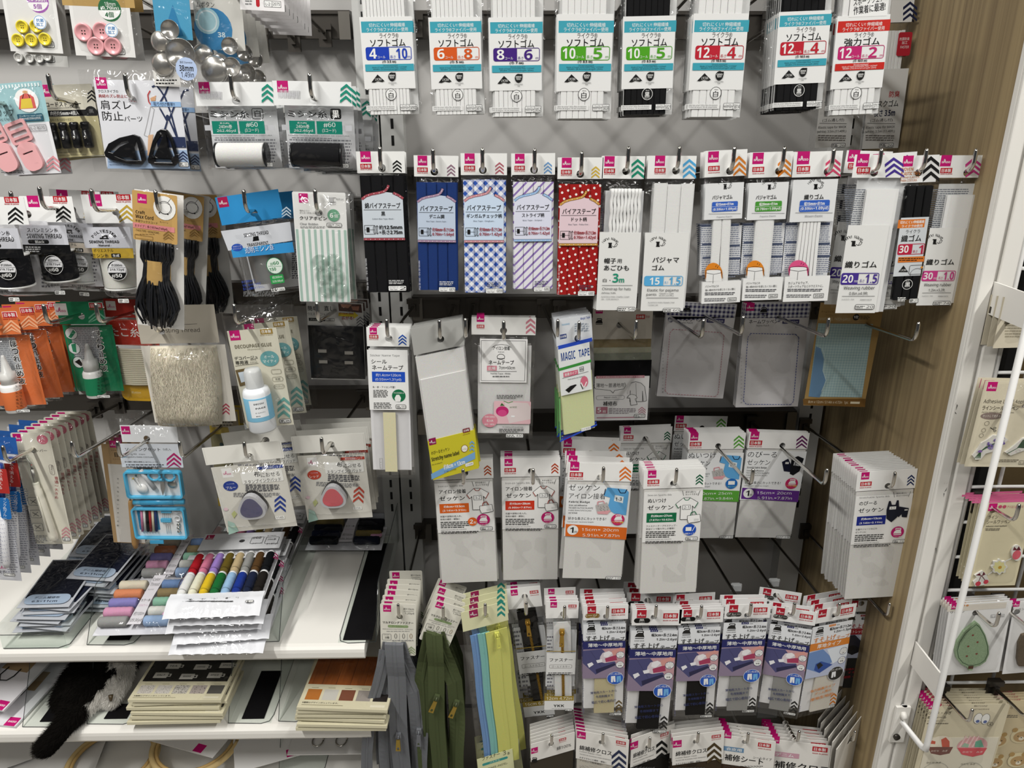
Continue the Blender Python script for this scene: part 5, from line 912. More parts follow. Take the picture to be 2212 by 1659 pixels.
hemtape((1466, 1316, 1562, 1313, 1545, 1562, 1456, 1560), HE[(1516, 1307)], '22201e', '黒', '121212', 'black hem tape packet between the lower black and grey ones', [.008, .016, .03, .055], code='550')
hemtape((1563, 1305, 1664, 1305, 1636, 1552, 1546, 1547), HE[(1623, 1303)], '9b9a96', 'グレー', '44433f', 'grey hem tape packet hanging straight', [.02, .034])
hemtape((1664, 1303, 1758, 1326, 1727, 1562, 1640, 1538), HE[(1717, 1301)], '9b9a96', 'グレー', '44433f', 'grey hem tape packet turned towards the orange one', [.018, .07], yaw=-14)
hemtape((1755, 1322, 1852, 1300, 1806, 1540, 1728, 1548), HE[(1814, 1302)], 'dfd9cc', None, None, 'orange titled hem tape packet with cream tape', [.018, .034, .052], kind=1, vc='d9812b', yaw=14)
hemtape((1826, 1297, 1917, 1296, 1879, 1496, 1800, 1492), HE[(1923, 1302)], '3a3937', None, None, 'dark stretch hem tape packet with red title in the shade', [.02], kind=2, vc='a51f2e', d=.085)
for px, py in ((1590, 1268), (1672, 1258)):
    b = at(px, py, 1.3)
    o = thing('hook_clip', 'milky plastic clip on the bare hook ' + ('above the grey hem tapes' if px < 1600 else 'above the tape turned towards orange'), 'hook clip', b, 'milky clips on hooks'); g = MB(); g.box(-.008, .008, -.006, .006, -.006, .006, mat('e4e6e6', 'l')); g.box(-.011, .011, -.002, .002, -.009, .007, mat('e4e6e6', 'l')); g.obj('clip_body', o)
# ---------------------------------------------------------------- right bay, lowest row: repair cloths
HF = {k: Hook(*k, label='chrome hook carrying the ' + v) for k, v in {(1192, 1586): 'cotton packets with plain header', (1303, 1583): 'cotton repair cloth with navy chevrons', (1404, 1592): 'cotton repair cloth with black chevrons', (1509, 1581): 'cotton repair cloth with brown chevrons', (1617, 1582): 'leather repair sheets', (1727, 1578): 'denim repair cloths', (1848, 1578): 'plain white envelopes'}.items()}
RF = (1243, 1571, 1355, 1602, 1352, 1790, 1243, 1765)
def cloth(q, hk, c, vc, lab, n, yaw, ref=None, items=None, step=.01, hdr=None):
    p = Pack('repair_cloth_packet', lab, 'repair cloth packet', q, hk, yaw=yaw, short=lab.replace(' packet', ''))
    r = q
    def T(a, b): # fractional placing on the card
        return (r[0] + (r[2] - r[0]) * a, r[1] + (r[3] - r[1]) * a + b)
    L = []
    for it in items:
        k = it[0]
        if k == 'D': x, y = T(it[1], it[2]); L.append(('D', x, y, it[3]))
        elif k == 'J': x, y = T(it[1], it[2]); L.append(('J', x, y, it[3]))
        elif k == 't': x, y = T((it[2] + it[4]) / 2, it[3]); hw = (it[4] - it[2]) * (r[2] - r[0]) / 2; L.append(('t', it[1], x - hw, y, x + hw, y + it[5], it[6], it[7] if len(it) > 7 else 0))
        elif k == 'V': x, y = T((it[1] + it[3]) / 2, it[2]); hw = (it[3] - it[1]) * (r[2] - r[0]) / 2; L.append(('V', x - hw, y, x + hw, y + it[4], it[5]))
        elif k == 'r': x, y = T((it[1] + it[3]) / 2, it[2]); hw = (it[3] - it[1]) * (r[2] - r[0]) / 2; L.append(('r', x - hw, y, x + hw, y + it[4], it[5]))
        elif k == 'i': x, y = T(it[1], it[2]); L += iron(x, y, .7)
        elif k == 'g': x, y = T((it[1] + it[3]) / 2, it[2]); hw = (it[3] - it[1]) * (r[2] - r[0]) / 2; L.append(('g', x - hw, y, x + hw, y + it[4], it[5], '4b4b4b'))
    hgt = 78 if hdr is None else hdr
    x0, z0, x1, z1 = p.x0, p.z0, p.x1, p.z1
    g = MB(); g.slab(rrect(x0, z1 - hgt * p.S, x1, z1, .0006), -.0008, 0, mat('ece9e3', 'p'), [circ(0, 0, HOLE, HOLE, 16)]); draw(g, L, p.P, p.S, -.00085); g.obj('header_card', p.root)
    g = MB(); g.box(x0 + .002, x1 - .002, .0004, .003, z0, z1 - (hgt - 22) * p.S, mat(c, 'f')); g.obj('folded_cloth', p.root)
    p.film(None, t=.0018, y=.004, wr=.0008); p.stack(n, step, 1.5); return p
std = lambda vc: [('D', .03, 6, 19), ('t', '綿補修クロス', .08, 31, .70, 13, 'k', 1), ('t', 'Cotton Repair Cloth', .08, 45, .5, 4, '4b4b4b'), ('t', 'TECIDO DE ALGODÃO PARA REMENDO', .08, 50, .68, 3.4, '6b6b6b'), ('t', 'かぎさきなどの補修・補強に', .08, 57, .6, 5, 'k'), ('t', 'アイロンで簡単補修！', .08, 63.5, .52, 5, 'k'), ('g', .08, 70, .68, 6, 2), ('J', .79, 4, 20), ('V', .7, 22, .98, 46, vc)]
cloth((1143, 1612, 1237, 1578, 1240, 1790, 1150, 1800), HF[(1192, 1586)], '4a4338', 'k', 'cotton packet with plain header and brown cloth', 6, 18, items=[('D', .04, 2, 15), ('J', .68, 4, 16), ('t', '綿100%', .62, 22, .97, 10, '3b3b3b'), ('i', .04, 26)], hdr=48, step=.0095)
cloth(RF, HF[(1303, 1583)], 'd9d3c6', '2b3350', 'cotton repair cloth packet with navy chevrons', 7, -16, items=std('2b3350'))
cloth((1357, 1594, 1442, 1572, 1450, 1790, 1362, 1800), HF[(1404, 1592)], '26231f', 'k', 'cotton repair cloth packet with black chevrons', 1, 22, items=std('k'))
cloth((1450, 1591, 1560, 1579, 1558, 1780, 1452, 1785), HF[(1509, 1581)], '463a2c', '4a3c22', 'cotton repair cloth packet with brown chevrons', 4, 5, items=std('4a3c22'))
cloth((1558, 1582, 1671, 1604, 1660, 1790, 1548, 1770), HF[(1617, 1582)], '4e3a2c', 'k', 'leather repair sheet packet with blue tab', 4, -13, items=[('D', .03, -6, 18, ), ('J', .71, 5, 26), ('r', .05, 24, .42, 12, '6f93b4'), ('t', '合皮用', .1, 26, .38, 8, 'w', 1), ('t', '補修シート', .08, 38, .78, 18, 'k', 1), ('t', 'シールタイプ', .62, 34, .95, 7, '4b4b4b'), ('g', .05, 60, .8, 12, 3)])
cloth((1660, 1591, 1793, 1612, 1772, 1800, 1652, 1780), HF[(1727, 1578)], '3a4058', 'k', 'denim repair cloth packet with pink tab', 5, -12, items=[('D', .03, -6, 19), ('J', .72, 4, 30), ('r', .05, 25, .48, 13, 'd0a0b0'), ('t', 'デニム', .12, 27, .4, 9, 'w', 1), ('t', '補修クロス', .12, 42, .95, 20, 'k', 1), ('g', .1, 66, .8, 12, 3)])
q = (1796, 1624, 1881, 1526, 1872, 1720, 1795, 1790)
p = Pack('envelope_packet', 'plain white envelope turned sideways by the wooden wall', 'envelope', q, HF[(1848, 1578)], yaw=42, short='sideways plain white envelope')
g = MB(); x0, z0, x1, z1 = p.x0, p.z0, p.x1, p.z1; g.slab(rrect(x0, z0, x1, z1, .002), -.0006, .0006, mat('e3dfd6', 'p'), [circ(0, 0, HOLE * 2.2, HOLE * 1.3, 16)]); g.obj('sheet', p.root)
p.film(None, t=.0012, y=.0018, wr=.0006); p.stack(5, .017, 3)
# ---------------------------------------------------------------- left bay: buttons, clips, threads on hooks
def button(parent, x, y, z, r, m, nm='button'):
    g = MB(); g.lathe([(r * .2, -.0016), (r * .62, -.0016), (r * .74, -.003), (r * .9, -.0036), (r, -.0024), (r * .97, 0), (0.0001, 0)], (x, y, z), m, 'y', 28)
    dk = mat('3a2a22', 'p')
    for a in (45, 135, 225, 315): g.poly(circ(x + r * .22 * math.cos(R(a)), z + r * .22 * math.sin(R(a)), r * .09, r * .09, 8), y - .0017, dk)
    return g.obj(nm, parent)
def buttons(q, hk, d, hdr, body, bc, cs, r, sub, circ_, lab, stk=0, hdc='b3935a'):
    p = Pack('button_packet', lab, 'button packet', q, hk, d=d, short=lab)
    L = [('r', q[0] - 8, hdr - 90, q[2] + 12, hdr, hdc)] if hdr > -50 else []
    cx, cy, cr, cc, t1, t2 = circ_
    L += [('c', cx, cy, cr, cr, cc), ('p', [c for k in range(13) for c in (cx + cr * .96 * math.cos(math.pi * k / 12), cy + 2 + (cr - 3) * .96 * math.sin(math.pi * k / 12))], 'f3f3f1'), ('t', t1[0], cx - cr * .45, cy - cr * .62, cx + cr * .5, cy - cr * .3, 'w'), ('t', t1[1], cx - cr * .8, cy - cr * .25, cx + cr * .8, cy + cr * .08, 'w', 1), ('t', t2, cx - cr * .4, cy + cr * .25, cx + cr * .35, cy + cr * .7, cc, 1)]
    L += [('N',) + sub]
    p.card('backing_card', None, body, L, hole=True, y=.0005)
    m = mat(bc, 'g')
    for x, y in cs: button(p.root, *(lambda a: (a[0], -.0006, a[1]))(p.P(x, y)), r * p.S, m)
    return p
HL = [Hook(*a, label='chrome hook ' + l) for a, l in (((62, -110), 'above the yellow buttons'), ((205, -110), 'above the pink buttons'), ((372, -105), 'above the silver cover buttons'), ((468, -105), 'above the blue ringed button kit'), ((560, -120), 'above the red capsule cards'))]
sb = [('c', 90, 49, 13, 13.5, 'f4f6f8'), ('C', 90, 49, 12.5, 13, '4b8fc4', 1), ('t', '抗菌', 82, 41, 98, 48, '2f7fc0', 1), ('t', '加工', 82, 50, 98, 57, '2f7fc0', 1)]
p = buttons((-6, -80, 112, -80, 133, 113, 22, 113), HL[0], .01, -60, 'e0dfdc', 'e6d13c', ((50, 58), (80, 57), (41, 87), (70, 87), (99, 85)), 13.6, (92, 90, 117, 102, '66'), (82, 3, 23, 'a05cae', ('15mm', '(0.59in)'), '5個'), 'card of five yellow four-hole buttons')
p.card('round_sticker', (76, 35, 104, 63), 'f4f6f8', sb, y=-.0042, th=.0002, rad=14); p.film(None, t=.006, y=.003); p.stack(1, .02)
p = buttons((8, -50, 122, -50, 146, 143, 38, 143), HL[0], .1, -60, 'c9c8c4', 'c6c5c0', ((42, 124), (66, 126), (87, 126), (104, 122)), 10, (93, 122, 118, 134, '20'), (90, 25, 20, '8a8a88', ('15mm', '(0.59in)'), '5個'), 'grey card of pale grey buttons behind the yellow ones'); p.film(None, t=.005, y=.003)
p = buttons((138, -75, 272, -75, 290, 122, 163, 122), HL[1], .008, 9, 'e0dfdc', 'e0a0a4', ((182, 70), (221.5, 68), (209, 100), (245.6, 100)), 19, (243, 106, 270, 117, '69'), (237, 20, 24.5, '2c6a44', ('18mm', '(0.70in)'), '4個'), 'card of four larger pink buttons')
p.card('round_sticker', (230, 52, 258, 80), 'f4f6f8', [('C', 244, 66, 12.5, 13, '4b8fc4', 1), ('t', '抗菌', 236, 58, 252, 65, '2f7fc0', 1), ('t', '加工', 236, 67, 252, 74, '2f7fc0', 1)], y=-.0042, th=.0002, rad=14); p.film(None, t=.006, y=.003); p.stack(1, .025)
SILV = mat('d6d3cd', 's').copy(); SILV.name = 'tin_plate'; SILV.node_tree.nodes['Principled BSDF'].inputs['Roughness'].default_value = .24
def domes(q, hk, d, lab, kind, stk, tilt):
    p = Pack('cover_button_kit', lab, 'button kit', q, hk, d=d, short=lab)
    cx = (q[0] + q[2] + q[4] + q[6]) / 4
    if kind: p.card('blue_card', (330, -60, 408, 78), '4a9bc0', [('D', 335, -55, 20), ('p', (352, 78, 372, 10, 396, 78), '2f7fae')], hole=True, y=.002)
    else: p.card('grey_card', (418, -60, 522, 100), 'cfcdc6', [('t', 'ムボタン', 423, 4, 462, 15, 'k'), ('t', 'Covered Buttons', 420, 21, 466, 26, '4b4b4b'), ('c', 460, 63, 41, 42, '3a80b0'), ('c', 447, 45, 26, 26, 'a9cfd8'), ('C', 447, 45, 20, 20, 'd9e6e8', 3), ('t', '38', 470, 70, 486, 80, 'd9e6e8', 1)], hole=True, y=.002)
    for i, (x, y, r, dz) in enumerate(((350, 90, 22, 0), (398, 118, 32, -.006), (355, 140, 24, -.002), (372, 65, 20, 0)) if kind else ((468, 152, 30, -.005), (500, 100, 18, 0), (440, 118, 22, 0), (505, 145, 20, -.003))):
        a = p.P(x, y); g = MB(); rr = r * p.S; g.lathe([(rr, 0), (rr * .99, -.003), (rr * .85, -.006), (rr * .5, -.0085), (.0004, -.0095)] if i % 2 == 0 else [(rr, -.006), (rr * .97, -.008), (rr * .9, -.004), (rr * .5, -.0034), (.0004, -.0028)], (a[0], -.001 + dz, a[1]), SILV, 'y', 28); g.obj('metal_shell', p.root)
    if kind: p.card('size_sticker', (392, 127, 438, 174), 'b4c6e6', [('t', '直径 Diameter', 401, 134, 428, 139, 'k'), ('t', '38mm', 400, 143, 430, 155, 'k', 1), ('t', '1.49in', 404, 157, 431, 168, 'k')], y=-.0205, th=.0002, rad=23); p.card('paper_strip', (335, 155, 392, 186), 'e9e7e2', [('t', 'くるみボタン', 340, 160, 378, 167, 'k'), ('g', 340, 170, 388, 184, 2, 'k')], y=-.004, th=.0004)
    p.film(None, t=.02, y=.004, wr=.004); p.stack(stk, .05, tilt); return p
domes((318, -70, 425, -70, 445, 190, 338, 195), HL[2], .006, 'clear bag of silver cover buttons with blue card', 1, 0, 2)
domes((418, -70, 524, -70, 542, 180, 432, 186), HL[3], .03, 'clear bag of silver shells with a blue ringed card', 0, 2, 4)
p = Pack('capsule_card', 'white card with a small red capsule picture', 'sewing card', (515, -90, 612, -90, 613, 23, 517, 23), HL[4], short='white card with red capsule', d=.02)
p.card('printed_card', None, 'efecec', [('r', 553, -12, 561, 14, 'b8202c', 4), ('r', 571, 3, 607, 15, 'f4f4f2'), ('o', 571, 3, 607, 15, 'k', 0, .8), ('t', 'L-2', 574, 6, 584, 12, 'k'), ('l', (588, 3, 588, 15), .8, 'k'), ('t', '2075', 590, 6, 605, 12, 'k'), ('g', 530, -20, 545, 12, 5, '8b8b8b')], hole=True)
p.film(None, t=.003, y=.003); p.stack(7, .022, 1)
# row of clips and machine threads
HM = [Hook(*a, label='chrome hook carrying the ' + l) for a, l in (((-38, 165), 'pink strap clips'), ((103, 158), 'cord stoppers'), ((269, 157), 'black strap rings'), ((497, 158), 'white machine thread'), ((668, 157), 'black machine thread'))]
PINK = mat('e9aeb0', 'g')
q = (-36, 187, 88, 178, 130, 369, 8, 384)
p = Pack('clip_packet', 'two pink strap clips on a pale teal card', 'clip packet', q, HM[0], d=.03, short='pink strap clips')
p.card('backing_card', None, 'e3e3e6', [('p', (-40, 184, 90, 174, 108, 262, -22, 274), '9cc3c8'), ] + [('l', (-36 + 7 * k, 187 - .5 * k, -34 + 7 * k, 194 - .5 * k), 3, 'e6f0f0') for k in range(18)] + [('c', 59, 217, 25, 24, 'f4f4f2'), ('p', (42, 236, 44, 208, 54, 202, 64, 202, 74, 210, 80, 234), 'd8645e'), ('p', (46, 235, 47, 214, 68, 212, 73, 233), 'e3c84a'), ('c', 55, 199, 6, 3, 'd9a67c'), ('l', (50, 213, 52, 203), 1.3, 'k'), ('l', (66, 212, 62, 203), 1.3, 'k'), ('t', 'クリップ', -18, 236, 32, 251, 'k'), ('t', 'Elastic Clip', -12, 255, 22, 262, '3b4b50'), ('t', '外れずて', -10, 219, 12, 224, 'k'), ('t', 'とめられる', -6, 227, 26, 232, 'k'), ('r', 40, 246, 94, 261, '2f5f72', 2), ('t', 'ゴム幅 For tape width', 43, 248, 92, 252, 'c9dde0'), ('t', '15mm(0.59in)対応', 43, 253, 90, 259, 'w'), ('o', 66, 270, 101, 282, '55555a', 0, .8), ('t', 'L-2 8070', 69, 273, 98, 279, '3b3b3b'), ('V', 102, 336, 130, 370, 'd98f96'), ('g', 4, 366, 55, 374, 2, '77777a')], hole=True)
for (cx, cy) in ((4, 316), (58, 314)):
    a, b, c = p.P(cx - 12, cy - 24), p.P(cx + 14, cy + 25), p.P(cx, cy)
    dx, dz = b[0] - a[0], b[1] - a[1]; l = math.hypot(dx, dz); ux, uz = dx / l, dz / l; vx, vz = -uz, ux; S = p.S
    T = lambda u, v: (c[0] + (ux * u + vx * v) * S, c[1] + (uz * u + vz * v) * S)
    g = MB(); fr = rrect(-52, -24, -6, 24, 7); hs = [rrect(-45, -18, -36, 18, 3), rrect(-30, -18, -21, 18, 3), rrect(-16, -18, -11, 18, 2)]
    g.slab([T(*k) for k in fr], -.004, -.0012, PINK, [[T(*k) for k in h] for h in hs]); o = g.obj('strap_clip', p.root)
    g = MB(); g.slab([T(*k) for k in rrect(-6, -21, 54, 21, 17, 6)], -.007, -.0012, PINK, [[T(*k) for k in rrect(14, -12, 17, 12, 1)]]); g.obj('clip_jaw', o)
p.film(None, t=.009, y=.003); p.stack(1, .03)
q = (82, 185, 200, 180, 226, 334, 117, 343)
p = Pack('stopper_packet', 'four black cord stoppers on a cream card', 'stopper packet', q, HM[1], d=.05, short='black cord stoppers')
p.card('backing_card', None, 'e9e4d2', [('D', 88, 184, 24), ('V', 189, 194, 208, 222, 'k'), ('t', 'コードストッパー', 100, 220, 175, 230, 'k', 1), ('t', 'Cord Stopper REGULADOR DE CORDÃO', 104, 231, 173, 235, '55555a'), ('p', (98, 239, 208, 236, 211, 249, 101, 252), '1b1b1b'), ('t', '内径約5mm×4個入', 110, 240, 171, 249, 'w', 1), ('c', 198, 243, 13, 13, '1b1b1b'), ('t', '黒', 193, 236, 203, 244, '8b8b8b'), ('p', (101, 253, 212, 250, 226, 334, 117, 343), 'd9cfa0'), ('t', 'ひもの長さ調節や固定に', 110, 256, 160, 262, '4b4b3b'), ('t', 'Inner diameter 0.2in. × 4 pcs', 127, 327, 178, 331, '3b3b2b'), ('t', 'Diâmetro interno 5 mm × 4 peças', 127, 333, 188, 337, '3b3b2b')], hole=True)
for k in range(4):
    a = p.P(123 + k * 23.5, 293 - k * .8); r = 9.6 * p.S; h = 27 * p.S; mk = mat('131315', 'g')
    g = MB(); g.lathe([(r * .8, -h), (r, -h + .002), (r, h * .28), (r * .86, h * .3), (r * .86, h * .5), (r * .98, h * .52), (r * .98, h * .92), (r * .7, h)], (a[0], -.001 - r, a[1]), mk, 'z', 20); o = g.obj('cord_stopper', p.root)
    g = MB(); g.lathe([(.0001, -.0025), (r * .3, -.0018), (r * .42, 0), (.0001, 0)], (a[0], -.001 - 2 * r + .0004, a[1] - h * .18), CHROME, 'y', 14); g.obj('steel_ball', o)
p.film(None, t=.02, y=.002); p.stack(1, .03, 3)
q = (200, 168, 385, 178, 410, 362, 233, 362)
p = Pack('strap_ring_packet', 'two black triangular strap rings on an illustrated white card', 'ring packet', q, HM[2], short='black strap rings on white card')
NV = '2b3658'
p.card('backing_card', None, 'e6e7ec', [('D', 208, 168, 23), ('t', 'クロスタイプの', 213, 194, 255, 200, 'k'), ('t', '肩紐のズレ防止に！', 214, 204, 278, 211, 'b04a4a', 1), ('t', '肩ズレ', 218, 217, 283, 236, 'k'), ('t', '防止', 222, 241, 266, 260, 'k'), ('t', 'パーツ', 269, 251, 308, 262, 'k'), ('p', (233, 326, 404, 324, 411, 364, 233, 364), 'a6bedd'), ('l', (318, 268, 312, 292, 322, 296, 334, 236, 326, 230, 318, 268), .8, '9b9b9b'), ('p', (321, 292, 332, 290, 326, 336, 319, 336), 'e0b894'), ('p', (325, 212, 338, 206, 336, 218, 327, 218), 'd9a880'), ('l', (329, 188, 338, 184, 348, 196, 357, 210, 370, 245, 384, 298), 3.5, NV), ('l', (376, 180, 366, 182, 358, 202, 346, 222), 3.5, NV), ('l', (345, 232, 362, 262, 356, 282), 3.5, NV), ('l', (378, 228, 366, 258, 384, 300), 3.5, NV), ('c', 363, 254, 4, 6, NV), ('l', (325, 196, 320, 205, 322, 220, 329, 229), 2.2, 'c43a3a'), ('r', 327, 220, 391, 230, '9cc0e8'), ('t', '取り付け簡単!!', 333, 221, 378, 229, '1b2a4c', 1), ('r', 340, 296, 402, 318, NV), ('V', 386, 326, 406, 350, NV), ('t', 'Buckles for shoulder straps', 236, 348, 286, 352, '55607a'), ('t', 'AJUSTADOR DE ALÇA', 237, 354, 286, 358, '55607a'), ('N', 388, 350, 408, 360, '205')], hole=True)
BG = mat('111113', 'g')
def ring(pts, inner, cuts=()):
    g = MB(); g.slab([p.P(*k) for k in pts], -.006, -.0015, BG, [[p.P(*k) for k in h] for h in inner]); o = g.obj('strap_ring', p.root); b = o.modifiers.new('b', 'BEVEL'); b.width = .0012; b.segments = 2; b.limit_method = 'ANGLE'
ring([(229, 329), (238, 310), (262, 297), (292, 290), (305, 295), (312, 315), (318, 345), (310, 355), (280, 354), (245, 345), (232, 338)], [[(240, 328), (264, 307), (280, 303), (282, 307), (262, 317), (248, 330)], [(298, 302), (305, 330), (309, 346), (300, 345), (292, 318)], [(256, 338), (284, 340), (300, 346), (276, 346)]])
ring([(352, 278), (364, 280), (374, 296), (386, 330), (389, 350), (380, 358), (340, 357), (324, 352), (322, 344), (332, 306), (342, 284)], [[(340, 308), (352, 290), (356, 292), (344, 320), (336, 338), (333, 334)], [(362, 290), (370, 304), (380, 336), (376, 340), (366, 318)], [(338, 342), (372, 344), (374, 350), (338, 349)]])
p.film((186, 160, 424, 369), t=.009, y=.002); p.stack(1, .05, 2)
RM = (418, 179, 590, 175, 604, 366, 444, 368)
def spool_h(parent, x0, x1, z, r, y, m, cap):   # thread reel lying across
    g = MB(); L = x1 - x0; prof = [(r * .93, 0)] + [(r * (1 + .006 * (k % 2)), L * k / 40) for k in range(1, 40)] + [(r * .93, L)]
    g.lathe(prof, (x0, y, z), m, 'x', 28); o = g.obj('thread_reel', parent)
    for s_, xx in ((0, x0 - .002), (1, x1)):
        g = MB(); g.lathe([(r * .3, 0), (r * 1.03, 0), (r * 1.03, .002), (r * .3, .002)], (xx, y, z), cap, 'x', 28); g.obj('reel_rim', o)
def mthread(q, hk, black, V, lab, far):
    p = Pack('machine_thread_packet', lab, 'thread packet', q, hk, ref=RM, short=lab)
    p.card('header_card', 229, 'eeefee', [('D', 430, 178, 23), ('g', 432, 199, 482, 214, 1, 'd3d3d6')] + [('l', (434 + 3 * k, 197, 434 + 3 * k, 214), 1 + (k % 3) * .5, 'd9d9dc') for k in range(16)] + [('V', 566, 181, 590, 224, '1f8f78')], hole=True)
    L = [('r', 448, 270, 596, 281, 'c6c7cb'), ('t', 'ミシン糸', 459, 239, 542, 254, 'k', 1)]
    L += [('r', 549, 235, 572, 256, 'k', 4), ('t', '黒', 553, 238, 568, 253, 'w', 1)] if black else [('o', 549, 235, 572, 256, 'k', 4, 1.4), ('t', '白', 554, 238, 567, 252, 'k', 1)]
    L += [('r', 464, 262, 518, 288, '1a8570'), ('r', 522, 262, 576, 288, '1a8570'), ('t', '長さ(約)', 480, 264, 500, 268, 'w'), ('t', '240m巻', 478, 269, 506, 277, 'w'), ('t', '262.46yd', 474, 279, 514, 286, 'w'), ('t', '#60', 536, 264, 561, 274, 'w'), ('t', '(3コード)', 534, 277, 563, 286, 'w'), ('t', 'Sewing Thread White - LINHA DE COSTURA', 462, 291, 592, 294, 'k'), ('g', 470, 296, 590, 299, 1, '55555a'), ('N', 553, 350, 594, 359, '7504' if black else '2111')]
    g = MB(); draw(g, L, p.P, p.S, -.0095, 'g'); g.obj('film_print', p.root)
    a, b = p.P(474, 334), p.P(576, 334); spool_h(p.root, a[0], b[0], a[1], 25 * p.S, -.004, mat('1c1c1e' if black else 'f0efec', 'f'), mat('17181a', 'g'))
    p.card('info_card', (450, 232, 598, 362), 'dfe0e2', [('g', 456, 300, 592, 360, 9, '8b8c92')], y=.014, th=.0004)
    p.film(229, t=.037, y=.016, wr=.003); p.stack(len(far), far=far, jit=3); return p
mthread(RM, HM[3], False, None, 'white machine thread reel in a clear bag', [.035])
mthread((590, 174, 757, 177, 770, 369, 602, 368), HM[4], True, None, 'black machine thread reel in a clear bag', [.035, .07, .17, .2, .235])
# ---------------------------------------------------------------- left bay: sewing threads, cords, bobbins
HN = [Hook(*a, label='chrome hook ' + l) for a, l in (((-40, 412, 1.11), 'holding the bold titled black thread'), ((22, 412, 1.15), 'holding the half hidden black thread'), ((84, 402), 'with long shaft holding the tilted white thread'), ((196, 407), 'holding the natural thread'), ((335, 410), 'holding the wax cord'), ((526, 409), 'holding the transparent thread'), ((680, 408), 'holding the clear bobbins'))]
RS = (180, 422, 293, 418, 331, 650, 214, 657)
def sthread(q, hk, d, black, title, sub, vc, num, lab, thread, band=None, n=1, jp=''):
    p = Pack('sewing_thread_packet', lab, 'thread packet', q, hk, ref=RS, d=d, short=lab)
    p.card('header_card', 482, 'f0f0ee', [('D', 194, 420, 25), ('J', 252, 420, 30), ('V', 258, 442, 291, 481, vc)], hole=True)
    L = [('r', 190, 488, 292, 532, 'cccdd4')]
    if black: L += [('r', 196, 545, 250, 556, '131313'), ('t', 'スパンミシン糸', 204, 493, 272, 503, 'k', 1), ('t', 'SEWING THREAD', 204, 507, 280, 517, 'k', 1), ('r', 206, 521, 252, 530, 'k', 4), ('t', 'Black', 222, 522.5, 242, 528.5, 'w', 1), ('r', 196, 533, 300, 553, '111113'), ('g', 200, 536, 235, 551, 3, 'c9c9c9')]
    else:
        for i, ch in enumerate('POLYESTER'):
            a = R(-52 + i * 13); L.append(('t', ch, 234 + 30 * math.sin(a) - 2.6, 526 - 30 * math.cos(a) - 3, 234 + 30 * math.sin(a) + 2.6, 526 - 30 * math.cos(a) + 3, 'k', 1, -math.degrees(a)))
        L += [('p', (226, 512, 226, 510, 230, 510, 230, 505, 242, 505, 242, 512, 239, 512, 239, 508, 233, 508, 233, 512), 'k'), ('r', 225, 511, 244, 513, 'k'), ('t', 'SEWING THREAD', 203, 516, 266, 522, 'k', 1), ('t', sub, 219, 524, 250, 529, 'k', 1), ('p', (208, 533, 296, 533, 298, 554, 212, 554), band), ('t', 'ポリエステル', 212, 534, 254, 541, 'k', 1), ('t', 'ミシン糸', 210, 544, 244, 553, 'k', 1), ('r', 250, 544, 270, 553, 'k', 2), ('t', jp, 253, 545.5, 267, 551.5, 'w', 1)]
    L += [('c', 262, 580, 21, 22, 'f2f2f0'), ('c', 262, 580, 20, 21, '151515'), ('p', [c for k in range(15) for c in (262 - 19.2 * math.cos(-.25 + (math.pi + .5) * k / 14), 580 - 20 * math.sin(-.25 + (math.pi + .5) * k / 14))], 'e6e6e8'), ('t', '約200m', 250, 566, 273, 572, 'k', 1), ('l', (243, 574, 281, 574), .7, 'k'), ('t', '218.72yd', 247, 576, 277, 582, 'k', 1), ('t', num, 251, 587, 273, 596, 'w', 1), ('t', '薄地～中厚地 対応' if not black else '普通地対応', 246, 625, 284, 630, 'k', 1), ('N', 264, 640, 288, 650, '234')]
    g = MB(); draw(g, L, p.P, p.S, -.0137, 'g'); g.obj('film_print', p.root)
    a, b = p.P(248, 558), p.P(262, 630); r = 37 * p.S; h = a[1] - b[1]; x = (a[0] + b[0]) / 2 - .002; z = b[1] + .004
    g = MB(); g.lathe([(r * .95, .002)] + [(r * (1 + .006 * (k % 2)), .003 + (h - .006) * k / 36) for k in range(37)] + [(r * .9, h - .002)], (x, .015, z), mat(thread, 'f'), 'z', 28); o = g.obj('thread_reel', p.root)
    for zz in (z - .0006, z + h - .002):
        g = MB(); g.lathe([(r * .3, 0), (r * 1.04, 0), (r * 1.04, .0022), (r * .3, .0022)], (x, .015, zz), mat('eeeeea', 'g'), 'z', 28); g.obj('reel_rim', o)
    p.card('info_card', (198, 486, 318, 648), 'dfdfe2', [('g', 288, 560, 318, 640, 9, '77777f')], y=.0435, th=.0004)
    p.film(482, t=.058, y=.0445, wr=.003); p.stack(n, .06, 3); return p
sthread((-60, 428, 53, 423, 95, 645, -18, 655), HN[0], .004, True, '', '', 'k', '#60', 'bold titled black sewing thread at the picture edge', '202024', n=0)
sthread((46, 425, 158, 423, 190, 630, 82, 640), HN[1], .008, True, '', '', 'k', '#60', 'black sewing thread half hidden between two packets', '1c1c20', n=1)
sthread((104, 405, 214, 417, 245, 642, 140, 636), HN[2], .07, False, '', '- White -', 'e0d2a8', '#50', 'tilted white polyester sewing thread packet', 'eceeed', 'ded2c2', 1, '白')
sthread(RS, HN[3], .055, False, '', '- Natural -', 'c4a43e', '#50', 'natural polyester thread with mustard band', 'ecebe2', 'bf9f3a', 1, '生成')
q = (294, 417, 397, 417, 391, 711, 288, 705)
p = Pack('wax_cord_packet', 'kraft carded bundle of black wax cord', 'cord packet', q, HN[4], short='black wax cord bundle')
p.card('backing_card', None, 'e9e7e2', y=.006, th=.0006)
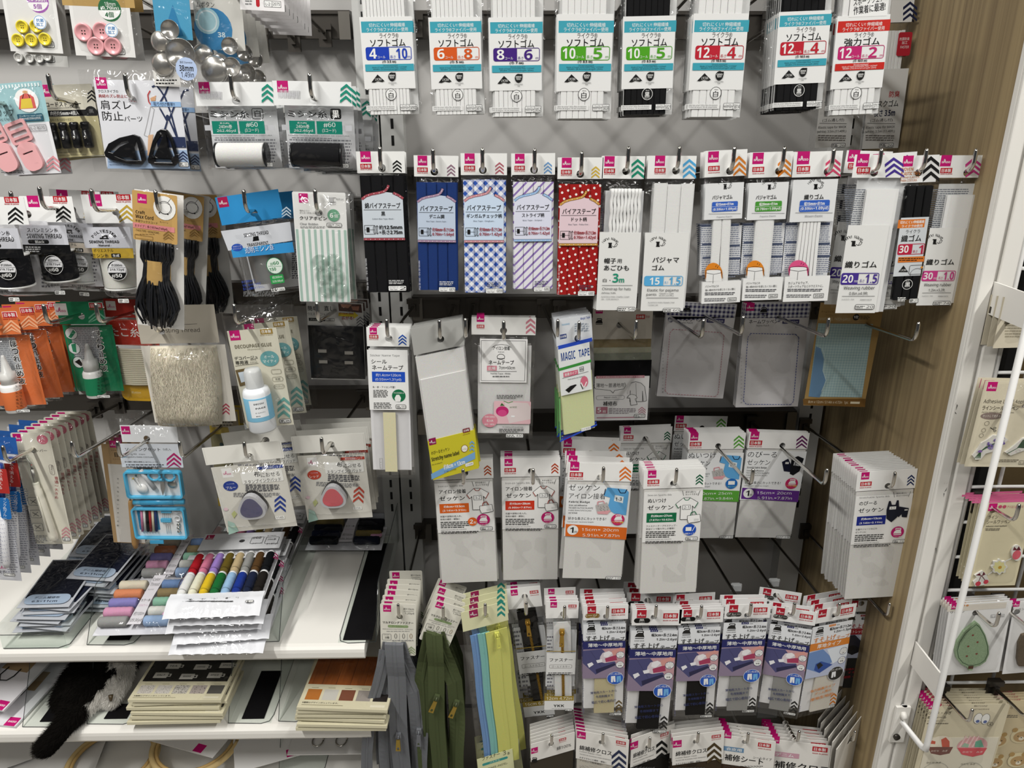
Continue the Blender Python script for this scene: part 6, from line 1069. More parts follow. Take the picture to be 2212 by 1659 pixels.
p.card('kraft_card', (294, 417, 386, 520), 'c49d5e', [('D', 303, 418, 19), ('t', 'Craft', 299, 453, 318, 460, '3b2a18', 1), ('t', 'Wax Cord', 299, 463, 336, 471, '3b2a18', 1), ('t', '手芸ワックスコード', 299, 475, 345, 480, '3b2a18'), ('t', 'モノトーン', 351, 477, 368, 480, '3b2a18'), ('r', 295, 484, 381, 495, 'd98a8a'), ('t', '太タイプ│長さ約7m(7.65yd)', 298, 486, 366, 493, '4b1f2a', 1), ('t', '- THICK TYPE・MONOTONE -', 298, 496, 350, 500, '4b3a20'), ('g', 298, 502, 348, 506, 1, '8b6b3b'), ('V', 358, 496, 380, 518, '8b6a38'), ('o', 298, 507, 335, 514, '8b6b3b', 0, .7), ('c', 361, 448, 23, 25, 'efeeea'), ('C', 361, 447, 13, 13, '2b2b2b', 1.2), ('C', 362, 449, 14, 12, '2b2b2b', .8), ('l', (368, 436, 374, 428), .8, 'k'), ('c', 350, 458, 1.6, 1.6, 'k'), ('c', 368, 461, 1.6, 1.6, 'k'), ('l', (354, 442, 366, 455), 1.6, 'f4f4f2')], y=-.008, th=.0006, rad=3, hole=True)
CORD = mat('1a1b1f', 'r')
def bundle(mb, P, S, y, n=95, seed=2):
    rnd = random.Random(seed)
    a, m, b = P(343, 520), P(338, 587), P(344, 700)
    for i in range(n):
        u = rnd.uniform(-1, 1); dy = rnd.uniform(-1, 1); k = rnd.uniform(.82, 1)
        pts = []
        for t in range(15):
            f = t / 14; z = a[1] + (b[1] - a[1]) * f * k
            wd = (30 + 6 * math.sin(f * 2.5)) if f < .22 else 26 if f < .52 else 26 + 21 * math.sin(min(1, (f - .52) / .4) * 1.5)
            if f > .88: wd *= 1 - (f - .88) * 3.2 * abs(u)
            x = a[0] + (m[0] - a[0]) * min(1, f * 2) + (b[0] - m[0]) * max(0, f * 2 - 1) + u * wd * S + S * 1.5 * math.sin(f * 6 + i)
            pts.append((x, y + dy * (.0028 if .2 < f < .55 else .0075) + .0, z - (S * 9 * (1 - u * u) if f > .95 else 0)))
        mb.tube(pts, .00145, CORD, 5)
g = MB(); bundle(g, p.P, p.S, -.004); g.obj('cord_bundle', p.root)
g = MB(); a, b = p.P(338, 587), p.P(338, 600); wx = 29 * p.S
g.grid(lambda u, v: (a[0] - wx + 2 * wx * u, .003 - .0125 * math.sin(math.pi * u) ** .4, p.Z(338, 562) + (p.Z(338, 613) - p.Z(338, 562)) * v), 14, 2, mat('bd9a5e', 'p')); g.obj('paper_band', p.root)
p.film((288, 417, 396, 710), t=.016, y=.0075, wr=.003); p.stack(2, far=[.1, .17], jit=7)
q = (460, 428, 606, 407, 648, 640, 528, 657)
p = Pack('transparent_thread_packet', 'blue headed packet of transparent sewing thread', 'thread packet', q, HN[5], short='transparent thread with blue header', d=.03)
x0, z0, x1, z1 = p.x0, p.z0, p.x1, p.z1
p.card('header_card', 478, '2f93d2', [('D', 472, 426, 21, 'b01a50'), ('V', 609, 446, 629, 470, 'd9eefa')], hole=True)
L = [('p', (484, 496, 632, 476, 637, 516, 500, 538), 'd3d6dc'), ('t', 'SEWING THREAD', 533, 498, 586, 506, 'k', 1), ('p', (553, 514, 553, 508, 564, 506, 566, 516, 552, 518), 'k'), ('t', 'TRANSPARENT', 540, 520, 586, 527, 'k', 1), ('p', (506, 535, 637, 519, 641, 541, 510, 553), '3a97d6'), ('t', '透明ミシン糸', 535, 527, 598, 540, 'e9f4fb', 1), ('t', '透明ミシン糸', 536.3, 528, 599, 541, '1f4a94'), ('c', 519, 531, 12, 8, '2f55b4'), ('t', 'そのミシンで', 510, 527, 528, 530, 'w'), ('t', 'すぐソーイング', 510, 532, 528, 535, 'w'),
     ('c', 599, 570, 17.5, 18, '2f8f5a'), ('c', 599, 570, 16.3, 16.8, 'dfeae0'), ('t', '#60', 589, 561, 608, 569, '1f7a48', 1), ('l', (585, 571, 613, 571), .7, '1f7a48'), ('t', '150', 588, 574, 602, 581, '1f7a48', 1), ('r', 590, 589, 619, 608, '2f9a4e', 2), ('t', '約300m', 594, 591, 615, 597, 'w'), ('t', '328.08yd', 594, 600, 617, 606, 'w'), ('t', '糸が透明なので', 528, 600, 558, 606, '3a55b4'), ('t', '生地に合わせて糸色を', 530, 607, 570, 613, '3a55b4'), ('t', '変える必要がありません。', 531, 614, 578, 620, '3a55b4'), ('N', 591, 616, 622, 625, '2904'), ('g', 532, 624, 610, 636, 3, '6b6b6b')]
g = MB(); draw(g, L, p.P, p.S, -.0145, 'g'); g.obj('film_print', p.root)
a, b = p.P(572, 552), p.P(578, 618); r = 40 * p.S; h = a[1] - b[1]
g = MB(); g.lathe([(r * .9, .0)] + [(r * (1 + .005 * (k % 2)), .001 + (h - .002) * k / 40) for k in range(41)] + [(r * .9, h)], ((a[0] + b[0]) / 2, .021, b[1] + .004), mat('c9cbca', 's'), 'z', 28); g.obj('thread_reel', p.root)
p.card('info_card', (516, 540, 646, 640), 'dcdde0', [('g', 612, 550, 640, 618, 14, '6b6b75')], y=.0515, th=.0004)
p.film(478, t=.066, y=.0525, wr=.004); p.stack(2, far=[.08, .15], jit=4)
q = (632, 414, 762, 418, 771, 655, 646, 660)
p = Pack('bobbin_packet', 'six clear bobbins on a green striped card', 'bobbin packet', q, HN[6], short='clear bobbins on green stripes')
g = MB(); A = p.rect((640, 418, 752, 655)); g.slab(rrect(*A, .002), -.0006, 0, mat('ebebe8', 'p'), [circ(0, 0, HOLE, HOLE, 16)]); g.slab(rrect(A[0] + .0006, A[1] + .0006, A[2] - .0006, p.Z(700, 496), .001), -.0009, -.0006, GRST)
draw(g, [('D', 646, 418, 19), ('t', '割れにくい', 648, 453, 668, 456.5, 'k'), ('t', 'ポリカーボネート製', 648, 458, 684, 461.5, 'k'), ('t', 'クリアボビン', 648, 467, 706, 475, 'k', 1), ('t', 'Clear Bobbin', 649, 481, 687, 486, '55555a'), ('g', 649, 488, 705, 493, 2, '8b8b8b'), ('c', 721, 465, 13, 13, '6fa586'), ('t', '6', 713, 460, 720, 470, 'w', 1), ('t', '個', 722, 463, 730, 470, 'w'), ('N', 707, 482, 738, 490, '2942'), ('l', (706, 427, 726, 427), .8, 'k'), ('l', (706, 436, 726, 436), .8, 'k'), ('r', 712, 427, 720, 436, 'b9b9b9'), ('t', '高さ約1.2cm', 727, 428, 742, 432, '55555a'), ('t', '直径約2cm', 709, 438, 726, 442, '55555a')], p.P, p.S, -.00095); g.obj('backing_card', p.root)
GLA = ACRYL
for i, (x, y) in enumerate(((692, 566), (722, 564), (700, 596), (729, 596), (708, 625), (736, 625))):
    a = p.P(x, y); r = 17.5 * p.S; g = MB()
    g.lathe([(r * .35, 0), (r, 0), (r, -.0012), (r * .42, -.0012), (r * .42, -.008), (r, -.008), (r, -.0092), (r * .3, -.0092), (r * .3, -.001), (r * .35, 0)], (a[0], -.0015 - .0004 * (i % 2), a[1]), GLA, 'y', 30); g.obj('bobbin', p.root)
p.film(None, t=.013, y=.002, wr=.003); p.stack(2, .03, 3)
# glue, string, basting thread
HO = [Hook(*a, label='chrome hook ' + l) for a, l in (((-28, 660), 'holding the orange glue packets'), ((93, 656), 'with long shaft holding the green glue packet'), ((206, 654), 'with long shaft holding the red string packet'), ((330, 676, 1.175), 'hidden behind the wax cord bundle'), ((505, 656), 'holding the craft glue packets'), ((684, 652), 'holding the waist adjuster packet'))]
RG = (115, 653, 228, 650, 250, 855, 168, 860)
def glue(q, hk, d, c, c2, txt, lab, far, wm):
    p = Pack('glue_packet', lab, 'glue packet', q, hk, ref=RG, d=d, short=lab)
    p.card('header_card', 700, c, ([('D', 119, 655, 26, 'f0efec', 'm')] if c2 else [('D', 124, 655, 18)]) + [('r', 193, 653, 222, 664, 'f2f2f0'), ('J', 194, 654, 27), ('V', 192, 670, 228, 698, wm)], hole=True)
    p.card('backing_card', (142, 703, 248, 855), c, [('r', 150, 709, 212, 790, 'b9bcbf'), ('g', 152, 711, 210, 788, 20, '8a8d92')] + ([('c', 146, 725, 13, 13, 'e6ecea'), ('C', 146, 725, 13, 13, '10402c', 1), ('p', (140, 732, 150, 716, 156, 722, 146, 735), '2f8f66'), ('c', 153, 757, 12.5, 13, 'e6ecea'), ('C', 153, 757, 12.5, 13, '10402c', 1), ('p', (146, 748, 156, 746, 158, 766, 150, 764), '2f8f66'), ('c', 162, 787, 11.5, 13, 'e6ecea'), ('C', 162, 787, 11.5, 13, '10402c', 1), ('p', (154, 786, 164, 780, 172, 792, 168, 796), 'k')] if c2 else []), y=.012, th=.0006)
    L = []
    for i, ch in enumerate(txt):
        x, y = 219 + i * 2.4 + 2, 715 + i * 15; L += [('t', ch, x - 8, y - 7.5, x + 8, y + 7.5, 'f4f1ea', 3), ('t', ch, x - 7, y - 6.5, x + 7, y + 6.5, 'k', 1)]
    L += [('u', '布地のほつれ止めに', 226, 790, 232, 850, 'k'), ('u', 'ボタン糸の補強も', 218, 790, 224, 845, 'k'), ('N', 218, 847, 246, 854, '596')]
    g = MB(); draw(g, L, p.P, p.S, -.0125, 'g'); g.obj('film_print', p.root)
    a = p.P(196, 742); b = p.P(200, 856); H = a[1] - b[1]; r = 19.5 * p.S; x = (a[0] + b[0]) / 2; wh = mat('f0efec', 'g')
    g = MB(); g.lathe([(r * .9, 0), (r, .0015), (r, H * .46), (r * .88, H * .5), (r * .62, H * .5)], (x, 0, b[1]), wh, 'z', 24); o = g.obj('bottle', p.root)
    g = MB(); g.lathe([(r * .8, H * .5), (r * .8, H * .58), (r * .86, H * .6), (r * .8, H * .62), (r * .78, H * .7), (r * .5, H * .72), (r * .2, H * .97), (r * .12, H)], (x, 0, b[1]), mat('dcdcd8', 'l'), 'z', 24); g.obj('nozzle_cap', o, label='translucent pointed cap')
    g = MB(); g.lathe([(r * 1.01, H * .06), (r * 1.015, H * .065), (r * 1.015, H * .38), (r * 1.01, H * .385)], (x, 0, b[1]), mat(c, 'p'), 'z', 24); g.obj('wrap_label', o, label='coloured label round the bottle')
    p.film(700, t=.022, y=.013, wr=.003); p.stack(len(far), far=far, jit=2); return p
glue((-72, 676, 42, 668, 79, 882, -10, 896), HO[0], .01, 'da7440', 0, 'ほつれ止め液', 'orange packet of fray stopping glue', [.045, .085, .12], 'efb48c')
glue(RG, HO[1], .09, '1c8358', 1, 'すべり止め液', 'green packet of slip stopping glue', [], '7cc0a0')
q = (226, 648, 338, 645, 356, 866, 254, 870)
p = Pack('string_packet', 'cream kite string wound on a red and yellow card', 'string packet', q, HO[2], d=.115, short='cream kite string')
p.card('header_card', 686, 'a02a20', [('D', 230, 650, 20, 'd9d6d0', 'm')], hole=True)
p.card('red_card', (232, 690, 340, 747), 'bb3424', [('t', 'たこ糸', 238, 707, 300, 728, 'f2ece6', 1)] + dashed([(233, 692), (338, 692)], .8, 'e6b0a0', 2, 1.5) + dashed([(238, 744), (338, 744)], .8, 'e6b0a0', 2, 1.5), y=.001)
g = MB(); a, b = p.P(250, 752), p.P(330, 828)
for k in range(19):
    z = a[1] + (b[1] - a[1]) * k / 18; xo = .0012 * math.sin(k * 2.3); g.tube([(a[0] + .003 * (k / 18) + xo, .006, z), (a[0] - .001 + .003 * k / 18 + xo, .0, z), (a[0] + .003, -.0055, z + .0003), ((a[0] + b[0]) / 2, -.0065, z - .0004), (b[0] - .002, -.0055, z), (b[0] + .001, 0, z), (b[0], .006, z)], .0021, mat('dcd5be', 'f'), 7)
g.obj('wound_string', p.root)
p.card('yellow_card', (262, 826, 336, 868), 'd9a92a', [('t', '約40m', 284, 845, 304, 851, 'f2e6b8')], y=.001, rad=16); p.film(686, t=.012, y=.0075)
q = (298, 664, 462, 655, 498, 912, 330, 928)
p = Pack('basting_thread_packet', 'bulging bag of cream basting thread', 'thread packet', q, HO[3], d=.012, short='cream basting thread')
p.card('header_card', 742, 'bdb6a8', [('t', 'Basting Thread', 343, 709, 430, 721, '3b3630'), ('l', (388, 702, 425, 700), .8, '55504b')], hole=True, y=.002)
p.card('backing_card', (318, 742, 498, 920), 'dcd7cc', [('V', 479, 872, 495, 898, 'b5485a')], y=.003)
YARN = mat('ece3cd', 'f'); g = MB(); rnd = random.Random(8); c0, c1 = p.P(395, 748), p.P(410, 918)
g.grid(lambda u, v: (c0[0] + (c1[0] - c0[0]) * v + (u - .5) * 152 * p.S * (.93 + .07 * math.sin(v * 3.1)), .002 - .024 * (max(0, 4 * u * (1 - u)) ** .5) * (max(0, min(1, 7 * v * (1.02 - v)))) ** .5, c0[1] + (c1[1] - c0[1]) * v), 22, 22, YARN)
for i in range(700):
    u = rnd.random(); v0 = rnd.random() * .75 - .02; ln = rnd.uniform(.2, .45); ph = rnd.random() * 6; am = rnd.uniform(.005, .04); pts = []
    for k in range(10):
        v = max(.01, min(.99, v0 + ln * k / 9)); uu = min(.97, max(.03, u + am * math.sin(ph + k * .8) + .04 * (v - .5)))
        pts.append((c0[0] + (c1[0] - c0[0]) * v + (uu - .5) * 152 * p.S * (.93 + .07 * math.sin(v * 3.1)), .0013 - .024 * (4 * uu * (1 - uu)) ** .5 * (max(0, min(1, 7 * v * (1.02 - v)))) ** .5, c0[1] + (c1[1] - c0[1]) * v))
    g.tube(pts, .00028, YARN, 3)
g.obj('thread_hank', p.root); p.film(742, t=.03, y=.0045, wr=.003)
q = (478, 668, 612, 652, 640, 912, 527, 938)
p = Pack('craft_glue_packet', 'white glue bottle with blue label on a cream card', 'glue packet', q, HO[4], d=.03, short='craft glue bottle on cream card')
g = MB(); cx0, cz0, cx1, cz1 = p.x0 + .004, p.z0 + .003, p.x1 - .012, p.Z(545, 712); g.box(cx0, cx1, .0012, .002, cz0, cz1, mat('d9d5c2', 'p'))
draw(g, [('D', 496, 714, 22), ('r', 562, 711, 588, 722, 'a08238'), ('t', '日本製', 565, 713, 585, 720, 'w', 1), ('t', 'MADE IN JAPAN', 562, 723, 588, 726, 'a08238'), ('t', 'DECOUPAGE GLUE', 507, 743, 586, 751, '77725f', 1), ('t', 'All-purpose', 534, 753, 562, 757, '8b8672'), ('t', 'デコパージュ', 506, 769, 556, 777, '3b3a33', 1), ('t', '専用液', 508, 779, 536, 788, '3b3a33', 1), ('t', '30mL', 540, 774, 553, 779, '3b3a33'), ('t', '(1.01oz)', 540, 781, 555, 785, '3b3a33'), ('l', (508, 791, 558, 785), .8, '55503f'), ('c', 582, 775, 20, 17.5, '6aa5a8'), ('t', 'オール', 570, 767, 592, 774, 'e9f0e9', 1), ('t', 'マイティ', 568, 777, 597, 784, 'e9f0e9', 1), ('p', (508, 800, 534, 795, 543, 828, 518, 835), '6b5a3a'), ('p', (514, 805, 530, 802, 536, 822, 521, 827), 'c9d4dd'), ('o', 586, 798, 607, 808, '77725f', 3, .7), ('o', 588, 814, 611, 824, '77725f', 4, .7), ('o', 592, 830, 614, 840, '77725f', 4, .7), ('t', '木材', 594, 816, 605, 822, '4b4b40'), ('t', 'プラスチック', 593, 832, 612, 838, '4b4b40'), ('V', 600, 858, 626, 906, '6aa39a'), ('N', 604, 905, 628, 914, '8')], p.P, p.S, .0011); g.obj('printed_card', p.root)
a, b = p.P(562, 800), p.P(572, 930); H = a[1] - b[1]; r = 29 * p.S; x = (a[0] + b[0]) / 2; yb = -r + .0012; b = (b[0], b[1] + r * .5)
g = MB(); g.lathe([(r * .9, 0), (r, .003), (r, H * .62), (r * .9, H * .68), (r * .6, H * .71)], (x, yb, b[1]), mat('eceff2', 'g'), 'z', 28); o = g.obj('bottle', p.root)
g = MB(); g.lathe([(r * .64, H * .7), (r * .66, H * .72), (r * .62, H * .95), (r * .5, H)], (x, yb, b[1]), mat('dfe1e0', 'l'), 'z', 24); g.obj('cap', o, label='frosted cap')
g = MB(); g.lathe([(r * 1.005, H * .2), (r * 1.01, H * .205), (r * 1.01, H * .57), (r * 1.005, H * .575)], (x, yb, b[1]), mat('82c0de', 'p'), 'z', 28)
xr = lambda q: x + (q - 572) * p.S * .85
ty = yb - r * 1.012
g.add([(x + r * 1.014 * math.sin(t), yb - r * 1.014 * math.cos(t), b[1] + H * hh) for hh in (.27, .55) for t in [-.35 + 1.3 * k / 16 for k in range(17)]], [(k, k + 1, k + 18, k + 17) for k in range(16)], mat('eef1f3', 'p'))
for s_, hh, k in (('DECOU', .48, .026), ('PAGE', .41, .026), ('オールマイティ', .34, .018), ('30mL', .29, .016)):
    vs, fs, a0, a1, b0, b1 = glyphs(s_, 1); wd = .55 if s_ != '30mL' else .25; t0 = .0 if s_ != 'PAGE' else .08
    g.add([(x + r * 1.02 * math.sin(t0 + (v[0] - a0) / (a1 - a0) * wd * 1.3), yb - r * 1.02 * math.cos(t0 + (v[0] - a0) / (a1 - a0) * wd * 1.3), b[1] + H * hh + v[1] * k * H / .7 * .9) for v in vs], fs, mat('k', 'i'))
g.obj('wrap_label', o, label='light blue label round the bottle')
p.film(None, t=.034, y=.003, wr=.004); p.stack(2, far=[.07, .13], jit=3)
q = (659, 652, 783, 657, 791, 823, 674, 818)
p = Pack('waist_adjuster_packet', 'black waist adjuster packet with yellow arrow', 'adjuster packet', q, HO[5], d=.115, short='black waist adjuster')
p.card('printed_card', None, 'd9d8d4', [('t', '簡単', 664, 661, 685, 672, 'k', 1), ('t', '直し', 700, 661, 720, 672, 'k', 1), ('t', 'ウエストアジャスター', 665, 676, 719, 682, 'k'), ('r', 667, 687, 702, 694, 'k'), ('t', 'ブラック', 670, 688.5, 686, 692.5, 'w'), ('o', 704, 688, 722, 694, 'k', 1, .7), ('t', '2個入', 707, 689.5, 719, 693, 'k'), ('p', (730, 655, 780, 658, 782, 676, 732, 672), '5b4038'), ('p', (735, 657, 760, 658, 752, 666, 738, 664), 'c48f76'), ('p', (758, 662, 776, 662, 774, 672, 762, 670), 'b87f68'), ('p', (731, 676, 764, 678, 764, 674, 774, 682, 764, 689, 764, 685, 731, 683), 'e6cf2c'), ('t', '約1.5cm~3cm', 733, 675, 763, 680, 'a5352c', 1), ('t', '広がる!', 738, 683, 764, 691, 'a5352c', 1), ('V', 770, 684, 786, 706, '77777a')], y=.002)
g = MB(); A = p.rect((669, 701, 787, 821)); g.grid(lambda u, v: (A[0] + (A[2] - A[0]) * u, -.001 - .004 * math.sin(math.pi * u) ** .4 * math.sin(math.pi * v) ** .4 - .0012 * noise.noise(Vector((u * 4, v * 5, 2))), A[3] + (A[1] - A[3]) * v), 16, 16, mat('131315', 'g')); g.obj('folded_strap', p.root)
for x, y in ((698, 756), (755, 760), (700, 779), (755, 781)):
    a = p.P(x, y); g = MB(); g.box(a[0] - 9 * p.S, a[0] + 9 * p.S, -.0066, -.0052, a[1] - 3.5 * p.S, a[1] + 3.5 * p.S, mat('b9b6b0', 's')); g.obj('hook_plate', p.root)
p.film(None, t=.01, y=.0025, wr=.003); p.stack(2, .03, 3)
# ---------------------------------------------------------------- left bay: rippers, awl, sewing kit, ink pads
HP = [Hook(*a, label='chrome hook ' + l) for a, l in (((-62, 975), 'holding the washable markers'), ((5, 962), 'with long shaft holding the seam rippers'), ((154, 952), 'with long bare shaft beside the seam rippers'), ((253, 952), 'holding the blue sewing kit'), ((387, 952), 'with long bare shaft behind the sewing kit'), ((527, 953), 'holding the blue ink pads'), ((694, 944), 'holding the red ink pads'))]
q = (-58, 965, 5, 960, 36, 1250, -22, 1260)
p = Pack('marker_packet', 'blue washable marker packet with red strip at the picture edge', 'marker packet', q, HP[0], d=.02, short='washable markers')
p.card('printed_card', None, 'd3d4da', [('r', -58, 955, 8, 995, '2a5fa8'), ('g', -20, 1070, 36, 1240, 34, '8b8d99'), ('r', -30, 996, 20, 1002, 'f0f0f0'), ('t', '水で消える', -30, 1232, 10, 1242, '3b3b3b'), ('D', -5, 1218, 18, 'd3d4da', 'm'), ('N', 6, 1240, 30, 1247, '00')], hole=True, y=.004)
a, b = p.P(0, 1000), p.P(18, 1222); g = MB(); g.tube([(a[0], -.004, a[1]), (a[0] + (b[0] - a[0]) * .33, -.004, a[1] + (b[1] - a[1]) * .33)], .0062, mat('23408f', 'g'), 14); o = g.obj('pen_cap', p.root)
g = MB(); g.tube([(a[0] + (b[0] - a[0]) * t, -.004, a[1] + (b[1] - a[1]) * t) for t in (.33, .95, 1)], [.0058, .0058, .004], mat('e9e9ec', 'g'), 14)
for k in range(60):
    t = .36 + .6 * (k // 4) / 15; an = (k % 4 - 1.5) * .55 + .25 * (k // 4 % 2); cx, cz = a[0] + (b[0] - a[0]) * t + .0058 * math.sin(an), a[1] + (b[1] - a[1]) * t; g.poly(circ(cx, cz, .0005, .0007, 6), -.004 - .0059 * math.cos(an), mat('3b4b8f', 'p'))
g.obj('pen_barrel', p.root)
p.card('red_strip', (-4, 1004, 25, 1062), 'b5302c', [('u', '水で消える！', 4, 1006, 14, 1060, 'f0e6e0')], y=-.0102, th=.0002, rad=2)
p.card('blue_strip', (8, 1066, 30, 1118), '1f6fb8', [('u', 'インク色ブルー', 14, 1068, 23, 1116, 'e6eef6')], y=-.0102, th=.0002, rad=6)
p.film(None, t=.015, y=.005); p.stack(4, far=[.03, .06, .095, .125], jit=1)
q = (23, 935, 108, 934, 156, 1172, 79, 1177)
p = Pack('seam_ripper_packet', 'cream card with a large ivory seam ripper', 'seam ripper packet', q, HP[1], d=.066, short='ivory seam rippers')
p.card('backing_card', None, 'dedaca', [('D', 29, 936, 17), ('c', 92, 949, 11.5, 11, 'cf7284'), ('t', '大', 87, 943, 97, 951, 'w'), ('t', 'サイズ', 87, 954, 97, 957, 'f2e0e0'), ('t', 'シームリッパー', 42, 970, 101, 976, '3b3b3b'), ('t', 'Seam', 39, 987, 57, 992, '8b8b8b'), ('t', 'Ripper', 41, 994, 60, 1000, '8b8b8b'), ('u', '普通～大きめ', 118, 1028, 127, 1078, 'b03a42'), ('o', 108, 1002, 117, 1026, '8b7b7b', 4, .6), ('u', '適切サイズ', 110, 1004, 115, 1024, '77706b'), ('V', 134, 1137, 152, 1162, 'cf9298'), ('N', 136, 1160, 152, 1168, '25')] + [k for i, y in enumerate((1073, 1100, 1128)) for k in (('o', 62 + i * 5, y, 84 + i * 5, y + 19, '77777a', 3, .8), ('l', (66 + i * 5, y + 6, 80 + i * 5, y + 14), 1.2, '4b4b4b'), ('l', (68 + i * 5, y + 14, 78 + i * 5, y + 5), 1, '6b6b6b'))] + [('g', 78, 1155, 104, 1172, 5, '8b8b8b')], hole=True, rad=4)
IV = mat('e6e2d2', 'g'); a, b = p.P(81, 1038), p.P(123, 1164); t0 = p.P(66, 990)
ax = lambda t: (a[0] + (b[0] - a[0]) * t, a[1] + (b[1] - a[1]) * t)
g = MB(); pr = ((.0, .0042), (.02, .0052), (.1, .005), (.12, .0062), (.45, .0068), (.9, .0078), (.97, .007), (1, .003)); g.tube([(ax(t)[0], -.0065, ax(t)[1]) for t, r in pr], [r for t, r in pr], IV, 14); o = g.obj('handle', p.root)
g = MB(); q0, q1 = ax(.2), ax(.8); g.tube([(q0[0], -.0135, q0[1]), (q1[0], -.0145, q1[1])], .0012, mat('d3cfbe', 'g'), 6); g.obj('finger_rib', o)
g = MB(); m0, m1 = p.P(74, 1010), ax(0); g.tube([(m0[0], -.006, m0[1]), (m1[0], -.006, m1[1])], .0032, mat('a9a6a0', 's'), 10); f0, f1 = p.P(62, 985), p.P(72, 1001); g.tube([(m0[0], -.006, m0[1]), (f0[0] + .004, -.006, f0[1] - .012), (f0[0], -.006, f0[1])], [.002, .0014, .0004], mat('a9a6a0', 's'), 8); g.tube([(m0[0], -.006, m0[1]), (f1[0], -.006, f1[1])], [.0018, .001], mat('a9a6a0', 's'), 8); bl = g.obj('blade', p.root)
g = MB(); g.lathe([(.0001, -.0014), (.0012, -.0007), (.0012, .0007), (.0001, .0014)], (f1[0], -.006, f1[1]), mat('b02a2a', 'g'), 'z', 10); g.obj('red_bead', bl, label='small red safety bead')
c0, c1 = p.P(58, 978), ax(.03); g = MB(); g.tube([(c0[0], -.0062, c0[1]), (c0[0] + (c1[0] - c0[0]) * .1, -.0062, c0[1] + (c1[1] - c0[1]) * .1), (c1[0], -.0062, c1[1])], [.003, .0052, .0056], ACRYL, 14); g.obj('clear_cap', p.root)
p.film(None, t=.0155, y=.002, wr=.002); p.stack(7, .0195, .8)
q = (222, 905, 290, 905, 322, 1205, 262, 1198)
p = Pack('awl_packet', 'narrow kraft card with a wooden awl beside the sewing kit', 'awl packet', q, HP[2], d=.135, short='wooden awl on kraft card')
p.card('kraft_card', (232, 950, 300, 1190), 'b3946a', [('D', 236, 952, 16), ('r', 243, 994, 304, 1186, 'dcd8d0'), ('t', '目打ち', 247, 978, 276, 989, '2b2218', 1)] + dashed([(240, 973), (285, 973)], .9, '4b3a22', 2, 2) + dashed([(244, 992), (285, 992)], .9, '4b3a22', 2, 2) + [('u', 'すべらない使いやすい木製', 252, 1030, 257, 1140, '4b4b4b')], y=.002)
a, b = p.P(284, 1078), p.P(296, 1180); g = MB(); pr = ((0, .003), (.05, .0042), (.5, .0055), (.9, .0062), (1, .004)); g.tube([(a[0] + (b[0] - a[0]) * t, -.005, a[1] + (b[1] - a[1]) * t) for t, r in pr], [r for t, r in pr], mat('b98f58', 'p'), 12); g.obj('wooden_handle', p.root)
a2 = p.P(276, 1010); g = MB(); g.tube([(a[0], -.005, a[1]), (a2[0], -.005, a2[1])], [.0016, .0003], mat('a9a6a0', 's'), 8); g.obj('steel_spike', p.root)
p.film(None, t=.012, y=.003, wr=.002); p.stack(3, .018, 2)
q = (256, 919, 386, 919, 412, 1165, 303, 1166)
p = Pack('sewing_kit', 'travel sewing kit with open light blue case', 'sewing kit', q, HP[3], d=.09, short='light blue sewing kit')
p.card('header_card', 955, 'eceef0', [('D', 263, 920, 18)], hole=True)
p.card('printed_label', (262, 956, 392, 1011), 'd6dbe2', [('t', 'ソーイングセット', 272, 966, 346, 974, 'k', 1), ('t', '9点入', 353, 967, 370, 973, 'k'), ('t', 'Sewing Kit', 268, 978, 296, 983, '3b3b3b'), ('t', '9 items', 301, 979, 314, 982, '3b3b3b'), ('t', 'CONJUNTO PARA COSTURA', 269, 985, 332, 989, '3b3b3b'), ('t', '急な補修に便利な携帯さいほうセットです', 271, 995, 341, 999, '3b3b3b'), ('g', 273, 1001, 358, 1010, 2, '55555a'), ('V', 361, 977, 392, 1011, 'b01a66')], y=-.0012, th=.0003)
BL = mat('4fb0d8', 'g'); WT = mat('eceded', 'g')
def tray(x0, y0, x1, y1, nm):
    A = p.P(x0, y0); B = p.P(x1, y1); cx, cz = p.P((x0 + x1) / 2, (y0 + y1) / 2); w2, h2 = (x1 - x0) * p.S / 2, (y1 - y0) * p.S / 2
    g = MB(); o1 = rrect(cx - w2, cz - h2, cx + w2, cz + h2, .006); i1 = rrect(cx - w2 + .003, cz - h2 + .003, cx + w2 - .003, cz + h2 - .003, .004)
    g.slab(o1, -.011, .0, BL, [i1]); g.slab(i1, -.003, 0, WT); return g.obj(nm, p.root), (lambda px, py: p.P(px, py))
t1, _ = tray(276, 1011, 396, 1075, 'lid_tray'); t2, _ = tray(292, 1088, 406, 1164, 'base_tray')
g = MB(); a, b = p.P(291, 1082), p.P(400, 1081); g.tube([(a[0], -.004, a[1]), (b[0], -.004, b[1])], .0052, BL, 12); c0, c1 = p.P(307, 1082), p.P(378, 1081); g.tube([(c0[0], -.0045, c0[1]), (c1[0], -.0045, c1[1])], .006, mat('3f9cc6', 'g'), 12); g.obj('hinge', p.root)
c = p.P(345, 1163); g = MB(); g.box(c[0] - .012, c[0] + .012, -.0135, -.011, c[1] - .003, c[1] + .003, mat('3f9cc6', 'g')); g.obj('latch', t2)
g = MB(); draw(g, [('r', 300, 1095, 345, 1146, '2f86b0', 2)], p.P, p.S, -.0031); 
o = g.obj('thread_card', t2)
for i, cc in enumerate(('d98aac', 'e9e9e6', '17171a', 'b02a34', 'e6e0c4', '22386e')):
    a, b = p.P(308 + i * 6, 1096), p.P(311 + i * 6, 1144); g = MB(); g.tube([(a[0], -.0055, a[1]), (b[0], -.0055, b[1])], .0023, mat(cc, 'f'), 8); g.obj('wound_thread', t2, label='small wound thread')
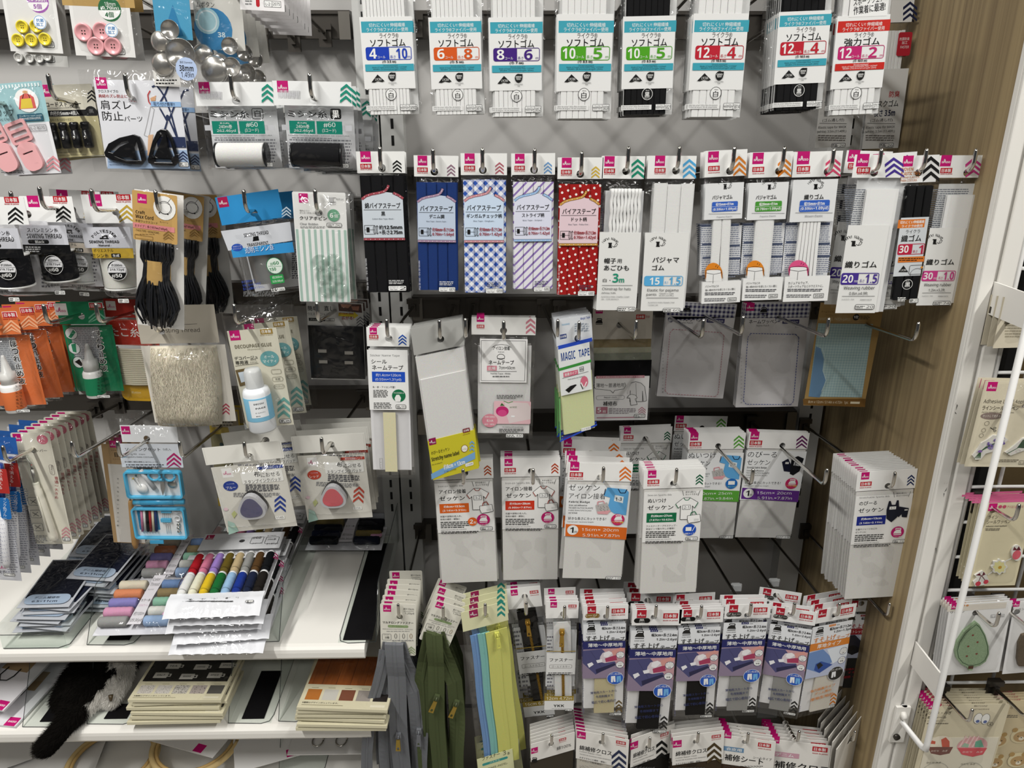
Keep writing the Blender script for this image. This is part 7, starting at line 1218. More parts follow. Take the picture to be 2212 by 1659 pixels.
for i, (y0, y1) in enumerate(((1094, 1104), (1117, 1124))):
    a, b = p.P(350, y0), p.P(373, y1); g = MB(); g.box(min(a[0], b[0]), max(a[0], b[0]), -.0075, -.003, min(a[1], b[1]), max(a[1], b[1]), BL); g.obj('needle_clip', t2)
g = MB()
for k in range(5): a, b = p.P(354 + k * 4, 1100), p.P(355 + k * 4, 1121); g.tube([(a[0], -.0062, a[1]), (b[0], -.0062, b[1])], .0004, CHROME, 5)
for k in range(3): a, b = p.P(360 + k * 4, 1126), p.P(363 + k * 4, 1150); g.tube([(a[0], -.004, a[1]), (b[0], -.004, b[1])], .0004, CHROME, 5)
g.obj('needle_set', t2)
for (x, y) in ((383, 1100), (386, 1117)): c = p.P(x, y); button(t2, c[0], -.0032, c[1], .0058, mat('d3d6d8', 'g'), 'white_button')
for (x, y) in ((388, 1131), (388, 1138), (389, 1146)):
    c = p.P(x, y); g = MB(); g.lathe([(.0035, 0), (.0035, -.002), (.0015, -.0032), (.0001, -.0032)], (c[0], -.0032, c[1]), CHROME, 'y', 14); g.obj('snap_fastener', t2)
def loop(cx, cy, rx, ry, r, m): 
    c = p.P(cx, cy); return [(c[0] + rx * p.S * math.cos(2 * math.pi * k / 20), -.008, c[1] + ry * p.S * math.sin(2 * math.pi * k / 20)) for k in range(21)]
g = MB(); g.tube(loop(337, 1023, 12, 11, 0, 0), .0022, BL, 8); g.tube(loop(369, 1024, 12, 11, 0, 0), .0022, BL, 8); a, b = p.P(347, 1032), p.P(359, 1032); g.tube([(a[0], -.008, a[1]), (b[0], -.008, b[1])], .003, BL, 8); sc = g.obj('scissor_handles', t1)
g = MB(); g.slab([p.P(*k) for k in ((350, 1033), (357, 1033), (361, 1048), (356, 1066), (351, 1050))], -.0085, -.0068, mat('b3b3b2', 's')); g.obj('scissor_blades', sc)
g = MB(); g.tube([(*[p.P(306, 1012)[0]], -.006, p.P(306, 1012)[1]), (p.P(338, 1053)[0], -.006, p.P(338, 1053)[1])], .0042, mat('b9bcbf', 'g'), 10); g.obj('seam_tool', t1)
c = p.P(310, 1053); g = MB(); g.lathe([(.0001, -.003), (.0095, -.003), (.0095, 0), (.0001, 0)], (c[0], -.003, c[1]), mat('f0f0ee', 'g'), 'y', 24); g.obj('tape_reel', t1)
for x, y, x2, y2, cc in ((297, 1024, 309, 1048, '0f5a5e'), (291, 1030, 306, 1048, 'c9a83a')):
    a, b = p.P(x, y), p.P(x2, y2); g = MB(); g.tube([(a[0], -.0065, a[1]), (b[0], -.0065, b[1])], .00035, CHROME, 5); pn = g.obj('pin', t1); g = MB(); g.lathe([(.0001, -.002), (.0016, -.001), (.0016, .001), (.0001, .002)], (a[0], -.0065, a[1]), mat(cc, 'g'), 'z', 10); g.obj('pin_head', pn)
c = p.P(374, 1043); g = MB(); g.lathe([(.0001, -.001), (.0078, -.001), (.008, 0)], (c[0], -.004, c[1]), mat('b9b6ae', 's'), 'y', 24); g.obj('needle_threader', t1)
p.film(None, t=.016, y=.003, wr=.002)
q = (452, 885, 515, 885, 535, 1092, 468, 1097)
p = Pack('pin_packet', 'yellow edged pin packet deep behind the blue ink pads', 'pin packet', q, HP[4], d=.17, short='yellow edged pins')
p.card('printed_card', None, 'c5a93c', [('r', 456, 888, 513, 925, 'b3a58a'), ('g', 458, 892, 505, 922, 5, '4b4230'), ('r', 462, 932, 520, 1086, '8b8460'), ('c', 478, 961, 4, 5, '1b3f44')], y=.002); p.film(None, t=.008, y=.003); p.stack(1, .03)
RI = (450, 979, 617, 939, 632, 1132, 478, 1165)
def inkpad(q, hk, d, c, pc, nm, en, code, lab, far):
    p = Pack('ink_pad_packet', lab, 'ink pad packet', q, hk, ref=RI, d=d, short=lab)
    zc = p.Z(537, 996); g = MB(); x0, x1, z1, z0 = p.x0, p.x1, p.z1, p.z0
    g.slab(rrect(x0, zc, x1, z1, .0006), -.0008, 0, mat('e6e4dc', 'p'), [circ(0, 0, HOLE * 1.1, HOLE * 1.1, 16)])
    for s_ in (-1, 1): g.add([((x0 + .0025 if s_ < 0 else x1 - .0025) + .0002 * k2, -.00085, zc + .002 + (z1 - zc - .004) * t) for k2, t in ((-1, 0), (1, 0), (1, 1), (-1, 1))], [(0, 1, 2, 3)], mat('c9c6bc', 'p'))
    g.obj('header_card', p.root)
    g = MB(); g.box(x0 + .006, x1 - .004, .0008, .002, z0 + .004, zc - .006, mat('d9d6cc', 'p'))
    L = [('r', 479, 1011, 502, 1033, 'efeeea'), ('D', 480, 1011, 21, 'efeeea', 'm'), ('g', 513, 1003, 606, 1007, 1, '77777a'), ('t', en, 559, 1001 - 4, 607, 1003, '4b4b4b'), ('r', 556, 1006, 611, 1013, c), ('t', '耐水性顔料インク', 566, 1007, 606, 1012, 'dfe3ea'), ('r', 521, 1016, 611, 1044, 'ebeae4', 3), ('t', '布', 548, 1018, 561, 1031, 'k', 1), ('t', 'におせる', 563, 1020, 604, 1030, 'k'), ('t', 'スタンプインクパッド', 527, 1034, 607, 1043, 'k'), ('c', 498, 1050, 16, 12, c), ('t', 'インクの色', 489, 1044, 506, 1047, 'c9d3e6'), ('t', nm, 488, 1050, 509, 1057, 'w'), ('g', 530, 1046, 607, 1062, 4, '55555a'), ('g', 504, 1064, 606, 1074, 3, '8b8b8b'), ('V', 593, 1070, 617, 1107, c), ('r', 594, 1114, 615, 1122, 'efeee8', 1), ('t', code, 597, 1115.5, 612, 1120.5, 'k'), ('p', (494, 1155, 492, 1125, 506, 1130, 516, 1148), 'a9c9bc'), ('p', (500, 1110, 506, 1103, 512, 1110, 505, 1120), 'c3c98a'), ('c', 488, 1100, 5, 4, 'dfc0c8')]
    draw(g, L, p.P, p.S, .00075); g.obj('printed_card', p.root)
    c0 = p.P(549, 1087); r = 29 * p.S
    tri = lambda cx, cz, r: [(cx + r * (1 + .10 * math.cos(3 * (t - math.pi / 2))) * math.cos(t) * 1.02, cz + r * (1 + .10 * math.cos(3 * (t - math.pi / 2))) * math.sin(t)) for t in (2 * math.pi * k / 30 for k in range(30))]
    g = MB(); g.slab(tri(c0[0], c0[1], r), -.006, -.0002, mat('141416', 'g')); o = g.obj('pad_base', p.root)
    g = MB(); g.slab(tri(c0[0], c0[1] - .001, r * .98), -.018, -.006, mat('c9c9cc', 'l')); g.obj('pad_cover', o, label='frosted see-through pad cover')
    g = MB(); g.slab(tri(c0[0], c0[1] - .001, r * .78), -.0186, -.0178, mat(pc, 'f')); g.obj('ink_surface', o, label='coloured ink surface')
    p.film((470, 990, 632, 1146), t=.021, y=.003, wr=.0035); p.stack(len(far), far=far, jit=2); return p
inkpad(RI, HP[5], .012, '1f3a8c', '66647e', 'ブルー', 'Fabric Ink Pad (Blue)', '1149', 'blue fabric ink pad packet tilted on its hook', [.09, .125])
inkpad((631, 946, 793, 931, 804, 1118, 656, 1133), HP[6], .055, 'b8402c', 'd2686e', 'レッド', 'Fabric Ink Pad (Red)', '1156', 'red fabric ink pad packet', [.035, .07, .1])
# ---------------------------------------------------------------- goods lying on the white shelves
class FitZ(Fit):
    """as Fit, for a flat thing lying level at height z"""
    def __init__(s, q, z):
        s.z = z; s.ex = Vector((1, 0, 0)); c = [(q[i], q[i + 1]) for i in range(0, 8, 2)]; s.p0 = atz((c[0][0] + c[2][0]) / 2, (c[0][1] + c[2][1]) / 2, z)
        k = [s.raw(*p) for p in c]; e = lambda a, b: Vector((b[0] - a[0], b[1] - a[1])); tb = e(k[0], k[1]) + e(k[3], k[2]); lr = e(k[3], k[0]) + e(k[2], k[1]); v = tb + Vector((lr.y, -lr.x)); s.th = math.atan2(v.y, v.x)
        s.w = tb.length / 2; s.h = lr.length / 2; s.c = (sum(p[0] for p in k) / 4, sum(p[1] for p in k) / 4)
    def raw(s, px, py): r = atz(px, py, s.z) - s.p0; return (r.x, r.y)
    def world(s, x, z):
        c, q = math.cos(s.th), math.sin(s.th); return s.p0 + Vector((x * c - z * q + s.c[0], x * q + z * c + s.c[1], 0))
class Lay(Pack):
    def __init__(s, name, label, cat, q, z, short=None, group=None, pitch=0):
        s.name, s.label, s.cat, s.short, s.group, s.hook = name, label, cat, short or label, group, None
        s.f = s.rf = FitZ(q, z); s.kx = s.kz = 1; s.o = (0, -s.f.h / 2); s.Y = z
        m = atz((q[0] + q[4]) / 2, (q[1] + q[5]) / 2, z); d = (m - EYE); s.S = abs((CAMM.transposed() @ d).z) / F
        s.root = thing(name, label, cat, s.f.world(*s.o), group); s.root.rotation_euler = (Matrix.Rotation(s.f.th, 3, 'Z') @ Matrix.Rotation(R(-90 + pitch), 3, 'X')).to_euler()
        s.x0, s.x1, s.z0, s.z1 = -s.f.w / 2, s.f.w / 2, 0, s.f.h
    def pile(s, offs):
        """copies under or over this one: (dx, dy, dz, turn, label)"""
        for dx, dy, dz, tr, lab in offs:
            c = copy_tree(s.root); c.location = s.root.location + Vector((dx, dy, dz)); c.rotation_euler = (s.root.rotation_euler.to_matrix().to_euler()); c.rotation_euler = (Matrix.Rotation(R(tr), 3, 'Z') @ s.root.rotation_euler.to_matrix()).to_euler(); c['label'] = lab; c['group'] = s.group or 'pile of ' + s.short
        s.root['group'] = s.group or 'pile of ' + s.short
# dividers of the upper shelf
X1 = at(188, 1394, 1.142).x; divider(Z1, X1, 1.142, .085, 'clear divider between the dark patches and the pastel threads', mate=(.03, .07, .012, .14))
X2 = at(372, 1390, 1.142).x; divider(Z1, X2, 1.142, .1, 'clear divider between the two kinds of thread sets', mate=(.03, .075, .012, .2))
X3 = at(603, 1386, 1.145).x; divider(Z1, X3, 1.145, -.07, 'clear divider beside the sixteen colour thread pile')
X4 = at(812, 1392, 1.14).x; divider(Z1, X4, 1.14, -.068, 'clear divider with long black mat at the shelf end', mate=(-.06, -.008, .006, .33))
# sixteen colour thread sets
zt = Z1 + .085
q = (437, 1173, 614, 1176, 566, 1338, 366, 1334)
def tset(p):
    x0, x1, z0, z1 = p.x0, p.x1, p.z0, p.z1; h = z1 - z0
    zc = z0 + h * .72; g = MB(); g.slab(rrect(x0 + .004, zc + .012, x1 - .004, z1, .001), -.0125, -.0118, mat('e3e4e6', 'p'), [circ((x0 + x1) / 2 + .0, zc + .012 + (z1 - zc - .012) * .5, .0055, .0055, 16)])
    draw(g, [('D', 449, 1174, 18, 'b01a50'), ('t', '#60', 549, 1179, 568, 1189, 'k', 1), ('o', 545, 1176, 572, 1202, 'k', 3, 1), ('t', '(3コード)', 547, 1192, 570, 1199, 'k'), ('o', 576, 1176, 605, 1202, 'k', 3, 1), ('t', '長さ各(約)', 580, 1178, 600, 1182, 'k'), ('t', '20m巻', 581, 1184, 600, 1190, 'k'), ('t', '21.87yd', 578, 1193, 604, 1200, 'k')], p.P, p.S, -.0126); g.obj('header_card', p.root)
    zf = z0 + h * .2; cols1 = ('b3202a', 'dd7f9c', 'a98ad6', '6d5d22', 'c9b48a', '9b9b98', '5c4226', '15171a'); cols0 = ('ededeb', 'efecd2', 'e6c22a', '1d6f36', '9fc4e6', '1f3a94', '1f2740', '231f1c')
    wd = (x1 - x0 - .012) / 8; r = wd * .44
    for row, cols in ((0, cols0), (1, cols1)):
        for i, c in enumerate(cols):
            x = x0 + .006 + wd * (i + .5); za = zf + (zc - zf) * (.02 + .49 * row); L = (zc - zf) * .46; sp = MB()
            sp.lathe([(r * .86, 0), (r * .9, L * .14), (r, L * .16)] + [(r * (1.0 + .03 * math.sin(k * 1.7)), L * (.16 + .78 * k / 14)) for k in range(15)] + [(r * .8, L)], (x, -.002 - r, za), mat(c, 'f'), 'z', 14); o = sp.obj('thread_spool', p.root, label='small spool of coloured thread')
            e = MB(); e.lathe([(r * .9, L * .96), (r * .93, L * .97), (r * .93, L * 1.04), (r * .6, L * 1.05)], (x, -.002 - r, za), mat('eeeeee', 'g'), 'z', 14); e.obj('spool_end', o)
    p.card('name_band', (410, 1214, 605, 1230), 'd9d9dc', [('t', 'カラー糸 16色セット', 462, 1217, 566, 1225, 'k', 1), ('g', 450, 1226, 566, 1229, 1, '55555a'), ('V', 583, 1212, 604, 1231, 'a01a58')], y=-.0135, th=.0003)
    a = p.z0; g = MB(); g.grid(lambda u, v: (x0 + (x1 - x0) * u, -.015 + .013 * max(0, v * 1.6 - .6) - .0015 * abs(math.sin(u * 8 * math.pi)) * (v > .35), zf + .003 - (zf - z0 + .003) * v), 48, 8, mat('e3e4e8', 'g')); draw(g, [('t', '手縫いだけでなくミシンにも使えます！', 408, 1308, 514, 1313, 'k', 1), ('g', 398, 1314, 530, 1317, 1, '4b4b4b'), ('N', 534, 1312, 549, 1319, '5047')], p.P, p.S, -.0155); g.obj('front_flap', p.root, label='white printed front flap')
    g = MB(); g.box(x0 + .003, x1 - .003, -.002, -.001, z0 + .004, z1 - .002, mat('dfdfe2', 'p')); g.obj('backing_card', p.root)
    p.film(None, t=.0165, y=-.0004, wr=.0015)
p = Lay('thread_set', 'topmost sixteen colour thread set of the pile', 'thread set', q, zt, short='sixteen colour thread sets', pitch=3)
tset(p)
p.pile([(.004, .004, -.0185, -1.5, 'second sixteen colour thread set from the top of the pile'), (-.004, .01, -.037, 1, 'third sixteen colour thread set from the top of the pile'), (.008, .006, -.0555, 2.5, 'fourth sixteen colour thread set from the top of the pile'), (.0, -.004, -.073, -2, 'lowest sixteen colour thread set, jutting over the shelf edge'), (-.012, .19, -.055, -3, 'sixteen colour thread set lying flat at the back under the blue ink pad')])
# pastel thread packs
def pastel(q, z, lab, cols, tail, pitch):
    p = Lay('pastel_thread_set', lab, 'thread set', q, z, short=lab, pitch=pitch, group='flat ten spool thread sets')
    x0, x1, z0, z1 = p.x0, p.x1, p.z0, p.z1; w_ = x1 - x0; h = z1 - z0
    for i in range(10):
        col, row = i % 2, i // 2; xa = x0 + w_ * (.05 if col == 0 else .62); L = w_ * (.36 if col == 0 else .33); zz = z0 + h * (.16 + .165 * row); r = h * .068; sp = MB()
        sp.lathe([(r * .8, 0)] + [(r * (1 + .025 * math.sin(k * 1.9)), L * (.04 + .92 * k / 16)) for k in range(17)] + [(r * .8, L)], (xa, -.0015 - r, zz), mat(cols[i], 'f'), 'x', 16); sp.obj('thread_spool', p.root, label='pale spool of thread')
    S_ = p.S; xm = x0 + w_ * .44; g = MB(); g.slab([(xm, z0 + h * .07), (xm + w_ * .17, z0 + h * .07), (xm + w_ * .15, z0 + h * .5), (xm + w_ * .18, z1 - h * .03), (xm + .02 * w_, z1 - h * .03), (xm + w_ * .01, z0 + h * .5)], -.0165, -.016, mat('d6d3d8', 'p'))
    def tx(s_, fx, fz, fw, fh, c='k', b=0):
        vs, fs, a0, a1, b0, b1 = glyphs(s_, b); g.add([(xm + w_ * fx + (v[0] - a0) / (a1 - a0) * w_ * fw, -.01655, z0 + h * fz + (v[1] - b0) / (b1 - b0) * h * fh) for v in vs], fs, mat(c, 'i'))
    tx('Color', .03, .86, .1, .06); tx('Thread', .03, .76, .12, .065); tx('Assorted', .03, .68, .08, .03, '77777a'); tx('カラー糸', .02, .47, .12, .05, 'k', 1); tx('パステルアソート', .02, .38, .12, .04, 'b0608f'); tx('約100m', .02, .22, .13, .07); tx('109.36yd', .0, .1, .16, .07)
    g.obj('centre_label', p.root)
    g = MB(); c = (x0 + w_ * .9, z0 + h * .24); g.slab(circ(c[0], c[1], w_ * .075, h * .085, 20), -.0165, -.0162, mat('d9a0c0', 'p')); g.obj('count_sticker', p.root)
    g = MB(); g.box(x0 + .002, x1 - .002, -.001, -.0004, z0, z1, mat('d9d9de', 'p')); g.obj('backing_card', p.root)
    p.film(None, t=.0175, y=-.0002, wr=.002); return p
PC = ('9a9a98', '9bb4d6', 'd69ab8', 'd9d9d2', '8a84be', '8ab8a0', 'd98a62', '8b7a58', 'dcd2bc', '6f8ab4')
pastel((268, 1270, 424, 1272, 372, 1372, 205, 1372), Z1 + .03, 'ten spool pastel thread set nearest the shelf edge', PC, 0, 8)
pastel((352, 1180, 470, 1182, 425, 1262, 300, 1262), Z1 + .034, 'ten spool pastel thread set lying farther back', PC, 0, 8)
pastel((690, 1120, 850, 1120, 822, 1186, 655, 1192), Z1 + .012, 'dark ten spool thread set alone at the back of the shelf', ('14171f', '1c2030', '20253c', '8a7a4a', '1a1d2b', '15161c', '9b8a5a', '1b1b22', 'b3b5bb', 'a9abb0'), 0, 4)
# dark repair patches in their clear tray
tx0 = at(14, 1425, 1.135).x; tx1 = at(150, 1420, 1.135).x
o = thing('clear_tray', 'clear tray holding the pile of dark denim patches', 'tray', ((tx0 + tx1) / 2, 1.135, Z1)); hw = (tx1 - tx0) / 2
g = MB(); g.box(-hw, hw, 0, .35, .0003, .0018, ACRYL); g.obj('tray_base', o)
for s_ in (-1, 1): g = MB(); g.box(s_ * hw - .0009, s_ * hw + .0009, 0, .35, .002, .05, ACRYL); g.obj('tray_side', o)
g = MB(); g.box(-hw, hw, -.0009, .0009, .002, .03, ACRYL); g.obj('tray_front', o)
e = MB(); e.tube([(-hw, 0, .03), (hw, 0, .03)], .0007, mat('35383a', 'g'), 5); e.tube([(-hw, 0, .0015), (hw - .015, 0, .0015), (hw, .01, .0015), (hw, .35, .0015)], .0007, mat('35383a', 'g'), 5); e.obj('edge', o, label='thin dark sheet edge')
rnd = random.Random(5); NAVY = mat('171c30', 'f')
def patchpack(x, y, z, tr, pitch, lab, dark):
    o = thing('denim_patch_packet', lab, 'patch packet', (x, y, z), 'dark denim patches in the clear tray', (Matrix.Rotation(R(tr), 3, 'Z') @ Matrix.Rotation(R(pitch), 3, 'X')).to_euler())
    g = MB(); g.box(-.042, .042, .022, .125, .0012, .003, mat(dark, 'f')); g.obj('folded_patch', o)
    g = MB(); g.box(-.046, .046, -.002, .13, .0, .001, mat('b9bcc2', 'p')); g.obj('backing_card', o)
    g = MB(); pts = rrect(-.04, .004, .04, .03, .012); g.add([(a, b, .0033) for a, b in pts], [tuple(range(len(pts)))], mat('9fb0c4', 'g')); 
    for k, (s_, yy, hh) in enumerate((('デニム補修布', .018, .006), ('6.5×11cm', .009, .005))):
        vs, fs, a0, a1, b0, b1 = glyphs(s_, 1); g.add([(-.025 + (v[0] - a0) / (a1 - a0) * .045, yy + (v[1] - b0) / (b1 - b0) * hh, .0034) for v in vs], fs, mat('1b2233', 'i'))
    g.obj('oval_label', o, label='pale blue oval label')
    g = MB(); g.grid(lambda u, v: (-.048 + .096 * u, -.004 + .136 * v, .0036 + .0012 * math.sin(math.pi * u) * math.sin(math.pi * v) + .0006 * noise.noise(Vector((u * 5 + z * 90, v * 6, 1)))), 8, 8, FILM); g.obj('clear_bag', o)
    return o
xc = (tx0 + tx1) / 2 + .004
names = ['topmost', 'second', 'third', 'fourth', 'fifth', 'sixth', 'seventh', 'eighth', 'ninth', 'lowest']
for i in range(10):
    patchpack(xc + rnd.uniform(-.012, .012), 1.16 + .006 * i * 0 + rnd.uniform(-.004, .016), Z1 + .062 - .0062 * i, rnd.uniform(-10, 4), 5 + rnd.uniform(-2, 2), names[i] + ' dark denim patch packet in the front pile of the clear tray', '141a2e' if i % 3 else '10131f')
for i in range(8): patchpack(xc + .05 + rnd.uniform(-.01, .008), 1.24 + rnd.uniform(-.01, .01), Z1 + .075 - .0095 * i, rnd.uniform(-10, -2), 7, ['topmost', 'second', 'third', 'fourth', 'fifth', 'sixth', 'seventh', 'lowest'][i] + ' patch packet in the middle pile leaning towards the divider', ('141a2e', '1c1f26', '3a3a3a')[i % 3])
for i in range(6): patchpack(xc + .02 + rnd.uniform(-.01, .01), 1.32 + rnd.uniform(-.01, .01), Z1 + .07 - .011 * i, rnd.uniform(-4, 8), 8, ['topmost', 'second', 'third', 'fourth', 'fifth', 'lowest'][i] + ' patch packet in the rear pile of the clear tray', ('2a2f38', '5a5140', '141a2e')[i % 3])
# ---------------------------------------------------------------- middle shelf
divider(Z2, at(50, 1575, 1.14).x, 1.14, .1, 'clear divider beside the bag base packs, black mat on its foot', h=.1, mate=(.025, .075, .012, .12))
divider(Z2, at(192, 1578, 1.145).x, 1.145, .085, 'clear divider in front of the cat', h=.1, mate=(.025, .068, .012, .05), ye=1.205)
divider(Z2, at(496, 1580, 1.142).x, 1.142, .08, 'clear divider between the mug cards and a bare black mat', h=.1, mate=(.022, .064, .01, .14))
divider(Z2, at(603, 1568, 1.145).x, 1.145, .05, 'clear divider beside the wood print cards', h=.1)
def design_card(q, z, lab, short, sw, pic, n, names_):
    p = Lay('design_paper_pack', lab, 'paper pack', q, z, short=short)
    x0, x1, z0, z1 = p.x0, p.x1, p.z0, p.z1; w_, h = x1 - x0, z1 - z0
    g = MB(); g.box(x0, x1, -.006, 0, z0, z1, mat('d9d2b4', 'p'))
    Y0 = -.00605
    def rc(a, b, c, d, col, yy=Y0): g.add([(x0 + w_ * a, yy, z0 + h * b), (x0 + w_ * c, yy, z0 + h * b), (x0 + w_ * c, yy, z0 + h * d), (x0 + w_ * a, yy, z0 + h * d)], [(0, 1, 2, 3)], mat(col, 'i') if isinstance(col, str) else col)
    pic(g, rc, x0, z0, w_, h)
    for i, c in enumerate(sw): rc(.05 + .19 * i, .14, .21 + .19 * i, .33, c); rc(.08 + .19 * i, .355, .16 + .19 * i, .363, '8b8468')
    vs, fs, a0, a1, b0, b1 = glyphs('5種類のデザインが入っています。', 1); g.add([(x0 + w_ * (.04 + .4 * (v[0] - a0) / (a1 - a0)), Y0 - 4e-5, z0 + h * (.075 + .03 * (v[1] - b0) / (b1 - b0))) for v in vs], fs, mat('3b3626', 'i'))
    rc(.04, .045, .5, .055, '8b8468'); rc(.8, .04, .96, .08, 'e6e0c8', Y0 - 3e-5)
    g.obj('paper_block', p.root)
    p.film(None, t=.0008, y=-.0066, wr=.0003, nu=6, nv=8)
    rnd = random.Random(len(short)); p.pile([(rnd.uniform(-.008, .008), rnd.uniform(-.003, .005), -.0095 * k, rnd.uniform(-1.5, 3), names_[k - 1]) for k in range(1, n + 1)]); return p
def mugs(g, rc, x0, z0, w_, h):
    rc(.03, .42, .97, .97, '1d1b18')
    for i, (a, b) in enumerate(((.12, .5), (.42, .47), (.72, .5), (.2, .72), (.52, .7), (.8, .74))):
        rc(a, b, a + .15, b + .13, 'cfccc4', -.0061); rc(a + .15, b + .03, a + .19, b + .1, 'cfccc4', -.0061); rc(a + .155, b + .045, a + .175, b + .085, '1d1b18', -.00613)
        vs, fs, a0, a1, b0, b1 = glyphs(('SALT', 'SUGAR', 'SPICE', 'TEA', 'COFFEE', 'SPICE')[i], 1); g.add([(x0 + w_ * (a + .03 + .09 * (v[0] - a0) / (a1 - a0)), -.00615, z0 + h * (b + .05 + .04 * (v[1] - b0) / (b1 - b0))) for v in vs], fs, mat('3b3b3b', 'i'))
def speck(name, base, dot, sc, th):
    def fn(N, L, b, v):
        n = N.new('ShaderNodeTexVoronoi'); n.inputs['Scale'].default_value = sc; L.new(v, n.inputs['Vector']); m = N.new('ShaderNodeMath'); m.operation = 'LESS_THAN'; m.inputs[1].default_value = th; L.new(n.outputs['Distance'], m.inputs[0])
        mx = N.new('ShaderNodeMix'); mx.data_type = 'RGBA'; L.new(m.outputs[0], mx.inputs[0]); mx.inputs[6].default_value = lin(base) + (1,); mx.inputs[7].default_value = lin(dot) + (1,); L.new(mx.outputs[2], b.inputs['Base Color'])
    return tex_mat(name, fn, 'p')
ords = ['second', 'third', 'fourth', 'fifth', 'sixth', 'lowest']
q = (334, 1424, 520, 1428, 479, 1519, 281, 1516)
design_card(q, Z2 + .066, 'topmost cream paper pack with printed mugs', 'mug printed paper packs', (speck('terrazzo_print', 'cfc9c0', '4b4640', 420, .26), speck('marble_print', 'cfcac2', '8b867c', 500, .3), speck('granite_print', 'c9c4bb', '2b2926', 620, .4), speck('spotted_print', 'a99f98', '3a3530', 240, .22), '5b5955'), mugs, 5, [k + ' cream mug printed paper pack from the top' for k in ords[:4]] + ['lowest cream mug printed paper pack'])
def planks(g, rc, x0, z0, w_, h):
    rc(.02, .42, .98, .98, tex_mat('plank_print', lambda N, L, b, v: plk(N, L, b, v), 'p'))
    for k in range(1, 6): rc(.02 + .16 * k, .42, .024 + .16 * k, .98, '3f1d10', -.0061)
def plk(N, L, b, v):
    mp = N.new('ShaderNodeMapping'); mp.inputs['Scale'].default_value = (300, 60, 8); L.new(v, mp.inputs[0]); n = N.new('ShaderNodeTexNoise'); n.inputs['Scale'].default_value = 1; n.inputs['Detail'].default_value = 3; L.new(mp.outputs[0], n.inputs['Vector']); r = N.new('ShaderNodeValToRGB'); L.new(n.outputs['Fac'], r.inputs[0]); r.color_ramp.elements[0].color = lin('6e3414') + (1,); r.color_ramp.elements[1].color = lin('b5672c') + (1,); L.new(r.outputs[0], b.inputs['Base Color'])
q = (692, 1424, 880, 1420, 826, 1531, 633, 1541)
design_card(q, Z2 + .058, 'topmost cream paper pack with red-brown plank print', 'plank printed paper packs', ('b5702f', 'c9c6bd', '7b4a36', '9b938c', '231d1a'), planks, 5, [k + ' plank printed paper pack from the top' for k in ords[:4]] + ['lowest plank printed paper pack, skewed'])
# bag base packs at the near end
def bagbase(x, y, z, tr, lab, lift):
    o = thing('bag_base_packet', lab, 'bag packet', (x, y, z), 'white bag base packets', (Matrix.Rotation(R(tr), 3, 'Z') @ Matrix.Rotation(R(lift), 3, 'X')).to_euler())
    g = MB(); g.box(-.055, .055, 0, .17, 0, .004, mat('e3e1e4', 'p')); g.obj('white_sleeve', o)
    g = MB(); pts = [(-.03, .085), (.03, .085), (.028, .135), (-.028, .135)]; g.add([(a, b, .0042) for a, b in pts], [(0, 1, 2, 3)], mat('a58a64', 'p')); g.obj('brown_print', o, label='kraft brown printed bag picture')
    g = MB(); g.tube([(-.016, .09, .0052), (-.018, .07, .0056), (-.008, .058, .006), (.006, .06, .006), (.012, .072, .0056), (.012, .09, .0052)], .0011, mat('131313', 'r'), 7); g.obj('bag_handle', o, label='black cord handle')
    g = MB(); g.add([(a, b, .0042) for a, b in ((.03, .0), (.052, .0), (.052, .02), (.03, .02))], [(0, 1, 2, 3)], mat('m', 'i'))
    vs, fs, a0, a1, b0, b1 = glyphs('DAISO', 1); g.add([(.033 + (v[0] - a0) / (a1 - a0) * .016, .008 + (v[1] - b0) / (b1 - b0) * .004, .00425) for v in vs], fs, mat('w', 'i')); g.obj('square_mark', o)
xb = at(20, 1540, 1.2).x
bagbase(xb - .0, 1.145, Z2 + .001, -8, 'lowest white bag base packet by the tray edge', 3)
bagbase(xb - .02, 1.16, Z2 + .03, -14, 'upper white bag base packet with round brown print', 8)
bagbase(xb - .085, 1.15, Z2 + .05, -6, 'white bag base packet cut off by the picture edge', 9)
# ---------------------------------------------------------------- lowest shelf, seen just under the lip
hoop = thing('embroidery_hoop', 'pale wooden embroidery hoop lying in its clear bag', 'hoop', at(250, 1668, 1.22) * 1)
hoop.location.z = Z3 + .03
g = MB(); pts = [(.085 * math.cos(2 * math.pi * k / 48), .085 * math.sin(2 * math.pi * k / 48), 0) for k in range(49)]; g.tube(pts, .0055, mat('d9bd84', 'p'), 10); g.obj('outer_ring', hoop)
g = MB(); pts = [(.076 * math.cos(2 * math.pi * k / 48), .076 * math.sin(2 * math.pi * k / 48), .001) for k in range(49)]; g.tube(pts, .0035, mat('caa86c', 'p'), 8); g.obj('inner_ring', hoop)
g = MB(); g.box(-.014, .014, .086, .1, -.007, .007, mat('d9bd84', 'p')); g.tube([(-.022, .094, 0), (.022, .094, 0)], .002, mat('b9a04c', 's'), 8); g.obj('screw_block', hoop)
h2 = copy_tree(hoop); h2.location += Vector((.16, .03, .012)); h2['label'] = 'second embroidery hoop, partly under a white card'; hoop['group'] = h2['group'] = 'embroidery hoops'
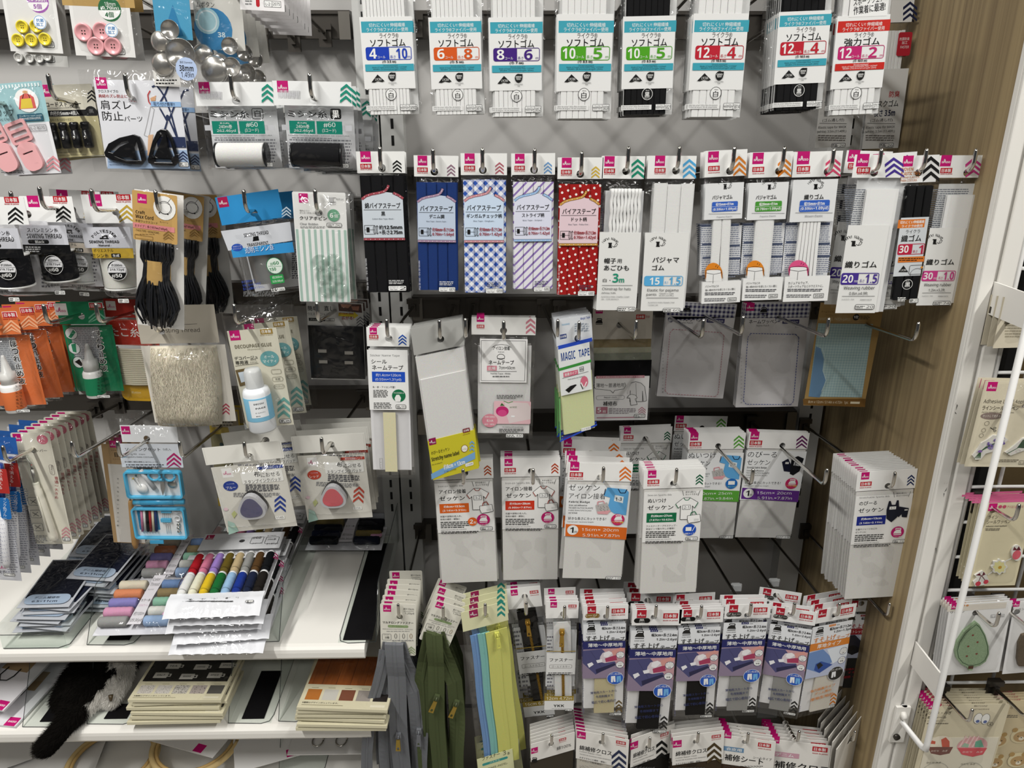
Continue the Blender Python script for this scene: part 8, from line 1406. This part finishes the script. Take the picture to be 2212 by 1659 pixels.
def flat_card(px, py, Y, z, w_, d_, tr, lab, mark=None, chev=None):
    c = at(px, py, Y); o = thing('hoop_card', lab, 'card', (c.x, Y, z), 'white cards on the lowest shelf', (0, 0, R(tr)))
    g = MB(); g.box(-w_ / 2, w_ / 2, -d_ / 2, d_ / 2, 0, .001, mat('e3e1de', 'p')); g.obj('card_sheet', o)
    if mark: g = MB(); g.add([(a, b, .0012) for a, b in ((mark, -d_ / 2 + .003), (mark + .02, -d_ / 2 + .003), (mark + .02, -d_ / 2 + .023), (mark, -d_ / 2 + .023))], [(0, 1, 2, 3)], mat('m', 'i')); g.obj('square_mark', o)
    if chev:
        g = MB()
        for k in range(3):
            for b in band([(chev, .01 + k * .012), (chev + .012, -.002 + k * .012), (chev + .024, .01 + k * .012)], .004): g.add([(x, y, .0012) for x, y in b], [(0, 1, 2, 3)], mat('4b3a22', 'i'))
        g.obj('chevron_print', o)
flat_card(400, 1640, 1.26, Z3 + .075, .24, .1, -18, 'long white hoop card with brown chevrons sloping under the shelf', .07, -.1)
flat_card(120, 1650, 1.25, Z3 + .02, .2, .12, 10, 'white card lying under the cat tail')
flat_card(600, 1655, 1.24, Z3 + .045, .16, .1, 20, 'white card with square pink mark near the bag clasps', .02)
flat_card(20, 1650, 1.26, Z3 + .03, .1, .14, 30, 'dull white card at the picture edge under the middle shelf')
c = at(725, 1640, 1.26); o = thing('bag_handle_clasp', 'brown leather bag handle ends with steel snap hooks', 'bag handle', (c.x, 1.26, Z3 + .06))
for s_ in (-1, 1):
    g = MB(); g.box(s_ * .035 - .006, s_ * .035 + .006, .0, .06, -.002, .002, mat('6b3f22', 'p')); st = g.obj('leather_strap', o)
    g = MB(); g.tube([(s_ * .035, 0, 0), (s_ * .033, -.012, 0)], .004, CHROME, 8); rr = [(s_ * .024 + .011 * math.cos(2 * math.pi * k / 16), -.028 + .016 * math.sin(2 * math.pi * k / 16), 0) for k in range(17)]; g.tube(rr, .0018, CHROME, 8); g.obj('snap_hook', st)
g = MB(); g.box(-.08, .08, -.06, .07, -.006, -.004, mat('d9d7d4', 'p')); g.obj('backing_card', o)
divider(Z3, at(600, 1659, 1.2).x, 1.2, .09, 'clear divider on the lowest shelf beside the bag clasps', h=.1)
# ---------------------------------------------------------------- the cat resting on the middle shelf
def build_cat():
    zf = Z2
    A = lambda px, py, z: atz(px, py, z)
    rump = A(170, 1492, zf + .05); rump.x += .004
    pts = [(rump, .042, -1), (rump + Vector((.014, .075, .008)), .047, 0), (rump + Vector((.022, .155, .006)), .046, 1), (rump + Vector((.014, .215, .012)), .034, 2), (rump + Vector((.012, .255, .03)), .037, 3), (rump + Vector((.008, .292, .02)), .02, 4)]
    # tail: lies over the shelf edge and hangs down in front
    tail = [(A(172, 1522, zf + .028), .02), (A(150, 1556, zf + .022), .0185)]
    e = at(122, 1592, 1.118); tail += [(Vector((e.x, 1.118, e.z)), .0185)]
    e = at(101, 1615, 1.106); tail += [(Vector((e.x, 1.106, e.z)), .0185)]
    e = at(92, 1632, 1.1); tail += [(Vector((e.x, 1.1, e.z)), .013)]
    j = 0
    for k, (v, r) in enumerate(tail): pts.append((v, r, 0 if k == 0 else len(pts) - 1))
    # white hind leg stretched forward: knee by the belly, hock, foot
    leg = [(rump + Vector((.05, .06, .005)), .034), (A(268, 1452, zf + .045), .026), (A(250, 1484, zf + .03), .021), (A(238, 1512, zf + .019), .017), (A(231, 1524, zf + .014), .012)]
    for k, (v, r) in enumerate(leg): pts.append((v, r, 0 if k == 0 else len(pts) - 1))
    # black foot tucked on the near side, and the two front legs folded underneath
    foot = [(A(140, 1510, zf + .03), .026), (A(124, 1530, zf + .018), .017)]
    for k, (v, r) in enumerate(foot): pts.append((v, r, 0 if k == 0 else len(pts) - 1))
    for s_ in (-1, 1):
        for k, (v, r) in enumerate([(rump + Vector((.01 + s_ * .03, .15, -.02)), .02), (rump + Vector((.01 + s_ * .032, .2, -.034)), .013), (rump + Vector((.01 + s_ * .03, .235, -.036)), .012)]): pts.append((v, r, 2 if k == 0 else len(pts) - 1))
    for s_ in (-1, 1):
        for k, (v, r) in enumerate([(rump + Vector((.012 + s_ * .022, .25, .056)), .012), (rump + Vector((.012 + s_ * .026, .252, .072)), .004)]): pts.append((v, r, 4 if k == 0 else len(pts) - 1))
    org = Vector((rump.x, rump.y, zf)); me = bpy.data.meshes.new('cat'); me.from_pydata([v - org for v, r, p_ in pts], [(i, p_) for i, (v, r, p_) in enumerate(pts) if p_ >= 0], [])
    o = bpy.data.objects.new('cat_skeleton', me); COL.objects.link(o)
    sk = o.modifiers.new('skin', 'SKIN'); sk.use_smooth_shade = True
    for i, (v, r, p_) in enumerate(pts): me.skin_vertices[0].data[i].radius = (r, r); me.skin_vertices[0].data[i].use_root = (i == 0)
    sb = o.modifiers.new('sub', 'SUBSURF'); sb.levels = sb.render_levels = 2
    bm_ = bpy.data.meshes.new_from_object(o.evaluated_get(bpy.context.evaluated_depsgraph_get())); bpy.data.objects.remove(o)
    body = bpy.data.objects.new('cat', bm_); COL.objects.link(body); body.location = org
    tag(body, 'black cat with a white hind leg lying on the middle shelf, tail over the edge', 'cat')
    bk, wh = mat('15120f', 'f'), mat('f2eee6', 'p'); bm_.materials.clear(); bm_.materials.append(bk); bm_.materials.append(wh)
    lg = [v - org for v, r in leg]
    def dist(c):
        d = 9
        for a, b in zip(lg, lg[1:]): t = max(0, min(1, (c - a).dot(b - a) / (b - a).length_squared)); d = min(d, (c - a - (b - a) * t).length)
        return d
    tl = [v - org for v, r in tail]
    fb = MB(); rnd = random.Random(4)
    for p_ in bm_.polygons:
        c = p_.center; w_ = dist(c) < .036 and c.x > .016; p_.material_index = 1 if w_ else 0; p_.use_smooth = True
        k = 3 if c.y < .16 else 1
        near_tail = min((c - t).length for t in tl) < .035 and c.y < .02
        k = int(p_.area * 9e5 * (2.2 if w_ else 1.3 if near_tail else .8)) + 1 if c.y < .16 else 1
        vs = [bm_.vertices[i].co for i in p_.vertices]
        flow = (tl[-1] - tl[1]).normalized() if near_tail else (Vector((-.5, -.6, -.3)) if w_ else Vector((-.2, -.7, -.4)))
        for _ in range(min(k, 60)):
            a, b = rnd.random(), rnd.random(); q = (vs[0] * (1 - a) + vs[1] * a) * (1 - b) + (vs[3 % len(vs)] * (1 - a) + vs[2] * a) * b
            L = rnd.uniform(.008, .016) * (.75 if w_ else 1); d = (p_.normal * .55 + flow * .75 + Vector((rnd.uniform(-.4, .4), rnd.uniform(-.4, .4), rnd.uniform(-.4, .4)))).normalized()
            if q.z + d.z * L < .001: d.z = abs(d.z) * .2
            sd = d.cross(Vector((rnd.uniform(-1, 1), rnd.uniform(-1, 1), rnd.uniform(-1, 1)))).normalized() * .00042
            fb.add([q - sd, q + sd, q + d * L], [(0, 1, 2)], wh if w_ else bk)
    f = fb.obj('fur', body); f['kind'] = 'stuff'
    pad = MB(); c = A(247, 1497, zf + .034) - org; pad.tube([c + Vector((0, -.012, .006)), c + Vector((0, -.016, -.004))], [.0045, .0025], mat('4a3b22', 'r'), 10); pad.obj('paw_pad', body, label='dark olive brown pad on the white leg')
build_cat()
# ---------------------------------------------------------------- patch cards hanging on the wire grid
GY = 1.0
HG = [Hook(*a, Y=GY, yb=1.088, label='short chrome hook on the wire grid, ' + l) for a, l in (((2248, 655), 'topmost of them'), ((2226, 838), 'through the lavender patch card'), ((2202, 1088), 'through the cherry patch card'), ((2159, 1322), 'through the green tree card'), ((2238, 1325), 'through the brown patch card'), ((2101, 1531), 'through the sticker sheet'), ((2226, 1520), 'through the bear sticker sheet'))]
def gcard(q, hk, d, col, items, lab, n, name='patch_card_packet', cat='patch card', step=.009, ft=.006, k='p'):
    p = Pack(name, lab, cat, q, hk, d=d, short=lab.split(' on ')[0])
    p.card('backing_card', None, col, items, hole=True, k=k); p._ft = ft; return p
def fin(p, n, step=.009, t=.006): p.film(None, t=t, y=.002, wr=.0015); p.stack(n, step, .8)
def cut(p, pts, m, y0=-.0035, nm='patch'): g = MB(); g.slab([p.P(*k) for k in pts], y0, -.0008, m); return g.obj(nm, p.root)
def ell(x, y, rx, ry, n=24): return [(x + rx * math.cos(2 * math.pi * k / n), y + ry * math.sin(2 * math.pi * k / n)) for k in range(n)]
WF = mat('eeebe2', 'f')
p = gcard((2166, 640, 2300, 640, 2284, 752, 2146, 748), HG[0], .05, 'd3cab4', [('g', 2170, 700, 2210, 730, 5, 'a59c86')], 'plain cream card behind the guard frame', 0); fin(p, 4, .014, .002)
p = gcard((2126, 822, 2290, 824, 2254, 1020, 2088, 996), HG[1], .03, 'ddd4bb', [('D', 2132, 824, 21), ('t', 'Adhesive Lined Applique', 2124, 862, 2230, 874, '4b4438'), ('t', 'ラインシールワッペン', 2121, 876, 2200, 886, '4b4438', 1), ('t', 'PATCH TERMOCOLANTE EM LINHA', 2120, 889, 2190, 892, '77705f'), ('c', 2141, 898, 24, 8, '8b7a72'), ('t', 'カットして使える', 2122, 895, 2160, 901, 'efe8dc'), ('C', 2131, 914, 5, 5, '77705f', .7), ('C', 2124, 929, 4.5, 4.5, '77705f', .7), ('C', 2119, 940, 4.5, 4.5, '77705f', .7), ('l', (2138, 923, 2146, 928), 1.4, 'k'), ('C', 2148, 924, 2.5, 2, 'k', 1), ('C', 2148, 930, 2.5, 2, 'k', 1), ('g', 2152, 991, 2200, 998, 2, '77705f'), ('o', 2200, 994, 2222, 1003, '55503f', 0, .7), ('t', 'L-2', 2203, 996, 2212, 1001, '4b4438')], 'cream card with embroidered lavender bouquet on the grid', 2)
o = cut(p, [(2098, 982), (2110, 966), (2117, 955), (2130, 948), (2143, 938), (2156, 939), (2168, 942), (2175, 948), (2166, 956), (2156, 964), (2140, 974), (2126, 978), (2116, 990), (2104, 991)], WF, nm='bouquet_patch')
g = MB(); rnd = random.Random(3); L = [('l', (2102 + i * 3, 988, 2116, 972, 2128 + i * 7, 962 - i * 3), 1.5, '4a6a4b') for i in range(5)] + [('c', rnd.uniform(2130, 2168), 0, 2.6, 2.4, rnd.choice(('8b78b4', '6f5ca0', 'a595c8'))) for _ in range(34)]
L = [(a[0], a[1], 955 - (a[1] - 2148) * .35 + rnd.uniform(-9, 9)) + a[3:] if a[0] == 'c' else a for a in L] + [('c', 2113, 972, 5, 3, '8b6fae')]
draw(g, L, p.P, p.S, -.0036, 'f'); g.obj('embroidery', o)
o = cut(p, [(2168, 975), (2186, 962), (2206, 945), (2240, 935), (2236, 955), (2212, 970), (2196, 976), (2180, 982)], WF, nm='leaf_patch'); g = MB(); draw(g, [('p', (2194, 965, 2206, 948, 2238, 938, 2230, 955, 2208, 966), '4a5f4b'), ('l', (2172, 978, 2198, 964), 1.5, '4a6a4b'), ('C', 2196, 972, 5, 3, 'd9d4cc', 1.5)], p.P, p.S, -.0036, 'f'); g.obj('embroidery', o); fin(p, 2)
p = gcard((2131, 1086, 2232, 1084, 2194, 1266, 2093, 1264), HG[2], .045, 'd9cfae', [('r', 2100, 1080, 2240, 1085, 'd86a96'), ('D', 2135, 1086, 18), ('c', 2160, 1094, 4, 4, 'c4506c'), ('c', 2169, 1094, 4, 4, 'c4506c'), ('t', 'アイロン&シール', 2175, 1091, 2210, 1097, 'c4506c'), ('t', 'ライン', 2134, 1112, 2155, 1121, '4b4438'), ('t', 'シールワッペン', 2131, 1122, 2182, 1131, '4b4438'), ('t', 'Adhesive Lined Applique', 2129, 1134, 2174, 1138, '4b4438', 1), ('g', 2128, 1140, 2160, 1146, 2, '77705f')], 'cream card with cherry and daisy patches on the grid', 3)
S3 = [(cut(p, ell(2194, 1192, 12, 17), WF, nm='strawberry_patch'), [('c', 2193, 1196, 9, 12, 'e46a76'), ('p', (2185, 1186, 2188, 1178, 2193, 1184, 2198, 1177, 2202, 1186), '6b2a34')]), (cut(p, [(2156 + (16 + 2 * math.cos(8 * t)) * math.cos(t), 1222 + (15 + 2 * math.cos(8 * t)) * math.sin(t)) for t in (2 * math.pi * k / 48 for k in range(48))], WF, nm='daisy_patch'), [('p', [c for k in range(48) for c in (2156 + (12.5 + 1.6 * math.cos(8 * 2 * math.pi * k / 48)) * math.cos(2 * math.pi * k / 48), 1222 + (12 + 1.6 * math.cos(8 * 2 * math.pi * k / 48)) * math.sin(2 * math.pi * k / 48))], 'eee6a4'), ('c', 2157, 1223, 4, 4, 'd0a03c')]), (cut(p, [(2103, 1240), (2112, 1234), (2120, 1230), (2128, 1238), (2134, 1252), (2128, 1260), (2116, 1262), (2104, 1264), (2100, 1254), (2108, 1246)], WF, nm='cherry_patch'), [('p', (2105, 1240, 2114, 1235, 2116, 1241), '6b2433'), ('p', (2118, 1242, 2122, 1232, 2126, 1238), '6b2433'), ('l', (2110, 1256, 2117, 1240, 2127, 1253), 1.4, '6b2433'), ('c', 2110, 1258, 6, 6, 'd04a58'), ('c', 2127, 1254, 5.5, 5.5, 'd04a58')])]
for o, L in S3: g = MB(); draw(g, L, p.P, p.S, -.0036, 'f'); g.obj('embroidery', o)
g = MB(); draw(g, [('l', (2132, 1240, 2144, 1232), 3, 'eeebe2'), ('l', (2168, 1212, 2184, 1204), 3, 'eeebe2')], p.P, p.S, -.002, 'f'); g.obj('joining_cord', p.root); fin(p, 4, .009)
p = gcard((2047, 1303, 2180, 1300, 2162, 1457, 2033, 1452), HG[3], .045, 'e6e5e3', [('D', 2055, 1300, 14), ('r', 2047, 1303, 2172, 1318, 'd9d2c6'), ('D', 2055, 1303, 13), ('c', 2081, 1307, 3, 2.5, 'c48a5a'), ('c', 2089, 1307, 3, 2.5, 'c48a5a'), ('t', 'Applique', 2052, 1313, 2076, 1317, '4b4438'), ('t', 'ワッペン', 2052, 1319, 2082, 1324, '4b4438', 1), ('o', 2140, 1326, 2168, 1333, '77777a', 0, .6), ('t', 'L-2 7783', 2142, 1328, 2166, 1332, '55555a')], 'white card with one green felt tree patch on the grid', 3)
GRN = speck('green_boucle', '8fa583', '75906c', 700, .35)
tree = [(2104, 1339), (2112, 1345), (2124, 1366), (2131, 1390), (2132, 1408), (2125, 1424), (2112, 1433), (2098, 1436), (2096, 1443), (2088, 1443), (2085, 1436), (2072, 1430), (2062, 1418), (2059, 1402), (2064, 1382), (2078, 1360)]
o = cut(p, tree, GRN, -.006, 'tree_patch'); g = MB(); draw(g, [('l', [c for a in [(2104 + (x - 2096) * .9 - 7, 1391 + (y - 1391) * .9) for x, y in tree[:8] + tree[10:] + tree[:1]] for c in a], 1.6, '4f6a4c')] + [('c', x, y, 2.4, 2.4, '8b4a3c') for x, y in ((2097, 1367), (2107, 1382), (2087, 1391), (2105, 1407), (2084, 1412))] + [('r', 2087, 1432, 2098, 1440, '5b3a28')], p.P, p.S, -.0061, 'f'); g.obj('embroidery', o); fin(p, 3, .007, .008)
p = gcard((2185, 1297, 2310, 1294, 2292, 1452, 2172, 1448), HG[4], .05, 'e6e5e3', [('D', 2188, 1297, 14), ('t', 'ワッペン', 2184, 1313, 2212, 1319, '4b4438')], 'white card with brown felt patch on the grid', 0); cut(p, [(2196, 1434), (2193, 1420), (2196, 1385), (2204, 1368), (2230, 1360), (2260, 1380), (2262, 1436)], speck('brown_boucle', '5f5240', '4b4030', 700, .35), -.006, 'brown_patch'); fin(p, 1, .009, .008)
p = gcard((2010, 1517, 2168, 1524, 2130, 1740, 1958, 1730), HG[5], .045, 'd6ccb0', [('D', 2006, 1518, 14), ('c', 2030, 1522, 4, 4, 'b0505c'), ('t', 'シール接着', 2036, 1519, 2058, 1525, 'b0505c'), ('t', 'ひだり・みぎ', 2005, 1535, 2055, 1543, '4b4438'), ('t', '目印シール', 2004, 1545, 2044, 1552, '4b4438', 1), ('t', 'Left/Right Marker Sticker', 2003, 1555, 2042, 1558, '55503f'), ('g', 2002, 1560, 2066, 1564, 1, '77705f'), ('t', '靴をそろえれば', 2104, 1522, 2132, 1526, '4b4438'), ('t', 'ひだりみぎがわかる', 2103, 1529, 2136, 1533, '4b4438'), ('c', 2112, 1551, 9, 14, 'eeece6'), ('C', 2112, 1551, 9, 14, '4b4b4b', .8), ('c', 2128, 1552, 9, 14, 'eeece6'), ('C', 2128, 1552, 9, 14, '4b4b4b', .8), ('c', 2111, 1557, 4, 4, '5a6a9c'), ('c', 2121 + 6, 1558, 4, 4, '5a6a9c'), ('C', 2138, 1563, 6, 5, 'k', .8), ('t', '4', 2136, 1560, 2140, 1566, 'k')], 'beige sheet of round shoe marker stickers on the grid', 0, 'sticker_sheet_packet', 'sticker sheet')
p.card('sticker_sheet', (1985, 1573, 2140, 1738), 'dfd8c4', [('c', 2030, 1606, 27, 23, 'e6dcc8'), ('p', (2003, 1612, 2058, 1612, 2050, 1626, 2030, 1630, 2010, 1626), '7b5148'), ('p', (2008, 1605, 2012, 1598, 2020, 1600, 2019, 1606), 'c8604c'), ('p', (2034, 1612, 2032, 1596, 2042, 1591, 2050, 1600, 2050, 1612), 'c8604c'), ('t', 'ひだり　みぎ', 2010, 1618, 2046, 1623, 'efe4d4'), ('c', 2099, 1609, 33, 24, 'd9a4a4')] + [('l', (2072 + 9 * k, 1612, 2086 + 9 * k, 1588), 3.5, 'e6c4c0') for k in range(4)] + [('p', (2067, 1614, 2131, 1614, 2122, 1628, 2100, 1633, 2076, 1628), 'cf5a60'), ('p', (2075, 1611, 2082, 1603, 2092, 1606, 2090, 1613), '9fb8a0'), ('p', (2104, 1612, 2106, 1600, 2118, 1596, 2124, 1612), '6fae92'), ('t', 'ひだり　みぎ', 2078, 1620, 2122, 1625, 'f2e4dc'), ('C', 2018, 1668, 30, 30, '9b9b93', .8), ('t', 'ひだり みぎ', 2000, 1643, 2032, 1648, '55503f'), ('c', 2022, 1672, 18, 18, 'd6b83c'), ('C', 2092, 1668, 30, 30, '9b9b93', .8), ('t', 'ひだり みぎ', 2074, 1646, 2106, 1651, '55503f'), ('c', 2094, 1676, 16, 16, '8b9a78')], y=-.0012, th=.0003)
fin(p, 6, .0075, .003)
p = gcard((2158, 1508, 2330, 1514, 2292, 1740, 2118, 1728), HG[6], .062, 'd3c39e', [('D', 2153, 1506, 14), ('c', 2174, 1511, 4, 4, 'b0505c'), ('t', 'シール接着', 2180, 1508, 2204, 1513, 'b0505c'), ('t', 'みぎ', 2172, 1524, 2190, 1531, '4b4438'), ('g', 2170, 1543, 2200, 1550, 2, '77705f')] + [k for x, y in ((2156, 1598), (2205, 1588), (2148, 1645), (2198, 1640)) for k in (('c', x, y, 23, 21, 'd9cba4'), ('c', x - 13, y - 12, 6, 6, 'b0905c'), ('c', x + 13, y - 12, 6, 6, 'b0905c'), ('c', x, y + 2, 17, 14, 'b8986a'), ('c', x, y + 6, 6, 5, 'e6dcc4'), ('c', x - 7, y + 1, 1.2, 1.5, 'k'), ('c', x + 7, y + 1, 1.2, 1.5, 'k'), ('c', x, y + 4, 1.6, 1.2, 'k'))], 'tan sheet of bear head stickers on the grid', 0, 'sticker_sheet_packet', 'sticker sheet'); fin(p, 3, .0075, .003)
